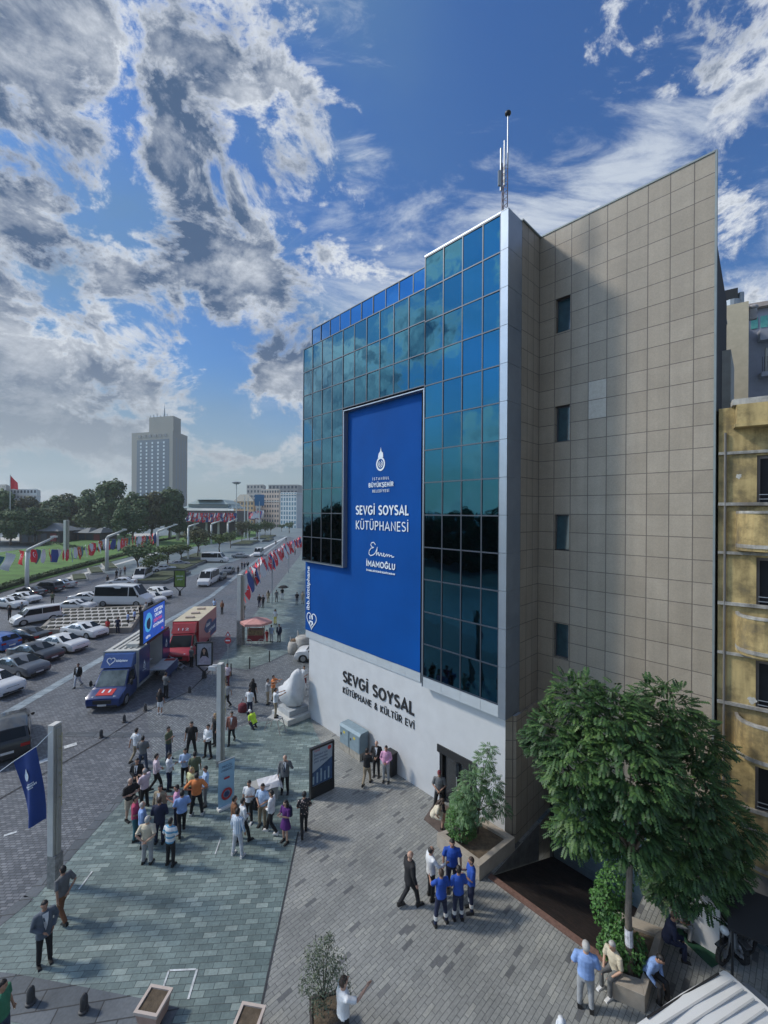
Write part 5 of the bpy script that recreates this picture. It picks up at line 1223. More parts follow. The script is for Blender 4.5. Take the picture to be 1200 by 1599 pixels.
w.build('picture', mat('poster_light', (.25, .35, .42), .5, var=.3, scale=4), t)
# portrait box
ga, gb_ = G(305, 1062), G(333, 1056); c = (ga + gb_) / 2
t, p = adbox('advert_box', (c.x, c.y, 0), .12, 1.25, 1.85, .95, 'black framed advertising box with portrait of a long dark haired woman behind the blue truck', pw)
hair_p = mat('print_dark', (.02, .016, .016), .5); skin_p = mat('print_skin', (.42, .27, .20), .5)
w = MB(); w.poly([(-.34, -.028, 1.35), (.34, -.028, 1.35), (.30, -.028, 1.85), (.2, -.028, 2.25), (.0, -.028, 2.42), (-.18, -.028, 2.30), (-.28, -.028, 1.9)]); w.build('picture', hair_p, t)
w = MB(); w.poly([(.11 * math.cos(i * .524) - .02, -.031, 2.12 + .16 * math.sin(i * .524)) for i in range(12)]).poly([(-.06, -.0305, 1.98), (.03, -.0305, 1.98), (.04, -.0305, 1.85), (-.07, -.0305, 1.85)]); w.build('picture', skin_p, t)
w = MB(); w.poly([(-.44, -.029, 1.05), (.46, -.029, 1.05), (.42, -.029, 1.45), (.12, -.029, 1.72), (-.14, -.029, 1.72), (-.38, -.029, 1.45)]); w.build('picture', mat('print_lilac', (.42, .38, .46), .5, var=.2, scale=6), t)
text('YENİ SEZON', .1, wt, t, 'lettering', (-.15, -.033, 1.12), ext=.001, width=.6)
g = G(281, 930); t, p = adbox('advert_box', g, -.05, 1.8, 2.6, 1.3, 'advertising box with green poster at the end of the median', mat('poster_green', (.12, .20, .03), .5, var=.3, scale=2), thick=.25)
text('şehirde', .3, wt, t, 'lettering', (0, -.05, 2.9), ext=.001, width=1.1); text('yeşil', .3, wt, t, 'lettering', (0, -.05, 2.4), ext=.001, width=.8)
# roll up banner
ga, gb_ = G(341, 1267), G(366, 1255); d_ = gb_ - ga
t = empty('rollup_banner', (ga + gb_) / 2, math.atan2(d_.y, d_.x), 'tall light blue roll up banner with round red emblem standing in the crowd', 'banner')
W2 = d_.length / 2; w = MB(); n = 10
for k in range(n):
    z0, z1 = .1 + 1.95 * k / n, .1 + 1.95 * (k + 1) / n; w.quad((-W2, .03 * math.sin(z0 * 2), z0), (W2, .03 * math.sin(z0 * 2), z0), (W2, .03 * math.sin(z1 * 2), z1), (-W2, .03 * math.sin(z1 * 2), z1))
w.build('cloth', mat('rollup_blue', (.30, .50, .66), .5, var=.06), t)
MB().box(-W2 - .03, W2 + .03, -.12, .12, 0, .1).build('base', white_m, t); MB().box(-W2, W2, -.02 + .0, .03, 2.05, 2.09).build('top_bar', grey_metal, t)
redp = mat('rollup_red', (.45, .04, .05), .5); w = MB()
for k in range(20):
    t0, t1 = k * math.pi / 10, (k + 1) * math.pi / 10; w.quad((.24 * math.cos(t0), -.04, .62 + .26 * math.sin(t0)), (.24 * math.cos(t1), -.04, .62 + .26 * math.sin(t1)), (.15 * math.cos(t1), -.04, .62 + .16 * math.sin(t1)), (.15 * math.cos(t0), -.04, .62 + .16 * math.sin(t0)))
w.build('emblem', redp, t); w = MB(); w.poly([(.11 * math.cos(i * .524), -.04, .62 + .12 * math.sin(i * .524)) for i in range(12)]); w.build('emblem', mat('print_navy', (.03, .05, .14), .5), t)
text('MECLİS', .14, MATS['print_navy'], t, 'lettering', (0, -.045, 1.80), ext=.001, width=W2 * 1.2); text('ÜYELERİMİZ', .12, MATS['print_navy'], t, 'lettering', (0, -.045, 1.64), ext=.001, width=W2 * 1.4); MB().box(-.12, .12, -.05, -.045, 1.28, 1.36).build('emblem', redp, t)
# utility cabinets
cabm = mat('cabinet_paint', (.20, .27, .31), .55, .1, var=.12, scale=4)
cabc = mat('cabinet_concrete', (.30, .28, .24), .9, var=.3, scale=5)
for a0, a1, lab in ((-9.62, -8.84, 'blue grey steel utility cabinet against the white wall, left of the pair'), (-8.80, -7.95, 'blue grey steel utility cabinet against the white wall, right of the pair nearer the camera')):
    t = empty('utility_cabinet', B((a0 + a1) / 2, -.45), BROT, lab, 'cabinet', 'steel utility cabinets'); h = (a1 - a0) / 2
    MB().box(-h, h, -.26, .30, 0, .38).build('plinth', cabc, t)
    MB().box(-h, h, -.27, .31, .385, 1.28).build('body', cabm, t, bevel=.01)
    MB().hexa([(-h - .02, -.30, 1.285), (h + .02, -.30, 1.285), (h + .02, .33, 1.285), (-h - .02, .33, 1.285), (-h - .02, -.20, 1.42), (h + .02, -.20, 1.42), (h + .02, .33, 1.42), (-h - .02, .33, 1.42)]).build('lid', cabm, t)
    d = MB().box(-h + .04, h - .04, -.285, -.271, .42, 1.24).build('door', cabm, t); MB().box(-h + .1, -h + .16, -.31, -.287, .85, .97).build('handle', black_metal, d); MB().box(-.08, .08, -.290, -.287, 1.0, 1.12).build('warning_label', mat('label_yellow', (.55, .45, .05), .6), d)
# black bin/box against the wall
t = empty('litter_bin', B(-6.15, -.22), BROT, 'tall black bin against the white wall beside the man in the pink shirt', 'bin'); MB().box(-.25, .25, -.2, .2, 0, 1.05).build('body', black_metal, t, bevel=.02); MB().box(-.27, .27, -.22, .22, 1.055, 1.12).build('lid', black_metal, t)
# door mat and kerb plates
ab = [B(-3.4, -.02), B(-1.5, -.02), B(-1.5, -1.5), B(-3.0, -1.35)]
mt = MB(); mt.prism([(p.x, p.y) for p in ab[::-1]], .005, .05); tag(mt.build('entrance_step', mat('step_brown', (.10, .075, .065), .8, var=.3, scale=3)), 'low brown paved entrance step in front of the library door', 'step')
ab = [B(-1.9, -1.3), B(-1.35, -1.3), B(-1.55, -2.5), B(-2.2, -2.3)]
# marble egg sculpture on plinth ------------------------------------------------
marb = mat('plaster_sculpture', (.56, .57, .58), .6, var=.12, scale=2.5, bump=.5, bscale=5)
sg = G(452, 1128, 0); so_ = empty('sculpture', (G(458, 1118).x, G(458, 1118).y, 0), BROT, 'large white pear shaped stone sculpture on a stepped plinth at the library corner', 'sculpture')
MB().box(-1.0, .95, -.95, .95, 0, .34).build('plinth', conc_l, so_, bevel=.02); MB().box(-.68, .68, -.68, .68, .342, .70).build('plinth_step', mat('plinth_grey', (.36, .38, .39), .7, var=.15), so_, bevel=.02)
def rock(loc, prof, lean, n=20, seed=1, name='stone', m=marb, parent=None, **k):
    rg_ = random.Random(seed); w = MB(); rings = []
    vs = []; fs = []
    for j, (z, r, dx) in enumerate(prof):
        for i in range(n):
            t = 2 * math.pi * i / n; rr = r * (1 + .14 * math.sin(3 * t + j * .8) + .06 * math.sin(7 * t - j * 1.7) + rg_.uniform(-.06, .06)); vs.append((dx + rr * math.cos(t), rr * .8 * math.sin(t), z))
    m_ = len(prof)
    for j in range(m_ - 1):
        for i in range(n): fs.append((j * n + i, j * n + (i + 1) % n, (j + 1) * n + (i + 1) % n, (j + 1) * n + i))
    fs.append(tuple(range(n - 1, -1, -1))); fs.append(tuple((m_ - 1) * n + i for i in range(n)))
    w.add(vs, fs); return w
rock(None, [(.70, .34, 0), (.80, .58, -.02), (1.05, .80, -.08), (1.4, .95, -.10), (1.7, .92, -.05), (1.95, .80, .08), (2.2, .66, .20), (2.5, .52, .32), (2.8, .38, .42), (3.0, .24, .50), (3.12, .08, .52)], 0).build('stone', marb, so_, smooth=True)
# covered block
q = G(411, 1247); t = empty('covered_block', q, .45, 'pale concrete block half covered by a creased white sheet behind the white shirted men', 'block')
MB().box(-.62, .62, -.32, .32, 0, .72).build('block', conc, t, bevel=.02)
w = MB(); gx, gy = 8, 5; vs = []
rg2 = random.Random(2)
for j in range(gy + 1):
    for i in range(gx + 1):
        x = -.25 + 1.05 * i / gx; y = -.42 + .84 * j / gy; z = .745 + rg2.uniform(0, .05) - (.16 if j in (0, gy) else 0) - (.15 if i == gx else 0); vs.append((x, y, z))
w.add(vs, [(j * (gx + 1) + i, j * (gx + 1) + i + 1, (j + 1) * (gx + 1) + i + 1, (j + 1) * (gx + 1) + i) for j in range(gy) for i in range(gx)]); w.build('sheet', wtm, t)
# folding scaffold/ladder
q = G(378 + 48, 1140); t = empty('work_platform', G(430, 1142), -.5, 'small folding metal work platform in front of the sculpture', 'ladder')
w = MB()
for sx in (-1, 1):
    for sy in (-1, 1): w.bar((sx * .35, sy * .22, .78), (sx * .62, sy * .26, 0), .04)
    w.bar((sx * .48, -.24, .4), (sx * .48, .24, .4), .03)
w.build('frame', mat('worn_alu', (.33, .31, .29), .6, .2), t); MB().box(-.4, .4, -.24, .24, .78, .83).build('deck', mat('worn_deck', (.4, .4, .38), .7), t)
# pretzel cart
q = G(400, 1007); t = empty('street_food_cart', q, .05, 'red street food cart with pink hexagonal umbrella near the white pylon', 'cart')
redc = mat('cart_red', (.22, .025, .03), .5, var=.2, scale=5); MB().box(-.75, .75, -.35, .35, .45, 1.0).build('body', redc, t, bevel=.02)
w = MB()
for x in (-.72, .72):
    for y in (-.33, .33): w.bar((x, y, 1.0), (x, y, 2.2), .05)
w.box(-.75, .75, -.35, .35, 1.52, 1.56); w.build('frame', mat('cart_frame', (.30, .16, .10), .6), t)
MB().box(-.68, .68, -.30, .30, 1.002, 1.5).build('glass_case', mat('case', (.22, .15, .08), .3, var=.5, scale=6), t)
for x in (-.6, .6):
    wh = MB()
    for k in range(14):
        t0, t1 = k * math.pi / 7, (k + 1) * math.pi / 7; wh.bar((x + .33 * math.cos(t0), -.42, .35 + .33 * math.sin(t0)), (x + .33 * math.cos(t1), -.42, .35 + .33 * math.sin(t1)), .05)
        if k % 2: wh.bar((x, -.42, .35), (x + .33 * math.cos(t0), -.42, .35 + .33 * math.sin(t0)), .02)
    wh.build('wheel', mat('wheel_white', (.4, .38, .36), .6), t)
w = MB(); ap = (0, 0, 2.75); n = 6
for k in range(n):
    t0, t1 = k * math.pi / 3, (k + 1) * math.pi / 3; r_ = 1.55; a, b = (r_ * math.cos(t0), r_ * .9 * math.sin(t0), 2.3), (r_ * math.cos(t1), r_ * .9 * math.sin(t1), 2.3)
    w.poly([a, b, ap]); w.quad((a[0], a[1], 2.08), (b[0], b[1], 2.08), b, a)
w.build('umbrella', mat('canopy_pink', (.55, .27, .24), .7, var=.15, scale=2), t)
# bulk bags
bag_m = mat('bulk_bag', (.42, .40, .36), .8, var=.2, scale=4, bump=.5)
for x, y, s, lab in ((459, 1020, 1.0, 'white bulk bag with brown load behind the library corner, left one'), (472, 1019, 1.35, 'larger white bulk bag with raised loops touching the library corner')):
    q = G(x, y); t = empty('bulk_bag', q, .2, lab, 'bag', 'bulk bags'); w = MB(); w.rings([(0, 0, 0, .42 * s, .42 * s), (0, 0, .1, .52 * s, .5 * s), (0, 0, .6, .56 * s, .54 * s), (.03, 0, 1.0 * s, .50 * s, .48 * s), (0, 0, 1.12 * s, .38 * s, .36 * s)], 10); w.build('sack', bag_m, t, smooth=True)
    w = MB()
    for k in (-1, 1): w.tube([(k * .35 * s, -.2, 1.0 * s), (k * .3 * s, 0, 1.5 * s), (k * .2 * s, .2, 1.0 * s)], .04, 5)
    w.build('loop', bag_m, t); 
    if s == 1: MB().ball((0, 0, 1.15), (.35, .3, .2), 9, 6).build('load', mat('sack_brown', (.20, .13, .08), .9), t)
# no entry sign
q = G(356, 1060); h = AT(356, 1000, q.y).z; t = empty('no_entry_sign', q, .0, 'round red no entry sign with a red triangle sign above it on a thin pole', 'sign')
MB().tube([(0, 0, 0), (0, 0, h + .6)], .03, 6).build('pole', grey_metal, t)
w = MB(); w.poly([(.26 * math.cos(i * .3927), -.05, h + .0 + .26 * math.sin(i * .3927)) for i in range(16)]); w.poly([(.26 * math.cos(-i * .3927), -.035, h + .26 * math.sin(-i * .3927)) for i in range(16)]); w.build('disc', redp, t)
MB().box(-.17, .17, -.06, -.051, h - .045, h + .045).build('bar', wt, t)
MB().prism([(0, 0)] * 3, 0, 0) if False else None
w = MB(); w.poly([(-.22, -.05, h + .32), (.22, -.05, h + .32), (0, -.05, h + .72)]).poly([(0, -.036, h + .72), (.22, -.036, h + .32), (-.22, -.036, h + .32)]); w.build('triangle', redp, t); MB().poly([(-.12, -.055, h + .38), (.12, -.055, h + .38), (0, -.055, h + .60)]).build('triangle_field', wt, t)
# double floodlight / white box on pole beside pylon
q = G(332, 1072); t = empty('floodlight', q, 0, 'white double floodlight on a short pole left of the middle pylon', 'light'); MB().tube([(0, 0, 0), (0, 0, 1.2)], .035, 6).build('pole', grey_metal, t)
MB().box(-.28, .28, -.14, .14, 1.2, 1.5).box(-.02, .38, -.06, .06, 1.5, 1.62).build('lamp_head', white_m, t, bevel=.03)
# chess patterned planter bed
def bed():
    P = [G(62, 990), G(212, 966), G(222, 950), G(100, 950)]; P = [G(58, 992), G(205, 988), G(228, 952), G(96, 957)]
    o0 = P[0]; t = empty('planter_bed', o0, 0, 'large raised bed with white zigzag stones and dark planting between the parked cars', 'planter')
    Q = [p - o0 for p in P]; ring_wall(Q, .5, 0, .55).build('wall', mat('bed_wall', (.27, .25, .22), .85, var=.2, scale=1), t)
    MB().poly([(p.x, p.y, .50) for p in Q]).build('gravel', mat('bed_white', (.40, .39, .37), .8, var=.2), t)
    nx, ny = 12, 6; dk = MB(); d2 = MB()
    def pt(u_, v_): return (Q[0] * (1 - u_) + Q[1] * u_) * (1 - v_) + (Q[3] * (1 - u_) + Q[2] * u_) * v_
    bx = mat('bed_plants', (.05, .05, .04), .95, var=.5, scale=3)
    for j in range(ny):
        for i in range(nx):
            u_ = (i + .5 + (.5 if j % 2 else 0)) / (nx + .6); v_ = (j + .6) / (ny + .2); c = pt(u_, v_)
            if u_ > .97: continue
            e1 = (Q[1] - Q[0]).normalized() * .31; e2 = (Q[3] - Q[0]).normalized() * .40
            b = MB(); b.hexa([tuple((c - e1 - e2).xy) + (.502,), tuple((c + e1 - e2).xy) + (.502,), tuple((c + e1 + e2).xy) + (.502,), tuple((c - e1 + e2).xy) + (.502,), tuple((c - e1 * .8 - e2 * .8).xy) + (.60,), tuple((c + e1 * .8 - e2 * .8).xy) + (.60,), tuple((c + e1 * .8 + e2 * .8).xy) + (.60,), tuple((c - e1 * .8 + e2 * .8).xy) + (.60,)])
            b.build('plant_block', bx, t)
bed()
# median planters along the avenue
mw_ = mat('median_wall', (.13, .145, .15), .8, var=.15, scale=1); 
ds = Vector((math.sin(R(-6.7)), math.cos(R(-6.7)), 0)); dn = Vector((ds.y, -ds.x, 0))
for i, (x, y, L_, W_, lab) in enumerate(((232, 912, 5, 6, 'nearest low grey median planter right of the minibus'), (252, 905, 7, 6, 'second low grey median planter with young trees'), (262, 893, 8, 7, 'third low grey median planter'), (285, 884, 9, 7, 'median planter behind the advertising box'), (300, 874, 12, 6, 'median planter beside the parked van'), (376, 852, 20, 7, 'low dark bed in the far median'), (408, 842, 24, 7, 'farthest oval bed in the median before the cream block'), (415, 846, 14, 3, 'narrow far bed beside the white kerb'))):
    g = G(x, y); t = empty('median_planter', g, math.atan2(ds.y, ds.x), lab, 'planter', 'low grey median planters')
    MB().box(0, L_, -W_ / 2, W_ / 2, 0, .55).build('wall', mw_, t); MB().box(.3, L_ - .3, -W_ / 2 + .3, W_ / 2 - .3, .552, .7).build('planting', mat('planting', (.05, .065, .03), .95, var=.5, scale=1), t)
for i, (x, y, L_) in enumerate(((125, 908, 8), (152, 897, 10), (175, 890, 12))):
    g = G(x, y); t = empty('verge_bed', g, math.atan2(.78, -.62), ('nearest', 'middle', 'farthest')[i] + ' low dark verge bed between lawn hedge and road', 'planter', 'verge beds'); MB().box(0, L_, -1.2, 1.2, 0, .3).build('edge', conc, t); MB().box(.3, L_ - .3, -.95, .95, .302, .5).build('planting', MATS['planting'], t)
strip('verge_kerb', [(0, 936), (120, 899), (190, 879), (250, 862)], 1.2, .02, conc_l)
strip('median_kerb', [(386, 870), (448, 838)], .8, .0235, white_m)

# ================================================================== VEHICLES (front = +X)
def paint(name, c, metal=.0, r=.28): return mat(name, c, r, metal, var=.04, scale=1, coat=.6)
PAINT = dict(white=paint('car_white', (.66, .67, .67)), black=paint('car_black', (.012, .013, .015)), dark=paint('car_dark_grey', (.045, .05, .06), .3), silver=paint('car_silver', (.36, .38, .40), .5), blue=paint('car_blue', (.02, .10, .35)), navy=paint('truck_navy', (.012, .035, .14)), red=paint('truck_red', (.36, .02, .03)), grey=paint('car_grey', (.12, .13, .145), .4))
carglass = mat('car_glass', (.010, .014, .017), .12, spec=.30, var=.1); truckglass = mat('truck_glass', (.13, .16, .16), .12, spec=.6, var=.5, scale=1.5); tyre_m = mat('tyre', (.02, .02, .02), .85); rim_m = mat('rim', (.38, .39, .40), .3, .7); head_m = mat('headlight', (.60, .62, .64), .12, coat=1); tail_m = mat('taillight', (.32, .01, .01), .25); plate_m = mat('plate', (.62, .62, .62), .5); trimb = mat('trim_black', (.016, .016, .017), .6)  # truckglass base colour is lightened to stand for reflections and the cab interior
KIND = {
 'sedan': dict(L=4.6, W=1.8, top=[(-2.3, .62, 0), (-2.26, .92, 0), (-2.0, 1.0, 0), (-1.55, 1.02, 0), (-.85, 1.36, 1), (-.2, 1.43, 1), (.35, 1.40, 1), (1.15, .98, 0), (1.75, .93, 0), (2.14, .84, 0), (2.27, .68, 0), (2.30, .45, 0)], belt=.94, side=(4, 6), pil=(.10, .38, .42), wb=1.38),
 'hatch': dict(L=4.1, W=1.76, top=[(-2.05, .6, 0), (-2.02, .95, 0), (-1.95, 1.02, 0), (-1.6, 1.42, 1), (-.6, 1.52, 1), (.25, 1.48, 1), (1.05, 1.02, 0), (1.62, .96, 0), (1.92, .84, 0), (2.03, .66, 0), (2.05, .45, 0)], belt=.97, side=(3, 5), wb=1.25),
 'suv': dict(L=4.6, W=1.88, top=[(-2.3, .65, 0), (-2.27, 1.0, 0), (-2.2, 1.12, 0), (-1.95, 1.62, 1), (-.8, 1.72, 1), (.35, 1.68, 1), (1.1, 1.15, 0), (1.8, 1.05, 0), (2.2, .9, 0), (2.3, .6, 0)], belt=1.08, side=(3, 5), wb=1.35),
 'van': dict(L=4.4, W=1.82, top=[(-2.2, .6, 0), (-2.19, 1.05, 0), (-2.17, 1.15, 0), (-2.10, 1.80, 1), (-.6, 1.88, 1), (.85, 1.82, 1), (1.45, 1.15, 0), (1.9, .98, 0), (2.12, .8, 0), (2.2, .55, 0)], belt=1.08, side=(3, 5), wb=1.35),
 'minibus': dict(L=6.4, W=2.05, top=[(-3.2, .6, 0), (-3.19, 1.2, 0), (-3.18, 1.3, 0), (-3.10, 2.45, 1), (-.6, 2.62, 1), (1.55, 2.50, 1), (2.35, 1.38, 0), (2.85, 1.15, 0), (3.12, .95, 0), (3.2, .6, 0)], belt=1.28, side=(3, 5), wb=2.0),
}
veh_cache = {}
def vehicle_meshes(kind):
    if kind in veh_cache: return veh_cache[kind]
    K = KIND[kind]; w = K['W'] / 2; T = K['top']; belt = K['belt']; roofw = .76 if kind in ('sedan', 'hatch') else .84
    big = kind in ('van', 'minibus'); n = len(T)
    def ring(i):
        x, zt, cab = T[i]; e = min(i, n - 1 - i); tuck = (.84 if e == 0 else .95 if e == 1 else 1.0)
        if cab: pts = [(w * .90, .24), (w, .42), (w, .70), (w * .97, belt), (w * roofw, zt - .05), (w * roofw * .86, zt), (0, zt + .03)]
        else:
            zb = min(belt, zt - .03); pts = [(w * .90 * tuck, .24), (w * tuck, min(.42, zb - .1)), (w * tuck, min(.70, zb - .05)), (w * .97 * tuck, zb), (w * .90 * tuck, zt - .012), (w * .72 * tuck, zt), (0, zt + .015)]
        return [(x, -y, z) for y, z in pts] + [(x, y, z) for y, z in pts[-2::-1]]
    mb = MB(); R_ = [ring(i) for i in range(n)]; m = len(R_[0]); vs = [p for r in R_ for p in r]
    fs = [(i * m + j, i * m + j + 1, (i + 1) * m + j + 1, (i + 1) * m + j) for i in range(n - 1) for j in range(m - 1)] + [(i * m + m - 1, i * m, (i + 1) * m, (i + 1) * m + m - 1) for i in range(n - 1)]
    fs += [tuple(range(m)), tuple((n - 1) * m + j for j in range(m - 1, -1, -1))]
    fs = [f[::-1] for f in fs]
    mb.add(vs, fs); body = mb.mesh(kind + '_body', trimb, True); body.set_sharp_from_angle(angle=R(38))
    out = dict(body=body)
    i0, i1 = K['side']; xr0, zr = T[i0][0], T[i0][1]; xf1 = T[i1][0]; zf = T[i1][1]
    xa, za = T[i1 + 1][0], T[i1 + 1][1]; xd, zd = T[i0 - 1][0], T[i0 - 1][1]
    def yz(z, zt): k = (z - belt) / (zt - .05 - belt); return w * (.97 + (roofw - .97) * k) + .012
    zlo = belt + .012
    def win(p):  # list of (x,z)
        out_ = []
        for s in (-1, 1):
            pts = [(x, s * yz(z, 1 and (zr + zf) / 2), z) for x, z in p]; out_.append(pts if s == -1 else pts[::-1])
        return out_
    ztp = min(zr, zf) - .095; sides = []
    xfb = xa - (.30 if not big else .12); xrb = xd + (.30 if kind == 'sedan' else .12)
    xft = xf1 - .02; xrt = xr0 + .06
    nwin = {'sedan': 2, 'hatch': 2, 'suv': 3, 'van': 2, 'minibus': 1}[kind]
    if kind == 'minibus': segs = [(xrb, .95, xrt, .95), (1.05, xfb - .1, 1.05, xft)]
    else:
        segs = []; 
        for k in range(nwin):
            b0, b1 = xrb + (xfb - xrb) * k / nwin, xrb + (xfb - xrb) * (k + 1) / nwin
            t0, t1 = (xrt if k == 0 else b0), (xft if k == nwin - 1 else b1)
            segs.append((b0 + .02, b1 - .02, t0 + .02, t1 - .02))
    g = MB()
    for b0, b1, t0, t1 in segs:
        for pts in win([(b0, zlo), (b1, zlo), (min(t1, b1), ztp), (max(t0, b0), ztp)]): g.poly(pts)
    out['side_window'] = g.mesh('side_window', carglass)
    def screen(x0, z0, w0, x1, z1, w1, s):
        d = Vector((x1 - x0, 0, z1 - z0)); nn_ = Vector((-d.z, 0, d.x)).normalized() * .014
        if nn_.x * s < 0: nn_ = -nn_
        a, b = .03, .965; p0 = Vector((x0, 0, z0)) + d * a + nn_; p1 = Vector((x0, 0, z0)) + d * b + nn_
        q = [(p0.x, -w0, p0.z), (p0.x, w0, p0.z), (p1.x, w1, p1.z), (p1.x, -w1, p1.z)]
        return q if s > 0 else q[::-1]
    out['windscreen'] = MB().poly(screen(xa, za, w * .88, xf1, zf, w * roofw * .93, 1)).mesh('windscreen', carglass)
    out['rear_window'] = MB().poly(screen(xd, zd, w * (.80 if not big else .7), xr0, zr, w * roofw * .84, -1)).mesh('rear_window', carglass)
    # lights, plates
    fx = T[-1][0]; rx_ = T[0][0]
    h = MB(); hz = .66 if not big else .78
    for s in (-1, 1): h.hexa([(fx - .42, s * w * .60, hz - .07), (fx - .10, s * w * .58, hz - .08), (fx - .30, s * w * .93, hz - .04), (fx - .5, s * w * .93, hz), (fx - .42, s * w * .60, hz + .09), (fx - .16, s * w * .58, hz + .06), (fx - .34, s * w * .95, hz + .08), (fx - .6, s * w * .955, hz + .10)])
    out['headlight'] = h.mesh('headlight', head_m)
    h = MB()
    for s in (-1, 1):
        if big: h.box(rx_ - .01, rx_ + .05, *(sorted((s * w * .78, s * w * .95))), .9, 1.35)
        else: h.box(rx_ + .0, rx_ + .16, *(sorted((s * w * .55, s * w * .955))), .70, .86)
    out['taillight'] = h.mesh('taillight', tail_m)
    h = MB(); h.box(fx - .03, fx + .035, -.26, .26, .38, .49).box(rx_ - .03, rx_ + .03, -.26, .26, .50, .61); out['number_plate'] = h.mesh('number_plate', plate_m)
    h = MB(); h.box(fx - .12, fx + .012, -w * .70, w * .70, .26, .40).box(fx - .18, fx - .025, -w * .42, w * .42, .56, .68).box(-K['wb'] + .4, K['wb'] - .4, -w - .004, -w + .05, .2, .3).box(-K['wb'] + .4, K['wb'] - .4, w - .05, w + .004, .2, .3)
    out['trim'] = h.mesh('trim', trimb)
    h = MB()
    for s in (-1, 1): h.ball((xa - .35 if not big else xa - .15, s * (w + .10), belt + .06), (.09, .10, .08 if not big else .17), 8, 5)
    out['mirror'] = h.mesh('mirror', trimb, True)
    r = .33 if not big else .36
    ty = MB(); ty.tube([(0, -.11, 0), (0, -.10, 0), (0, .10, 0), (0, .11, 0)], [r - .03, r, r, r - .03], 18); out['tyre'] = ty.mesh('tyre', tyre_m, False)
    rm = MB(); rm.tube([(0, -.118, 0), (0, -.111, 0)], [r * .55, r * .66], 14)
    for k in range(5): rm.bar((0, -.119, 0), (r * .6 * math.cos(k * 1.257), -.119, r * .6 * math.sin(k * 1.257)), .05, .02)
    out['rim'] = rm.mesh('rim', rim_m)
    ar = MB()
    for x in (-K['wb'], K['wb']):
        for s in (-1, 1): ar.poly([(x + (r + .07) * math.cos(a * math.pi / 12), s * (w + .003), .30 + (r + .07) * math.sin(a * math.pi / 12)) for a in range(-2, 15)][:: (1 if s < 0 else -1)])
    out['wheel_arch'] = ar.mesh('wheel_arch', trimb)
    out['r'] = r; out['wbx'] = K['wb']; out['w'] = w
    veh_cache[kind] = out; return out
def link(name, me, parent, loc=(0, 0, 0), rot=(0, 0, 0), m=None, scale=None):
    o = bpy.data.objects.new(name, me); COL.objects.link(o); o.parent = parent; o.location = loc; o.rotation_euler = rot
    if scale: o.scale = scale
    if m: o.material_slots[0].link = 'OBJECT'; o.material_slots[0].material = m
    return o
def vehicle(kind, x, y, deg, col, label, cat='car', group='parked cars', pos=None, scale=1.0, name=None):
    g = pos if pos is not None else G(x, y); t = empty(name or {'sedan': 'parked_car', 'hatch': 'parked_car', 'suv': 'parked_car', 'van': 'small_van', 'minibus': 'minibus'}[kind], g, R(deg), label, cat, group)
    M = vehicle_meshes(kind); t.scale = (scale,) * 3
    link('body', M['body'], t, m=PAINT[col])
    for k in ('side_window', 'windscreen', 'rear_window', 'headlight', 'taillight', 'number_plate', 'trim', 'mirror', 'wheel_arch'): link(k, M[k], t)
    for sx in (-1, 1):
        for sy in (-1, 1):
            w_ = link('wheel', M['tyre'], t, (sx * M['wbx'], sy * (M['w'] - .10), M['r']), (0, 0, 0 if sy < 0 else math.pi)); link('rim', M['rim'], w_)
    return t
CARS = [
 ('sedan', 132, 993, -16, 'white', 'white sedan parked beside the planter bed, farther of the two white sedans'),
 ('sedan', 98, 1014, -16, 'white', 'white sedan between the other white sedan and the black one'),
 ('sedan', 55, 1029, -16, 'dark', 'glossy dark grey sedan, second from the near left in the angled row'),
 ('sedan', 30, 1051, -17, 'grey', 'grey sedan nearest the dark one in the angled row'),
 ('sedan', -14, 1080, -17, 'white', 'white car cut by the left edge, nearest of the angled row'),
 ('sedan', 38, 1002, 170, 'black', 'black sedan seen from behind in front of the small white van'),
 ('hatch', -6, 1013, 165, 'blue', 'bright blue car cut by the left edge'),
 ('sedan', 14, 949, -14, 'white', 'white sedan at the left edge in the far row by the lawn'),
 ('sedan', 38, 940, -16, 'white', 'second white sedan in the far row by the lawn'),
 ('sedan', 49, 930, 160, 'dark', 'dark sedan under the nearest bunting lamp post'),
 ('suv', 74, 924, 172, 'dark', 'dark estate car in the far row beside the hedge'),
 ('sedan', 97, 917, 165, 'silver', 'silver white sedan farthest in the row beside the hedge'),
 ('sedan', 118, 953, 2, 'white', 'white sedan side on, directly left of the white minibus'),
 ('sedan', 137, 940, 4, 'white', 'white car partly hidden behind the side on sedan and minibus'),
 ('sedan', 236, 941, -28, 'white', 'white car nose out behind the front of the minibus'),
 ('hatch', 250, 932, -30, 'white', 'white hatchback last in the group right of the minibus'),
 ('sedan', 190, 914, 195, 'white', 'white sedan between hedge and minibus'),
 ('sedan', 343, 905, -83, 'dark', 'dark car queued right behind the tall white van'),
 ('sedan', 357, 895, -83, 'grey', 'dark grey car last in the queue behind the tall white van'),
 ('sedan', 376, 871, 6, 'silver', 'pale car crossing the avenue beside the far minibus'),
 ('sedan', 257, 892, 25, 'white', 'pale car behind the median planters'),
 ('sedan', 280, 884, 30, 'silver', 'silver car half hidden behind the median trees'),
 ('hatch', 499, 1030, 178, 'white', 'white car whose nose shows past the white library corner'),
]
for k, x, y, d, c, lab in CARS: vehicle(k, x, y, d, c, lab)
vehicle('suv', 0, 0, 131, 'black', 'large glossy black car seen from behind at the left edge beside the navy flag', 'car', 'parked cars', scale=1.0, pos=Vector((-20.7, 22.9, 0)))
vehicle('van', 56, 972, 236, 'white', 'small white van facing the camera beside the planter bed', 'van', 'vans')
vehicle('minibus', 195, 945, 0, 'white', 'long white minibus parked side on behind the planter bed', 'minibus', 'minibuses', scale=1.12)
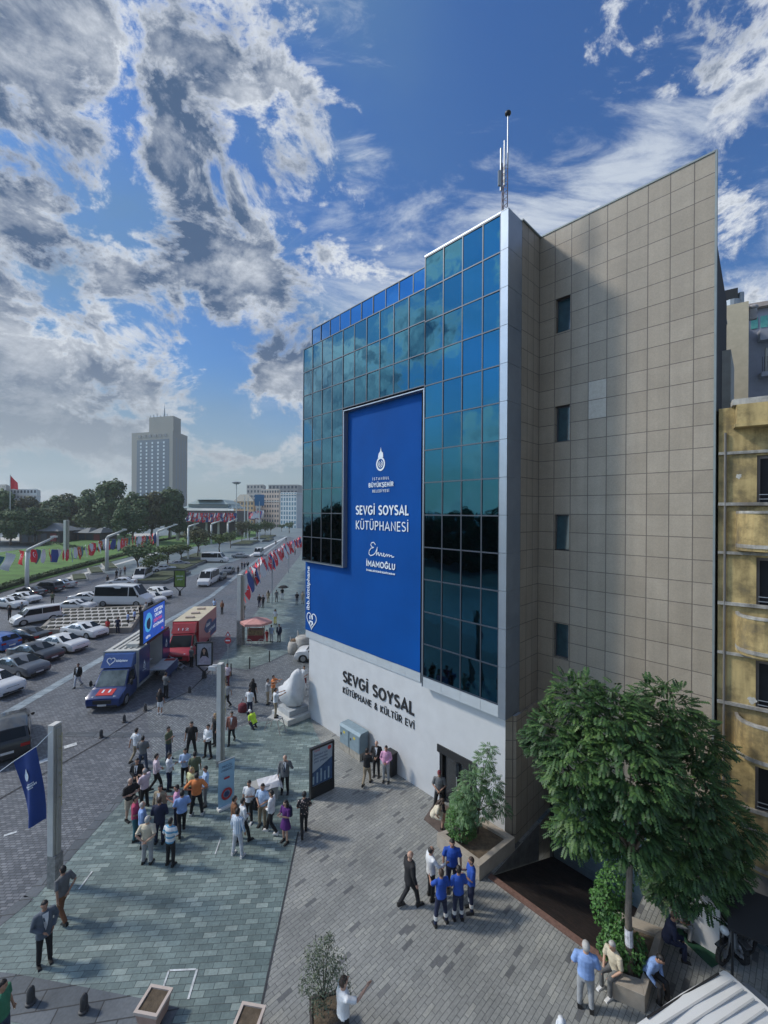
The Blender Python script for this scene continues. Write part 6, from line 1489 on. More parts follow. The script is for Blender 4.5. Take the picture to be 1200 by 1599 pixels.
vehicle('minibus', 223, 906, -75, 'white', 'white minibus facing the camera behind the dark street tree', 'minibus', 'minibuses', scale=.95)
vehicle('minibus', 326, 912, -84, 'white', 'tall white van facing the camera in the avenue beside the green advertising box', 'minibus', 'minibuses')
vehicle('minibus', 336, 878, 2, 'white', 'white minibus side on, far up the avenue', 'minibus', 'minibuses')
vehicle('minibus', 404, 868, -84, 'white', 'farthest white van driving toward the camera up the avenue', 'minibus', 'minibuses', scale=.95)
nv = vehicle('van', 0, 0, 21, 'white', 'white van with ribbed roof at the bottom right corner', 'van', 'vans', pos=Vector((7.80, 9.02, 0)), scale=1.06)
rb = MB()
for k in range(6): rb.bar((-1.95, -.5 + k * .2, 1.885 + .02 * (1 - abs(k - 2.5) / 2.5)), (.7, -.5 + k * .2, 1.885 + .02 * (1 - abs(k - 2.5) / 2.5)), .035)
rb.build('roof_rib', mat('rib_grey', (.42, .43, .43), .5), nv); rb = MB(); rb.bar((-1.7, .72, 1.83), (.6, .72, 1.84), .03).bar((-1.7, -.72, 1.83), (.6, -.72, 1.84), .03).build('roof_rail', trimb, nv)

# ---------------------------------------------------------------- trucks
def truck(name, pos, deg, pc, label, blue):
    t = empty(name, pos, R(deg), label, 'truck'); P = PAINT[pc]; W_ = 1.05
    # x: 0 front bumper, negative backwards
    prof = [(0.0, .38, .62), (-.04, .34, .86), (-.22, .32, 1.0), (-.78, .30, 1.16), (-.95, .30, 1.24), (-1.68, .30, 2.14), (-2.2, .30, 2.22), (-2.45, .30, 2.22)]
    mb = MB(); vs = []
    for i, (x, zb, zt) in enumerate(prof):
        ww = W_ * (.90 if i == 0 else .96 if i == 1 else 1); wt_ = ww * (.93 if i < 4 else .92); zbelt = min(zt - .04, 1.25)
        pts = [(ww * .94, zb), (ww, zb + .2), (ww, zbelt), (wt_ * (1 if i < 5 else .9), zt - .02), (wt_ * .8, zt), (0, zt + .02)]
        vs += [(x, -y, z) for y, z in pts] + [(x, y, z) for y, z in pts[-2::-1]]
    m = 11; n = len(prof); fs = [(i * m + j, i * m + j + 1, (i + 1) * m + j + 1, (i + 1) * m + j) for i in range(n - 1) for j in range(m - 1)] + [(i * m + m - 1, i * m, (i + 1) * m, (i + 1) * m + m - 1) for i in range(n - 1)] + [tuple(range(m))[::-1], tuple((n - 1) * m + j for j in range(m))]
    mb.add(vs, fs); cb = mb.build('cab', P, t, smooth=True, sharp=35)
    d = Vector((-.73, 0, .90)); nn_ = Vector((.90, 0, .73)).normalized() * .018; a = Vector((-.95, 0, 1.24)) + d * .04 + nn_; b = Vector((-.95, 0, 1.24)) + d * .95 + nn_
    MB().quad((a.x, -W_ * .86, a.z), (a.x, W_ * .86, a.z), (b.x, W_ * .76, b.z), (b.x, -W_ * .76, b.z)).build('windscreen', truckglass if blue else carglass, t)
    w = MB()
    for s in (-1, 1):
        q = [(-1.15, s * (W_ + .004), 1.30), (-2.2, s * (W_ + .004), 1.30), (-2.2, s * (W_ * .90 + .01), 2.0), (-1.65, s * (W_ * .90 + .01), 2.0)]; w.poly(q if s > 0 else q[::-1])
    w.build('side_window', carglass, t)
    w = MB()
    for s in (-1, 1): w.hexa([(-.35, s * .62, .80), (-.02, s * .60, .74), (-.06, s * .98, .74), (-.5, s * 1.055, .86), (-.35, s * .62, 1.02), (-.14, s * .60, .97), (-.2, s * .98, .95), (-.6, s * 1.055, 1.05)])
    w.build('headlight', head_m, t)
    MB().box(-.05, .03, -.55, .55, .55, .78).box(-.1, .02, -.9, .9, .34, .45).build('grille', trimb, t); MB().box(.0, .045, -.26, .26, .42, .53).build('number_plate', plate_m, t)
    w = MB()
    for s in (-1, 1): w.ball((-1.15, s * (W_ + .22), 1.45), (.09, .11, .22), 8, 5).bar((-1.1, s * W_, 1.35), (-1.15, s * (W_ + .2), 1.4), .04)
    w.build('mirror', trimb, t, smooth=True)
    bw = 1.12; x0, x1 = -2.45, -8.3; z0, z1 = .55, 3.10
    frame_m = mat('truck_frame', (.34, .36, .38), .45, .4); wht = mat('truck_roof', (.50, .50, .47), .6, var=.12)
    MB().hexa([(-1.72, -.98, 2.24), (-1.72, .98, 2.24), (-2.44, 1.0, 2.24), (-2.44, -1.0, 2.24), (-2.2, -.94, 3.0), (-2.2, .94, 3.0), (-2.44, 1.0, 3.04), (-2.44, -1.0, 3.04)]).build('air_deflector', mat('deflector_blue', (.02, .07, .25), .35, coat=.4) if blue else P, t)
    def wheel(x, y, r, dbl):
        o = MB().tube([(0, -.13, 0), (0, -.12, 0), (0, .12, 0), (0, .13, 0)], [r - .03, r, r, r - .03], 18).build('wheel', tyre_m, t); o.location = (x, y, r); s = 1 if y > 0 else -1
        MB().tube([(0, s * .13, 0), (0, s * .145, 0)], [r * .62, r * .5], 14).build('rim', rim_m, o)
    for s in (-1, 1): wheel(-.95, s * .93, .38, 0); wheel(-6.2, s * .93, .40, 1)
    if not blue:
        MB().box(x1, x0 - .01, -bw, bw, z0, z1).build('box_body', P, t, bevel=.02)
        MB().box(x1 + .02, x0 - .03, -bw + .02, bw - .02, z1 + .002, z1 + .04).build('roof', mat('truck_cream', (.52, .46, .33), .6, var=.1), t)
        w = MB(); 
        for xx in (-3.4, -5.0, -6.8): w.box(xx - .4, xx, -.35, .35, z1 + .05, z1 + .18)
        w.build('roof_hatch', mat('hatch', (.40, .33, .28), .6), t)
        nv_ = mat('truck_navy_print', (.02, .04, .16), .5); s = 1
        w = MB(); pts = [(-5.4 + 1.25 * math.cos(i * .42) * (1 + .12 * math.cos(i * 2.1)), bw + .012, 1.9 + .62 * math.sin(i * .42)) for i in range(15)]; w.poly(pts[::-1]).quad((-6.0, bw + .010, .7), (-8.2, bw + .010, .7), (-8.2, bw + .010, 2.0), (-6.4, bw + .010, 1.9)); w.build('side_print', nv_, t)
        text('Gezici', .5, wt, t, 'lettering', (-5.3, bw + .02, 1.9), rot=(R(90), 0, R(180)), ext=.002, off=.01, width=1.3); text('KÜTÜPHANE', .4, wt, t, 'lettering', (-6.6, bw + .02, 1.2), rot=(R(90), 0, R(180)), ext=.002, off=.01, width=2.2)
        text('112', .3, wt, t, 'lettering', (-1.84, 0, 2.48), rot=(R(60), 0, R(90)), ext=.002, width=.9)
        return t
    # blue truck: open side towards +Y (viewer's right), LED screen above
    navy = P; inn = mat('truck_inner', (.50, .50, .49), .6, var=.05); xo0, xo1 = -4.35, -6.8
    MB().box(x1, x0 - .01, -bw, -bw + .05, z0, z1).build('far_side', navy, t)
    w = MB(); w.box(x1, x0 - .01, -bw + .051, bw, z0, z0 + .12).box(x0 - .06, x0 - .01, -bw + .051, bw, z0 + .121, z1).box(x1, x1 + .05, -bw + .051, bw, z0 + .121, z1).box(xo0, xo0 + .05, -bw + .06, bw - .05, z0 + .121, z1 - .06).box(xo1 - .05, xo1, -bw + .06, bw - .05, z0 + .121, z1 - .06).box(xo1, xo0, -bw + .055, -bw + .10, z0 + .121, z1 - .06)
    w.build('inner_wall', inn, t)
    w = MB(); w.box(xo0 + .02, x0 - .08, bw - .04, bw + .01, z0 + .2, z1 - .02).box(x1 + .02, xo1 - .02, bw - .04, bw + .01, z0 + .2, z1 - .02); w.build('side_panel', navy, t)
    w = MB(); w.box(x1, x0, bw - .03, bw + .03, z0, z0 + .14).box(x0 - .08, x0 + .02, bw - .05, bw + .04, z0, z1 + .04).box(x0 - .06, x0 + .02, -bw - .02, bw - .06, z1 - .04, z1 + .04).box(x0 - .06, x0 + .02, -bw - .02, -bw + .08, z0, z1 - .04); w.build('frame', frame_m, t)
    MB().box(x1, x0 - .09, -bw, bw - .06, z1 - .055, z1 + .02).build('roof', wht, t)
    w = MB()
    for k in range(5): w.box(x1 + .3, x0 - .5, -.8 + k * .38, -.72 + k * .38, z1 + .022, z1 + .10)
    w.box(-3.9, -3.2, .0, .8, z1 + .022, z1 + .28).box(x1 + .1, x1 + .9, .1, .9, z1 + .022, z1 + .3); w.build('roof_unit', wht, t)
    w = MB(); w.box(xo1 + .02, xo0 - .02, bw + .0, bw + 1.15, .98, 1.05); w.build('platform', mat('platform', (.40, .44, .48), .5, .2), t)
    w = MB()
    for xx in (xo0 - .1, (xo0 + xo1) / 2, xo1 + .1): w.bar((xx, bw + 1.08, 0), (xx, bw + 1.08, .98), .05)
    w.box(xo1 + .02, xo0 - .02, bw + 1.155, bw + 1.17, .35, 1.0); w.build('platform_skirt', navy, t)
    MB().box(xo1 + .1, xo1 + .6, bw + .3, bw + 1.1, 1.055, 1.06).build('mat', mat('red_mat', (.3, .03, .02), .8), t)
    w = MB(); w.bar((xo1 - .1, bw + .2, 1.0), (xo1 - .1, bw + 1.6, 0), .04).bar((xo1 - .8, bw + .2, 1.0), (xo1 - .8, bw + 1.6, 0), .04)
    for k in range(4): w.box(xo1 - .8, xo1 - .1, bw + .35 + k * .3, bw + .55 + k * .3, .82 - k * .22, .85 - k * .22)
    w.build('steps', grey_metal, t)
    w = MB(); w.box(-6.4, -4.6, -.5, -.1, 1.5, 1.55).box(-6.4, -4.6, .1, .5, 1.2, 1.25); 
    for xx in (-6.3, -5.5, -4.7): w.bar((xx, .3, .7), (xx, .3, 1.2), .04)
    w.build('counter', wtm, t); w = MB()
    for k in range(9): w.box(-6.3 + k * .2, -6.2 + k * .2, -.45, -.2, 1.555, 1.65 + (k % 3) * .05)
    w.build('books', mat('books', (.06, .05, .06), .7, var=.8, scale=9), t)
    # LED screen
    s0, s1, sz0, sz1 = -3.0, -6.85, 3.42, 5.72
    MB().box(s1 - .08, s0 + .08, bw - .12, bw + .10, sz0 - .1, sz1 + .08).build('screen_case', trimb, t)
    sc = MB().box(s1, s0, bw + .101, bw + .108, sz0, sz1).build('screen', mat('led_blue', (.01, .075, .42), .3, emit=.6, var=.4, scale=1.2), t)
    def stx(b, sz, x, z, wd, m, off=.01): return text(b, sz, m, t, 'lettering', (x, bw + .112, z), rot=(R(90), 0, R(180)), ext=.001, off=off, width=wd)
    lw_ = mat('led_white', (.75, .8, .85), .3, emit=.5); lr_ = mat('led_red', (.8, .1, .2), .3, emit=.5); lc_ = mat('led_cyan', (.08, .42, .75), .3, emit=.5)
    cxs = (s0 + s1) / 2 - .7
    stx('CEPTEN', .35, cxs, 5.25, 1.6, lw_); stx('OKUMA', .35, cxs, 4.88, 1.4, lw_); stx('DÜNYAN', .34, cxs + .1, 4.50, 1.5, lr_); stx('KÜTÜPHANE', .30, cxs, 4.12, 1.9, lw_); stx('ibb', .2, s1 + .45, 3.6, .3, lr_); stx('DİJİTAL', .2, s0 - .8, 3.65, .8, lw_)
    w = MB(); c0 = (s0 - .85, 4.75); pts = [(c0[0] + .62 * math.cos(i * .42) * (1 + .1 * math.cos(i * 1.9)), bw + .112, c0[1] + .72 * math.sin(i * .42)) for i in range(15)]; w.poly(pts[::-1]).build('picture', lc_, t)
    w = MB(); w.poly([(c0[0] + .36 * math.cos(-i * .42), bw + .115, c0[1] - .1 + .42 * math.sin(-i * .42) * (1 + .15 * math.cos(i * 1.3))) for i in range(15)]); w.build('picture', mat('led_dark', (.01, .04, .16), .3), t)
    MB().box(xo1 - 1.2, xo0 + .4, bw - .06, bw + .04, z1 + .03, z1 + .22).build('screen_mount', mat('mount_red', (.10, .015, .02), .6), t)
    # prints
    heart_ = stroke([(x * .5 - .42, z * .5) for x, z in heart(0, 0, .5)], .06, wt, t, y=0, closed=True); o = heart_.build('emblem', wt, t); o.rotation_euler = (R(-32), 0, R(90)); o.location = (-1.945, 0, 2.63)
    text('kütüphane', .22, wt, t, 'lettering', (-1.92, .28, 2.58), rot=(R(58), 0, R(90)), off=.008, ext=.002, width=.75)
    redh = mat('hood_red', (.50, .03, .03), .4)
    w = MB(); w.hexa([(-.20, -.5, .96), (-.20, .5, .96), (-.80, .5, 1.13), (-.80, -.5, 1.13), (-.20, -.5, 1.03), (-.20, .5, 1.03), (-.80, .5, 1.195), (-.80, -.5, 1.195)]); w.build('bonnet_panel', redh, t)
    text('11', .42, wt, t, 'lettering', (-.42, 0, 1.11), rot=(R(15), 0, R(90)), ext=.001, off=.01, width=.5)
    o = emblem(t, 0, 0, .34, wt, y=0); o.location = (-3.4, bw + .025, 1.75); o.rotation_euler = (0, 0, R(180))
    o = emblem(t, 0, 0, .4, wt, y=0); o.location = (-7.5, bw + .025, 2.0); o.rotation_euler = (0, 0, R(180))
    text('İSTANBUL', .12, wt, t, 'lettering', (-3.4, bw + .025, 1.42), rot=(R(90), 0, R(180)), ext=.001, width=.6)
    return t
TD = -82.5
truck('mobile_library_truck', Vector((-18.05, 26.6, 0)), TD, 'navy', 'navy blue mobile library truck with open side platform and large screen raised on its roof', True)
truck('mobile_library_truck', Vector((-17.35, 34.6, 0)), TD, 'red', 'red box truck with cream roof parked behind the navy truck', False)

# ---------------------------------------------------------------- motorcycles
def moto(loc, deg, m, label):
    t = empty('motorcycle', loc, R(deg), label, 'motorcycle', 'motorcycles')
    for x in (-.65, .65):
        w = MB(); n = 20
        for k in range(n):
            a, b = 2 * math.pi * k / n, 2 * math.pi * (k + 1) / n; w.bar((x + .29 * math.cos(a), 0, .3 + .29 * math.sin(a)), (x + .29 * math.cos(b), 0, .3 + .29 * math.sin(b)), .10)
        o = w.build('wheel', tyre_m, t); w = MB().tube([(x, -.05, .3), (x, .05, .3)], .13, 10)
        for k in range(5): w.bar((x, 0, .3), (x + .26 * math.cos(k * 1.257), 0, .3 + .26 * math.sin(k * 1.257)), .03)
        w.build('rim', rim_m, o)
    MB().hexa([(-.4, -.14, .3), (.35, -.14, .3), (.35, .14, .3), (-.4, .14, .3), (-.3, -.12, .72), (.4, -.15, .85), (.4, .15, .85), (-.3, .12, .72)]).build('engine', grey_metal, t, bevel=.03)
    MB().rings([(.22, 0, .75, .3, .15), (.22, 0, .92, .26, .15), (.2, 0, .98, .15, .09)], 12).build('tank', m, t, smooth=True)
    MB().hexa([(-.85, -.11, .74), (-.05, -.13, .74), (-.05, .13, .74), (-.85, .11, .74), (-.9, -.10, .90), (-.08, -.12, .82), (-.08, .12, .82), (-.9, .10, .90)]).build('seat', trimb, t, bevel=.02)
    w = MB(); w.tube([(.65, -.07, .3), (.45, -.09, .95)], .025, 6).tube([(.65, .07, .3), (.45, .09, .95)], .025, 6).tube([(.30, -.36, 1.08), (.42, -.1, 1.0), (.42, .1, 1.0), (.30, .36, 1.08)], .018, 6); w.build('handlebar', rim_m, t)
    w = MB().ball((.62, 0, .92), (.10, .12, .12)); w.build('headlight', head_m, t, smooth=True)
    MB().box(.45, .98, -.07, .07, .60, .64).box(-1.0, -.6, -.08, .08, .62, .68).build('mudguard', m, t)
    MB().tube([(-.9, .16, .35), (.2, .16, .28)], [.05, .035], 8).build('exhaust', rim_m, t)
mb_ = mat('moto_black', (.012, .012, .014), .25, coat=.8)
moto(G(1150, 1488), 205, mb_, 'black motorcycle parked at the right edge above the white van'); moto(G(1190, 1478), 200, mb_, 'second dark motorcycle cut by the right edge')
moto(G(1122, 1462), 95, mat('moto_grey', (.06, .065, .07), .4), 'grey scooter like motorcycle beside the pale shop wall')
o = MB().box(0, 1.6, 0, 1.1, 0, .03).build('green_mat', mat('mat_green', (.01, .06, .03), .9), loc=G(1112, 1512), rz=.35); tag(o, 'dark green mat on the ground beside the white van', 'mat')
t = empty('shop_awning', B(6.9, .6, 0), YR, 'black awning over the dark shopfront beneath the yellow house', 'awning'); MB().hexa([(-.3, -1.2, 2.1), (2.2, -1.2, 2.1), (2.2, 0, 2.5), (-.3, 0, 2.5), (-.3, -1.2, 2.14), (2.2, -1.2, 2.14), (2.2, 0, 2.54), (-.3, 0, 2.54)]).build('canvas', mat('awning_black', (.015, .015, .016), .9), t); MB().bar((-.2, -1.15, 0), (-.2, -1.15, 2.1), .05).bar((2.1, -1.15, 0), (2.1, -1.15, 2.1), .05).build('post', black_metal, t)
o = MB().box(-.35, .35, -.08, .08, 0, 1.5).build('wall_stub', plaster, loc=B(6.15, .9), rz=BROT); tag(o, 'short pale wall panel between the stone building and the motorcycles', 'wall')

# ================================================================== PEOPLE
def skinm(n, c): return mat(n, c, .55, var=.05)
SKIN = [skinm('skin_light', (.46, .28, .20)), skinm('skin_tan', (.36, .20, .135)), skinm('skin_dark', (.25, .14, .095))]
HAIR = dict(b=mat('hair_black', (.015, .012, .011), .6), n=mat('hair_brown', (.05, .03, .02), .6), g=mat('hair_grey', (.30, .29, .28), .7), w=mat('hair_white', (.40, .39, .37), .8), y=mat('hair_blond', (.38, .26, .12), .6))
CL = {}
def cloth(key, c): CL[key] = mat('cloth_' + key, c, .85, var=.16, scale=6, bump=1.0, bscale=7); return CL[key]
for k, c in dict(white=(.62, .64, .66), paleblue=(.36, .48, .66), ltblue=(.22, .34, .62), blue=(.015, .07, .36), navy=(.012, .018, .05), black=(.012, .012, .014), grey=(.13, .135, .14), ltgrey=(.30, .31, .32), greyblue=(.085, .105, .135), olive=(.10, .12, .07), khaki=(.27, .22, .15), beige=(.42, .36, .27), cream=(.56, .50, .38), orange=(.62, .20, .06), magenta=(.36, .04, .10), pink=(.58, .30, .46), pinkw=(.60, .50, .56), brown=(.17, .075, .035), redbrown=(.22, .09, .07), purple=(.075, .012, .13), maroon=(.14, .02, .03), jeans=(.035, .05, .09), teal=(.03, .12, .15), paleyellow=(.55, .55, .30), hivis=(.50, .72, .05), hivor=(.75, .22, .03), whitejeans=(.46, .48, .52), red=(.42, .03, .03), yellow=(.6, .5, .12), green=(.04, .18, .10)).items(): cloth(k, c)
def striped(name, a, b, sc, ax=2, thr=.5):
    m, N, L, p = newmat(name); p.inputs['Roughness'].default_value = .85; tc = N.new('ShaderNodeTexCoord'); s = N.new('ShaderNodeSeparateXYZ'); L.new(tc.outputs['Object'], s.inputs[0])
    f = N.new('ShaderNodeMath'); f.operation = 'MULTIPLY'; L.new(s.outputs[ax], f.inputs[0]); f.inputs[1].default_value = sc
    g = N.new('ShaderNodeMath'); g.operation = 'FRACT'; L.new(f.outputs[0], g.inputs[0]); h = N.new('ShaderNodeMath'); h.operation = 'GREATER_THAN'; L.new(g.outputs[0], h.inputs[0]); h.inputs[1].default_value = thr
    x = N.new('ShaderNodeMix'); x.data_type = 'RGBA'; L.new(h.outputs[0], x.inputs[0]); x.inputs[6].default_value = (*a, 1); x.inputs[7].default_value = (*b, 1); L.new(x.outputs[2], p.inputs['Base Color']); CL[name] = m; return m
striped('stripe_h', (.62, .64, .66), (.10, .30, .48), 5.2, 2, .62); striped('stripe_v', (.62, .66, .70), (.25, .36, .52), 16, 0, .6)
m, N, L, p = newmat('floral'); tc = N.new('ShaderNodeTexCoord'); v = N.new('ShaderNodeTexVoronoi'); v.inputs['Scale'].default_value = 14; L.new(tc.outputs['Object'], v.inputs[0]); r = N.new('ShaderNodeValToRGB'); r.color_ramp.elements[0].color = (.55, .42, .38, 1); r.color_ramp.elements[1].color = (.012, .012, .016, 1); r.color_ramp.elements[0].position = .22; r.color_ramp.elements[1].position = .30; L.new(v.outputs['Distance'], r.inputs[0]); L.new(r.outputs[0], p.inputs['Base Color']); CL['floral'] = m
shoe_b = mat('shoe_black', (.014, .013, .013), .5); shoe_w = mat('shoe_white', (.6, .6, .6), .6); eye_m = mat('eye_dark', (.02, .015, .012), .3)

def remeshed(mb, name, vox, m):
    me = mb.mesh(name, m); o = bpy.data.objects.new('tmp', me); COL.objects.link(o)
    md = o.modifiers.new('r', 'REMESH'); md.mode = 'VOXEL'; md.voxel_size = vox; md.use_smooth_shade = True
    sm = o.modifiers.new('s', 'SMOOTH'); sm.factor = .5; sm.iterations = 2
    dg = bpy.context.evaluated_depsgraph_get(); out = bpy.data.meshes.new_from_object(o.evaluated_get(dg)); out.name = name
    bpy.data.objects.remove(o); out.materials.clear(); out.materials.append(m)
    out.polygons.foreach_set('use_smooth', [True] * len(out.polygons)); return out
ARMS = {  # elbow, wrist for the +x side (x mirrored for the other); front = +Y
 'down': ((.25, -.01, 1.15), (.26, .07, .90)), 'hips': ((.42, -.10, 1.18), (.20, .08, 1.02)), 'behind': ((.29, -.14, 1.17), (.05, -.19, .99)), 'clasp': ((.27, .00, 1.14), (.05, .21, 1.02)),
 'fold': ((.28, .08, 1.15), (-.07, .22, 1.19)), 'phone': ((.24, .05, 1.15), (.10, .29, 1.27)), 'ear': ((.34, .10, 1.20), (.13, .12, 1.52)), 'point': ((.28, .14, 1.24), (.20, .42, 1.22)), 'reach': ((.26, .22, 1.34), (.18, .48, 1.42)),
 'swf': ((.25, .06, 1.16), (.24, .22, .98)), 'swb': ((.25, -.12, 1.17), (.26, -.18, .93)), 'lap': ((.25, .08, 1.15), (.12, .34, 1.02)), 'up': ((.30, .10, 1.42), (.14, .10, 1.68)), 'pocket': ((.29, -.06, 1.16), (.19, .07, .95))}
LEGS = {'stand': (((.11, .02, .50), (.12, -.01, .09)), ((-.11, .03, .50), (-.13, .02, .09))), 'walk': (((.09, .17, .52), (.09, .24, .10)), ((-.09, -.02, .50), (-.09, -.28, .16))), 'wide': (((.15, .02, .50), (.20, .0, .09)), ((-.15, .02, .50), (-.20, .0, .09))),
        'sit': (((.13, .42, .50), (.13, .40, .09)), ((-.13, .42, .50), (-.15, .44, .09))), 'crouch': (((.16, .34, .52), (.14, .06, .09)), ((-.16, .30, .38), (-.14, -.04, .09)))}
pcache = {}
def person_meshes(legs, armR, armL, top, bot, lod, lean):
    key = (legs, armR, armL, top, bot, lod, lean)
    if key in pcache: return pcache[key]
    vox = {0: .015, 1: .022, 2: .035}[lod]; seated = legs in ('sit', 'crouch'); hipz = .92 if not seated else (.50 if legs == 'sit' else .36); dz = hipz - .92
    Lm = Matrix.Translation((0, 0, hipz)) @ Matrix.Rotation(-R(lean), 4, 'X') @ Matrix.Translation((0, 0, -.92))   # torso frame
    T = lambda p: Lm @ Vector(p)
    fwd = .0
    def rings_t(mb, rr, n=14):
        vs = []; m = len(rr)
        for (cy, z, rx, ry) in rr:
            for k in range(n): t = 2 * math.pi * k / n; vs.append(T((rx * math.cos(t), cy + ry * math.sin(t), z)))
        fs = [(i * n + k, i * n + (k + 1) % n, (i + 1) * n + (k + 1) % n, (i + 1) * n + k) for i in range(m - 1) for k in range(n)] + [tuple(range(n - 1, -1, -1)), tuple((m - 1) * n + k for k in range(n))]
        mb.add(vs, fs)
    kneeR, ankR = LEGS[legs][0]; kneeL, ankL = LEGS[legs][1]
    sh = [T((.185, 0, 1.42)), T((-.185, 0, 1.42))]
    ew = []
    for s, a in ((1, armR), (-1, armL)):
        e, w_ = ARMS[a]; ew.append((T((e[0] * s, e[1], e[2])), T((w_[0] * s, w_[1], w_[2]))))
    body = MB()
    rings_t(body, [(0, .86, .13, .09), (0, .95, .15, .10), (0, 1.08, .13, .095), (.0, 1.25, .155, .11), (-.01, 1.38, .16, .10), (-.01, 1.44, .12, .08), (-.005, 1.49, .06, .06), (.0, 1.56, .052, .056)])
    for k, kp, ap in ((1, kneeR, ankR), (-1, kneeL, ankL)):
        hp = Vector((.085 * k, 0, hipz + .0)); body.tube([hp + Vector((0, -.0, .04)), hp, hp.lerp(Vector(kp), .5), kp, Vector(kp).lerp(Vector(ap), .35), ap], [.075, .082, .070, .050, .052, .035], 10)
    for i in (0, 1):
        e, w_ = ew[i]; body.tube([sh[i].lerp(T((0, 0, 1.42)), .3), sh[i], sh[i].lerp(e, .5), e, e.lerp(w_, .4), w_], [.045, .052, .046, .037, .036, .024], 10)
        d = (w_ - e).normalized(); body.ball(w_ + d * .045, (.032, .032, .032), 8, 6)
        body.tube([w_, w_ + d * .045, w_ + d * .085], [(.022, .03), (.024, .04), (.018, .038)], 8)
    hc = T((0, .012, 1.645)); Mh = Lm.to_3x3()
    body.ball(hc, (.076, .092, .108), 16, 12, Mh); body.ball(T((0, .035, 1.60)), (.058, .062, .075), 12, 8, Mh); body.ball(T((0, .052, 1.555)), (.032, .030, .03), 8, 6, Mh)
    body.ball(T((0, .105, 1.635)), (.013, .022, .028), 8, 6, Mh); body.ball(T((0, .093, 1.592)), (.026, .010, .010), 8, 6, Mh)
    for s in (-1, 1): body.ball(T((.080 * s, .0, 1.64)), (.014, .022, .03), 8, 6, Mh)
    bme = remeshed(body, 'body', vox * .9, SKIN[0])
    # fingers, eyes appended
    ex = MB()
    if lod < 2:
        for i in (0, 1):
            e, w_ = ew[i]; d = (w_ - e).normalized(); sd = d.cross(Vector((1, 0, 0)) if abs(d.x) < .7 else Vector((0, 0, 1))).normalized(); pn = sd.cross(d).normalized()
            for f, (off, ln) in enumerate(((-.026, .055), (-.009, .068), (.009, .065), (.026, .05))):
                b = w_ + d * .075 + sd * off; c1 = b + d * ln * .55 + pn * .006; c2 = c1 + (d + pn * .6).normalized() * ln * .5; ex.tube([b, c1, c2], [.0088, .008, .0065], 6)
            b = w_ + d * .03 + sd * -.032; c1 = b + (d * .7 - sd * .7).normalized() * .03; ex.tube([b, c1, c1 + (d * .9 - sd * .1 + pn * .3).normalized() * .028], [.0105, .0095, .0075], 6)
    out = dict(body=bme)
    if ex.v:
        bm = bmesh.new(); bm.from_mesh(bme); fm = ex.mesh('x', SKIN[0], True); bm.from_mesh(fm); bm.to_mesh(bme); bm.free(); bpy.data.meshes.remove(fm)
    out['eye'] = MB().ball(T((.030, .095, 1.655)), (.012, .008, .007), 6, 4, Mh).ball(T((-.030, .095, 1.655)), (.012, .008, .007), 6, 4, Mh).mesh('eyes', eye_m)
    # top
    tp = MB(); jk = top in ('jacket',); hem = .80 if jk else .90; g = .022 if jk else .008
    if top == 'dress': rr = [(0, .62, .27, .20), (0, .80, .22, .17), (0, .95, .17, .13), (0, 1.08, .145, .115), (0, 1.25, .17, .135), (-.01, 1.38, .19, .125), (-.01, 1.45, .13, .09), (-.01, 1.49, .07, .07)]
    elif seated: rr = [(0, .88, .18, .14), (0, .98, .18, .145), (0, 1.10, .168, .13), (0, 1.25, .185, .14), (-.01, 1.38, .19, .125), (-.01, 1.45, .145, .095), (-.01, 1.495, .075, .072)]
    else: rr = [(0, hem, .178 + g, .132 + g), (0, .97, .172 + g, .128 + g), (0, 1.10, .162 + g, .122 + g), (0, 1.25, .182 + g, .135 + g), (-.01, 1.38, .192 + g, .125 + g), (-.01, 1.45, .145 + g, .09 + g), (-.01, 1.495, .075, .072)]
    rings_t(tp, rr)
    for i in (0, 1):
        e, w_ = ew[i]; r0 = .062 + g * .7
        if top in ('long', 'jacket'): tp.tube([sh[i].lerp(T((0, 0, 1.40)), .35), sh[i] + Vector((0, 0, .0)), sh[i].lerp(e, .5), e, e.lerp(w_, .5), w_.lerp(e, .06)], [r0, r0 * 1.05, r0 * .95, r0 * .82, r0 * .72, r0 * .62], 10)
        else: tp.tube([sh[i].lerp(T((0, 0, 1.40)), .35), sh[i], sh[i].lerp(e, .5), sh[i].lerp(e, .85)], [r0, r0 * 1.08, r0 * 1.0, r0 * 1.02], 10)
    out['top'] = remeshed(tp, 'shirt', vox, CL['white'])
    if top == 'jacket':
        f = MB(); yy = .150
        pts = [(-.075, .138, 1.47), (.075, .138 - .02, 1.47), (.06, yy + .014, 1.34), (.035, yy + .022, 1.16), (0, yy + .020, 1.04), (-.035, yy + .022, 1.16), (-.06, yy + .014, 1.34)]; pts[0] = (-.07, .11, 1.475); pts[1] = (.07, .11, 1.475)
        f.poly([T(p) for p in pts[::-1]]).poly([T(p) for p in pts]); out['shirt_front'] = f.mesh('shirt_front', CL['white'])
        f = MB(); tp_ = [(-.02, .128, 1.45), (.02, .128, 1.45), (.028, .182, 1.12), (0, .186, 1.06), (-.028, .182, 1.12)]; f.poly([T(p) for p in tp_[::-1]]); out['tie'] = f.mesh('tie', CL['navy'])
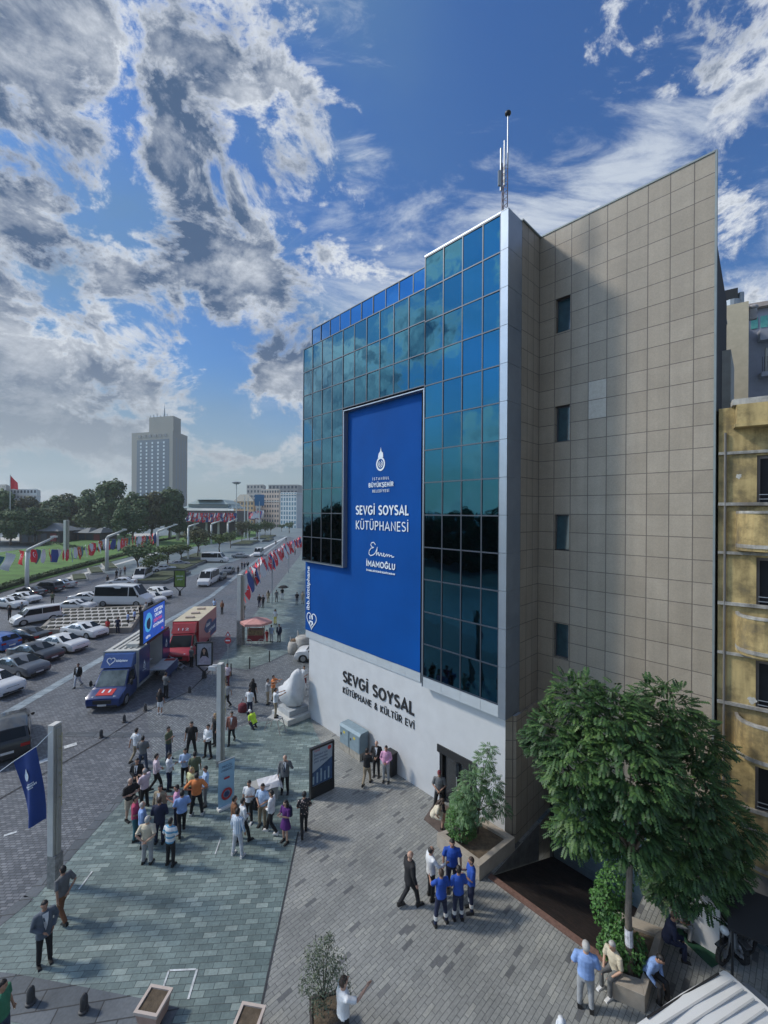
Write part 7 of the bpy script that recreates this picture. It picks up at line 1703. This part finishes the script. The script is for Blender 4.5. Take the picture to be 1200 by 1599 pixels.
    # bottom
    if bot != 'none':
        bt = MB()
        if seated: vs_ = [(0, .84, .16, .13), (0, .92, .165, .135), (0, 1.0, .16, .12)]; rings_t(bt, vs_)
        else: rings_t(bt, [(0, .80, .155, .12), (0, .88, .172, .128), (0, .98, .160, .12), (0, 1.02, .15, .115)])
        for k, kp, ap in ((1, kneeR, ankR), (-1, kneeL, ankL)):
            hp = Vector((.088 * k, 0, hipz - .03)); kp, ap = Vector(kp), Vector(ap)
            if bot == 'shorts': bt.tube([hp + Vector((0, 0, .06)), hp.lerp(kp, .5), kp.lerp(hp, .05)], [.095, .092, .088], 12)
            else: bt.tube([hp + Vector((0, 0, .06)), hp.lerp(kp, .5), kp, kp.lerp(ap, .5), ap + Vector((0, 0, .0))], [.096, .088, .070, .066, .058], 12)
        out['bottom'] = remeshed(bt, 'trousers', vox, CL['black'])
    # shoes
    s_ = MB()
    for ap in (ankR, ankL):
        x, y, z = ap; z0 = z - .09
        s_.hexa([(x - .042, y - .075, z0), (x + .042, y - .075, z0), (x + .050, y + .19, z0), (x - .050, y + .19, z0), (x - .038, y - .07, z0 + .10), (x + .038, y - .07, z0 + .10), (x + .036, y + .16, z0 + .055), (x - .036, y + .16, z0 + .055)])
        s_.tube([(x, y, z0 + .05), (x, y, z0 + .13)], [.044, .040], 8)
    out['shoes'] = s_.mesh('shoes', shoe_b); out['T'] = Lm; out['hc'] = hc
    pcache[key] = out; return out
haircache = {}
def hair_mesh(kind, Lm):
    key = (kind, tuple(round(x, 3) for r_ in Lm for x in r_))
    if key in haircache: return haircache[key]
    T = lambda p: Lm @ Vector(p); Mh = Lm.to_3x3(); h = MB(); n, k = 16, 10; vs = []; fs = []
    rad = (.088, .106, .120)
    for i in range(k + 1):
        ph = math.pi * i / k
        for j in range(n):
            t = 2 * math.pi * j / n; d = Vector((math.sin(ph) * math.cos(t), math.sin(ph) * math.sin(t), math.cos(ph)))
            if kind == 'bald': lim = (.0, .0)
            front = d.y
            low = .55 if front > .35 else (.10 if front > -.1 else -.62)   # hairline height
            keep = d.z > low
            s = 1.0 if keep else .82
            if kind == 'bald': s = 1.0 if (d.z < .45 and d.z > -.6 and front < .15) else .84
            s *= 1 + .03 * math.sin(7 * t + 3 * ph)
            vs.append(T((rad[0] * d.x * s, .004 + rad[1] * d.y * s, 1.648 + rad[2] * d.z * s)))
    for i in range(k):
        for j in range(n): fs.append((i * n + j, i * n + (j + 1) % n, (i + 1) * n + (j + 1) % n, (i + 1) * n + j))
    h.add(vs, fs)
    if kind == 'long':
        h.tube([T((0, -.05, 1.68)), T((0, -.085, 1.55)), T((0, -.10, 1.38)), T((0, -.09, 1.26))], [(.085, .06), (.10, .055), (.095, .05), (.06, .03)], 12)
        for s in (-1, 1): h.tube([T((.075 * s, .0, 1.70)), T((.095 * s, .01, 1.55)), T((.10 * s, .0, 1.40))], [.03, .035, .02], 8)
    if kind == 'cap': h.box(-.07, .07, .06, .17, 1.68, 1.70, Lm)
    me = h.mesh('hair', HAIR['b'], True); haircache[key] = me; return me
NP = 0
def person(x, y, face, label, top='short', tc='white', bot='trousers', bc='black', arms='down', legs='stand', hair='s', hc_='b', skin=1, hgt=1.74, girth=1.0, shoes='b', lod=1, lean=0, z=0.0, tie=None, extra=None, group=None, pos=None):
    """face: compass angle in degrees the person looks to: 0 = away from camera, 90 = right, 180 = toward camera, 270 = left"""
    global NP; NP += 1
    aR, aL = arms if isinstance(arms, tuple) else (arms, arms)
    M = person_meshes(legs, aR, aL, top, bot, lod, lean); g = pos if pos is not None else G(x, y, z)
    t = empty('person', g, -R(face), label, 'person', group); s = hgt / 1.755; t.scale = (s * girth, s * girth, s)
    link('body', M['body'], t, m=SKIN[skin]); 
    if lod == 0: link('eyes', M['eye'], t)
    link({'jacket': 'jacket', 'dress': 'dress'}.get(top, 'shirt'), M['top'], t, m=CL[tc])
    if top == 'jacket':
        link('shirt', M['shirt_front'], t)
        if tie: link('tie', M['tie'], t, m=CL[tie])
    if bot != 'none': link('trousers' if bot == 'trousers' else 'shorts', M['bottom'], t, m=CL[bc])
    if shoes: link('shoes', M['shoes'], t, m=shoe_w if shoes == 'w' else shoe_b)
    if hair != 'none':
        hm = hair_mesh({'s': 'short', 'l': 'long', 'bald': 'bald', 'cap': 'cap'}[hair], M['T']); link('cap' if hair == 'cap' else 'hair', hm, t, m=CL[hc_] if hc_ in CL else HAIR[hc_])
    return t
def bag(x, y, face, label, m, size=(.15, .09, .2), hz=1.2, off=(0, -.24)):
    g = G(x, y); a = -R(face); o = Vector((off[0], off[1], hz)); o.rotate(Euler((0, 0, a)))
    w = MB(); w.rings([(0, 0, -size[2], size[0] * .8, size[1] * .8), (0, 0, -size[2] * .8, size[0], size[1]), (0, 0, size[2] * .6, size[0] * .95, size[1]), (0, 0, size[2], size[0] * .6, size[1] * .6)], 10)
    w.tube([(-size[0] * .5, size[1], size[2] * .6), (-size[0] * .5, size[1] * 2.4, size[2] * 1.3), (-size[0] * .5, size[1] * 3.2, size[2] * .5)], .018, 5).tube([(size[0] * .5, size[1], size[2] * .6), (size[0] * .5, size[1] * 2.4, size[2] * 1.3), (size[0] * .5, size[1] * 3.2, size[2] * .5)], .018, 5)
    b = w.build('backpack', m, smooth=True, loc=g + o, rz=a); tag(b, label, 'bag'); return b

# foreground pair
person(69, 1505, 130, 'bearded man in grey blue blazer and open white shirt at the lower left', 'jacket', 'greyblue', bc='black', arms=('clasp', 'pocket'), lod=0, hgt=1.80)
person(98, 1440, 290, 'man in grey tee shirt and brown trousers beside the near pylon base', 'short', 'grey', bc='brown', arms=('behind', 'swb'), legs='walk', lod=0, hgt=1.76)
# left crowd
C1 = 'people gathered in the crowd on the left'
P1 = [
 (213, 1190, 20, 'man in white tee just behind the grey tee man at the back left', dict(tc='white', bc='khaki', legs='walk', arms=('swf', 'swb'))),
 (223, 1204, 350, 'man in grey tee and jeans seen from behind at the back left of the crowd', dict(tc='grey', bc='jeans', legs='wide', arms='clasp')),
 (263, 1187, 100, 'man in olive green shirt and jeans at the back of the crowd', dict(tc='olive', bc='jeans', arms=('phone', 'clasp'))),
 (299, 1178, 175, 'stout man all in black facing the camera at the back of the crowd', dict(tc='black', bc='black', girth=1.15, arms='down', legs='wide')),
 (325, 1183, 200, 'man in white shirt and black trousers left of the middle pylon', dict(top='long', tc='white', bc='black', arms='clasp', legs='wide')),
 (336, 1163, 220, 'fair haired woman in black half hidden behind the middle pylon', dict(tc='black', bc='black', hair='l', hc_='y', skin=0)),
 (289, 1226, 170, 'man in light blue shirt looking down at his phone behind the orange shirt', dict(top='long', tc='paleblue', bc='black', arms='phone')),
 (304, 1232, 340, 'person in khaki top standing behind the fair haired woman', dict(tc='olive', bc='black')),
 (321, 1258, 240, 'man in pale blue shirt and grey trousers right of the orange shirt', dict(top='long', tc='paleblue', bc='grey', arms='phone')),
 (299, 1256, 200, 'fair haired woman in pale yellow top beside the orange shirt', dict(tc='paleyellow', bc='black', hair='l', hc_='y', skin=0, hgt=1.64)),
 (307, 1273, 350, 'stout man in orange tee seen from behind with elbows out', dict(tc='orange', bc='black', arms='hips', shoes='w', legs='wide', girth=1.12, hgt=1.8)),
 (244, 1236, 60, 'man in pinkish white shirt walking at the left of the crowd', dict(top='long', tc='pinkw', bc='black', legs='walk', arms=('clasp', 'clasp'))),
 (264, 1234, 80, 'man in untucked white shirt and dark jeans in the middle of the crowd', dict(top='long', tc='white', bc='navy', arms=('phone', 'down'))),
 (214, 1244, 170, 'man in black suit and tie at the left of the crowd', dict(top='jacket', tc='black', bc='black', tie='navy', arms='clasp')),
 (226, 1262, 290, 'bald man in pale pink shirt at the left of the crowd', dict(tc='pinkw', bc='black', hair='bald', hc_='g', arms='phone', skin=0, girth=1.1)),
 (203, 1280, 120, 'bald man in black polo and beige shorts, leftmost of the crowd', dict(tc='black', bot='shorts', bc='beige', hair='bald', hc_='g', arms=('fold', 'fold'), skin=0, girth=1.12)),
 (250, 1292, 185, 'man in taupe blazer over pale shirt facing the camera in the crowd', dict(top='jacket', tc='khaki', bc='black', arms='down')),
 (276, 1292, 250, 'dark haired man in pink shirt behind the man in blue shirt', dict(tc='pink', bc='navy', arms='phone')),
 (284, 1302, 330, 'stout man in blue shirt and black trousers seen from behind', dict(tc='ltblue', bc='black', arms=('clasp', 'clasp'), legs='walk', girth=1.1)),
 (211, 1312, 70, 'man in magenta polo at the front left of the crowd', dict(tc='magenta', bc='teal', arms='clasp')),
 (222, 1322, 60, 'grey haired man in light blue shirt and dark waistcoat beside the magenta polo', dict(top='long', tc='ltblue', bc='navy', hair='bald', hc_='w', arms='clasp', skin=0)),
 (249, 1318, 350, 'man in navy suit seen from behind in the crowd', dict(top='jacket', tc='navy', bc='navy', hc_='n', arms='clasp', hgt=1.82)),
 (230, 1349, 355, 'white haired man in cream shirt holding his hands behind his back', dict(tc='cream', bc='ltgrey', hair='s', hc_='w', arms='behind', skin=0, lod=0, girth=1.12)),
 (266, 1352, 10, 'woman in white tee with blue stripes and black trousers seen from behind', dict(tc='stripe_h', bc='black', arms=('clasp', 'clasp'), lod=0, hair='s')),
]
for x, y, f, lab, k in P1: person(x, y, f, lab, group=C1, **k)
C2 = 'people talking beside the roll up banner'
P2_ = [
 (366, 1312, 60, 'man in brown shirt beside the roll up banner', dict(top='long', tc='brown', bc='navy', arms='clasp')),
 (379, 1316, 50, 'man in white shirt behind the striped shirt', dict(top='long', tc='white', bc='black', arms='clasp', legs='walk')),
 (371, 1337, 20, 'man in blue striped white shirt and white jeans, nearest of the middle group', dict(top='long', tc='stripe_v', bc='whitejeans', arms='down', legs='wide', shoes='w', lod=0, hgt=1.8)),
 (389, 1284, 190, 'man in white tee and black trousers holding a black bag', dict(tc='white', bc='black', arms=('down', 'phone'), shoes='w')),
 (410, 1290, 195, 'man in pale shirt and beige trousers with hands clasped', dict(tc='paleblue', bc='khaki', arms='clasp', lod=0, girth=1.05)),
 (424, 1302, 280, 'young man in white shirt and black trousers in profile', dict(top='long', tc='white', bc='black', arms='clasp', legs='walk', shoes='w')),
 (446, 1315, 215, 'long haired woman in purple dress with dark backpack', dict(top='dress', tc='purple', bot='none', hair='l', arms='phone', hgt=1.64, skin=0, lod=0)),
 (475, 1304, 345, 'man in dark floral shirt seen from behind near the advertising box', dict(tc='floral', bc='black', arms='clasp', legs='walk')),
 (445, 1238, 175, 'bald man in grey suit with tie facing the camera alone', dict(top='jacket', tc='grey', bc='black', hair='bald', hc_='w', arms=('down', 'ear'), tie='navy', skin=0, lod=0, girth=1.08)),
 (362, 1160, 175, 'man in red brown blazer walking beside the middle pylon', dict(top='jacket', tc='redbrown', bc='black', legs='walk')),
]
for x, y, f, lab, k in P2_: person(x, y, f, lab, group=C2, **k)
bag(446, 1315, 215, 'dark backpack worn by the woman in the purple dress', CL['navy'], hz=1.12, off=(0, -.20)); bag(389, 1284, 190, 'black shoulder bag hanging beside the man in white tee', CL['black'], (.17, .1, .22), .80, (-.30, 0))
# wall group, door, guards
P3 = [
 (573, 1226, 20, 'man in black top and beige trousers seen from behind by the wall', dict(top='long', tc='black', bc='khaki', legs='walk', arms='phone')),
 (588, 1212, 190, 'balding man in black suit against the white wall', dict(top='jacket', tc='black', bc='black', hair='bald', hc_='g', arms='clasp', skin=0)),
 (603, 1221, 190, 'man in pink shirt and grey trousers against the white wall', dict(top='long', tc='pink', bc='ltgrey', arms='clasp')),
 (686, 1268, 190, 'security guard in grey shirt with hands clasped beside the door', dict(tc='grey', bc='black', arms='clasp', legs='wide', lod=0, hgt=1.8, hair='cap', hc_='maroon')),
 (640, 1416, 65, 'bald man in black suit standing left of the uniformed group', dict(top='jacket', tc='black', bc='black', hair='none', arms='down', legs='walk', lod=0, skin=0, hgt=1.82, girth=1.1)),
 (673, 1403, 70, 'man in white shirt and black trousers facing the uniformed group', dict(top='long', tc='white', bc='black', hair='bald', hc_='b', arms=('point', 'down'), lod=0, girth=1.08)),
 (706, 1390, 185, 'stout man in blue polo facing the camera in the uniformed group', dict(tc='blue', bc='navy', arms='down', lod=0, girth=1.16)),
 (689, 1444, 340, 'worker in blue uniform shirt with reflective cuffs, nearest and left', dict(tc='blue', bc='navy', arms=('clasp', 'point'), lod=0, legs='wide', hair='s', hc_='n')),
 (716, 1437, 350, 'worker in blue uniform shirt seen from behind in the middle', dict(tc='blue', bc='navy', arms='clasp', lod=0, hgt=1.72)),
 (736, 1422, 265, 'worker in blue uniform shirt in profile beside the planter wall', dict(tc='blue', bc='navy', arms='phone', lod=0, hair='s', hc_='n')),
]
for x, y, f, lab, k in P3: person(x, y, f, lab, **k)
refl = mat('reflective_band', (.6, .6, .58), .4)
for o in [o for o in COL.objects if o.name.startswith('person') and 'worker in blue' in o.get('label', '')]:
    b = MB(); lg = 'wide' if 'nearest' in o['label'] else 'stand'
    for kp, ap in LEGS[lg]:
        q = Vector(kp).lerp(Vector(ap), .55); b.tube([q + Vector((0, 0, .06)), q - Vector((0, 0, .06))], [.074, .070], 12)
    b.build('reflective_band', refl, o)
    l = MB(); l.build('x', refl) if False else None
person(677, 1290, 110, 'woman in white dress bending down on the entrance step', 'short', 'cream', 'shorts', 'cream', hair='l', hc_='n', arms='lap', legs='sit', lod=1, lean=30, skin=0)
person(0, 0, 200, 'person in pale top half hidden behind the sapling in the doorway', 'short', 'cream', hair='s', hc_='n', pos=B(-1.75, -.25, .05))
# sculpture workers
P4 = [
 (418, 1100, 80, 'man in white tee and khaki trousers left of the sculpture', dict(tc='ltgrey', bc='khaki', arms='reach')),
 (427, 1094, 100, 'man reaching toward the sculpture from behind', dict(tc='orange', bc='khaki', arms='reach')),
 (475, 1077, 185, 'man in white tee and maroon shorts between sculpture and library corner', dict(tc='white', bot='shorts', bc='maroon', arms='clasp')),
 (390, 1117, 10, 'man in white tee and dark trousers with a red bag', dict(tc='white', bc='navy', arms='down')),
 (395, 1100, 15, 'dark haired woman in black walking behind the man in white tee', dict(tc='black', bc='black', hair='l', legs='walk')),
 (354, 1106, 200, 'man in patterned shirt and black trousers walking right of the pylon top', dict(tc='ltgrey', bc='black', legs='walk', arms=('swf', 'swb'))),
 (355, 1073, 190, 'person in pale red shirt just behind the pylon top', dict(tc='pinkw', bc='maroon')),
]
for x, y, f, lab, k in P4: person(x, y, f, lab, **k)
person(430, 1142, 70, 'man in white tee standing on the work platform before the sculpture', tc='white', bc='khaki', arms='reach', pos=G(430, 1142) + Vector((0, 0, .83)), legs='stand')
person(398, 1138, 300, 'crouching worker in yellow and orange high visibility vest', 'short', 'hivis', bc='navy', legs='crouch', arms='lap', lean=35, hair='cap', hc_='white', lod=0)
bag(379, 1112, 0, 'red bag standing on the paving by the man in white tee', CL['maroon'], (.3, .2, .28), .28, (0, 0))
# near truck
P5 = [
 (122, 1073, 180, 'man in dark open jacket and pale trousers walking left of the navy truck', dict(top='jacket', tc='black', bc='whitejeans', legs='walk')),
 (259, 1090, 20, 'man in grey tee and black trousers at the platform of the navy truck', dict(tc='grey', bc='black', arms='clasp', hgt=1.8)),
 (250, 1116, 10, 'person in black top and white shorts with a shoulder bag behind the navy truck', dict(tc='black', bot='shorts', bc='white', hair='l', hc_='n', hgt=1.65, shoes='w')),
 (299, 1042, 30, 'grey haired person in black trousers beside the portrait advertising box', dict(tc='grey', bc='black', hc_='g')),
 (168, 991, 180, 'woman in red top beside the white sedan', dict(tc='red', bc='khaki', hair='l', hgt=1.64)),
 (184, 989, 170, 'man in navy shirt at the corner of the planter bed', dict(tc='navy', bc='navy')),
 (200, 980, 60, 'man in blue shirt, first of the row along the planter bed', dict(tc='ltblue', bc='black')),
 (210, 975, 240, 'man in blue shirt, second of the row along the planter bed', dict(tc='ltblue', bc='navy')),
 (219, 967, 90, 'man in black at the far end of the row along the planter bed', dict(tc='black', bc='black')),
 (228, 962, 200, 'man in grey shirt behind the screen of the navy truck', dict(tc='ltgrey', bc='grey')),
 (335, 956, 190, 'person in pale shirt walking behind the red truck', dict(tc='paleblue', bc='black')),
 (347, 959, 200, 'person in brown jacket walking behind the red truck', dict(top='long', tc='brown', bc='black')),
 (380, 964, 180, 'person in black half hidden by the pylon of the pretzel cart', dict(tc='black', bc='grey')),
 (405, 948, 190, 'person in dark clothes, left of the walking pair under the bunting', dict(top='long', tc='black', bc='navy')),
 (411, 949, 195, 'person in black, right of the walking pair under the bunting', dict(tc='black', bc='black')),
 (419, 941, 10, 'woman in beige coat near the thin bunting pole', dict(top='long', tc='khaki', bc='khaki', hair='l')),
 (432, 940, 350, 'man in grey near the thin bunting pole', dict(tc='grey', bc='grey')),
 (441, 936, 180, 'person in black top and pale trousers beneath the black umbrella', dict(tc='black', bc='whitejeans')),
 (464, 944, 180, 'person in black tee and grey trousers near the library corner', dict(tc='black', bc='grey')),
 (473, 943, 185, 'person in beige clothes beside the library corner', dict(tc='beige', bc='beige')),
 (430, 975, 200, 'woman in white top and yellow trousers crossing the walk', dict(tc='white', bc='yellow', hair='l')),
 (417, 1002, 20, 'child in red beside the food cart', dict(tc='red', bc='red', hgt=1.2)),
 (424, 1003, 15, 'man in pale shirt beside the food cart', dict(tc='paleblue', bc='whitejeans')),
 (436, 1002, 190, 'man in navy jacket and jeans right of the food cart', dict(top='jacket', tc='navy', bc='jeans')),
 (15, 968, 180, 'person in black walking at the left edge by the cars', dict(tc='black', bc='black')),
 (34, 962, 190, 'person in grey blue beside the small white van', dict(tc='greyblue', bc='navy')),
 (82, 944, 170, 'person in dark green behind the small white van', dict(tc='olive', bc='black')),
 (168, 914, 180, 'person in black and white behind the side on sedan', dict(tc='black', bc='grey')),
 (182, 904, 180, 'person in black on the far road by the lawn', dict(tc='black', bc='black')),
 (188, 901, 180, 'person in pale clothes on the far road by the lawn', dict(tc='ltgrey', bc='grey')),
 (195, 897, 180, 'person in dark red on the far road by the lawn', dict(tc='redbrown', bc='black')),
 (372, 897, 180, 'person in dark clothes left of the pylon top by the bunting', dict(tc='black', bc='black')),
 (378, 889, 200, 'person in black, left of the far trio', dict(tc='black', bc='navy')),
 (382, 890, 180, 'person in navy in the middle of the far trio', dict(tc='navy', bc='navy')),
 (387, 888, 170, 'person in dark jacket, right of the far trio', dict(top='jacket', tc='black', bc='black')),
 (312, 864, 180, 'person walking on the far lawn path', dict(tc='ltgrey', bc='black')),
 (431, 851, 180, 'small distant person in dark clothes near the far kerb', dict(tc='black', bc='black')),
 (447, 845, 180, 'small distant person in navy up the avenue', dict(tc='navy', bc='navy')),
 (452, 833, 180, 'tiny distant person near the end of the avenue', dict(tc='black', bc='black')),
 (461, 866, 200, 'distant person on the right walk near the library', dict(tc='grey', bc='black')),
]
for x, y, f, lab, k in P5: person(x, y, f, lab, lod=2 if y < 1000 else 1, arms=k.pop('arms', 'down'), **k)
# umbrella
q = G(441, 936); t = empty('umbrella', q + Vector((.15, 0, 1.2)), 0, 'open black umbrella held tilted by a walker under the bunting', 'umbrella'); w = MB(); n = 8
for k in range(n):
    a, b = 2 * math.pi * k / n, 2 * math.pi * (k + 1) / n; w.poly([(.8 * math.cos(a), .8 * math.sin(a), .55), (.8 * math.cos(b), .8 * math.sin(b), .55), (.45 * math.cos(b), .45 * math.sin(b), .80), (.45 * math.cos(a), .45 * math.sin(a), .80)]).poly([(.45 * math.cos(a), .45 * math.sin(a), .80), (.45 * math.cos(b), .45 * math.sin(b), .80), (0, 0, .9)])
w.build('canopy', CL['black'], t); MB().tube([(0, 0, 0), (0, 0, .9)], .012, 5).build('handle', black_metal, t)
# bottom edge and under the tree
person(915, 1576, 20, 'white haired man in light blue shirt and grey trousers by the stone planter', 'short', 'ltblue', bc='ltgrey', arms='clasp', hair='s', hc_='w', skin=0, lod=0, hgt=1.76, girth=1.15)
person(0, 0, 245, 'grey haired man in beige tee seated on the planter wall', 'short', 'cream', bc='grey', arms='lap', legs='sit', hair='s', hc_='w', skin=0, lod=0, lean=12, shoes='w', pos=Vector((G(962, 1528, .2).x, G(962, 1528, .2).y, -.02)))
person(0, 0, 155, 'man in pale blue shirt seated on the planter wall looking down', 'long', 'ltblue', bc='black', arms='lap', legs='sit', hair='s', hc_='b', lod=0, lean=28, pos=Vector((G(1012, 1530, .2).x, G(1012, 1530, .2).y, -.02)))
person(0, 0, 110, 'man in navy seated in the shade on the far planter arm', 'long', 'navy', bc='navy', arms='lap', legs='sit', hair='s', hc_='n', lod=0, lean=15, pos=Vector((G(1042, 1478, .2).x, G(1042, 1478, .2).y, -.02)))
person(0, 0, 100, 'person in grey trousers seated deepest in the shade on the planter arm', 'short', 'grey', bc='ltgrey', arms='lap', legs='sit', lod=0, lean=8, pos=Vector((G(1052, 1452, .2).x, G(1052, 1452, .2).y, -.02)))
person(536, 1640, 60, 'man in white shirt raising a phone behind the olive tree', 'short', 'white', bc='black', arms=('reach', 'ear'), hair='s', hc_='n', skin=0, lod=0, hgt=1.76, girth=1.1)
person(3, 1645, 80, 'person in green tee cut by the bottom left corner', 'short', 'green', bc='jeans', lod=0)
bag(3, 1645, 100, 'dark backpack of the person at the bottom left corner', CL['navy'], hz=1.2)
person(876, 1705, 0, 'person with white head covering at the bottom edge', 'long', 'white', bc='grey', hair='l', hc_='white', lod=0, hgt=1.66)

# ================================================================== one object per separate piece of these parts
SPLIT = {'side_window': 0, 'headlight': 0, 'taillight': 0, 'number_plate': 0, 'mirror': 0, 'wheel_arch': 0, 'balcony_rim': 0, 'top_window': 0, 'replacement_tile': 0, 'reflective_band': 0, 'shoes': 'shoe', 'eyes': 'eye', 'roof_hatch': 0, 'roof_unit': 0, 'cornice': 0, 'loop': 0, 'side_glazing': 0, 'chimney': 0, 'antenna': 0, 'jamb': 0, 'mudguard': 0, 'side_print': 0, 'books': 'book', 'side_panel': 0, 'roof_rail': 0, 'roof_rib': 0, 'post': 0, 'bottom_band': 0, 'sign_band': 0, 'trim': 0, 'edge_trim': 0, 'tile_band': 'tile_panel', 'counter': 0, 'lamp_head': 0}
_sc = {}
def components(me):
    if me.name in _sc: return _sc[me.name]
    nv = len(me.vertices); par = list(range(nv))
    def find(a):
        while par[a] != a: par[a] = par[par[a]]; a = par[a]
        return a
    for p in me.polygons:
        v = list(p.vertices)
        for q in v[1:]:
            a, b = find(v[0]), find(q)
            if a != b: par[a] = b
    groups = {}
    for p in me.polygons: groups.setdefault(find(p.vertices[0]), []).append(p)
    # shoes: the sole block and the ankle tube of one foot belong together
    gl = list(groups.values())
    if me.name.startswith('shoes') or me.name.startswith('mirror') and len(gl) == 4: gl = [gl[i] + gl[i + 1] for i in range(0, len(gl) - 1, 2)]
    out = []
    for g in gl:
        idx = {}; vs = []; fs = []
        for p in g:
            f = []
            for v in p.vertices:
                if v not in idx: idx[v] = len(vs); vs.append(me.vertices[v].co.copy())
                f.append(idx[v])
            fs.append(f)
        m2 = bpy.data.meshes.new(me.name); m2.from_pydata(vs, [], fs)
        for m in me.materials: m2.materials.append(m)
        m2.polygons.foreach_set('use_smooth', [p.use_smooth for p in g]); m2.polygons.foreach_set('material_index', [p.material_index for p in g]); out.append(m2)
    _sc[me.name] = out; return out
for o in list(COL.objects):
    base = o.name.split('.')[0]
    if o.type != 'MESH' or base not in SPLIT or o.parent is None: continue
    cs = components(o.data)
    nm = SPLIT[base] or base
    if len(cs) < 2 and nm == base: continue
    ms = o.material_slots[0]; mm = ms.material if ms.link == 'OBJECT' else None
    for m2 in cs:
        c = o.copy(); c.name = nm; c.data = m2; COL.objects.link(c)
        if mm: c.material_slots[0].link = 'OBJECT'; c.material_slots[0].material = mm
        for ch in list(o.children): ch.parent = c
    bpy.data.objects.remove(o)

# ================================================================== HAZE
hb = MB().box(-1900, 1900, -1900, 1900, -6, 175); ho = hb.build('haze', None if False else [bpy.data.materials.new('haze_air')]); ho['kind'] = 'stuff'
hm = ho.data.materials[0]; hm.use_nodes = True; hn = hm.node_tree.nodes; hn.clear(); pv_ = hn.new('ShaderNodeVolumePrincipled'); pv_.inputs['Color'].default_value = (.80, .86, .92, 1); pv_.inputs['Density'].default_value = .0003; pv_.inputs['Anisotropy'].default_value = .2
ou = hn.new('ShaderNodeOutputMaterial'); hm.node_tree.links.new(pv_.outputs[0], ou.inputs['Volume'])
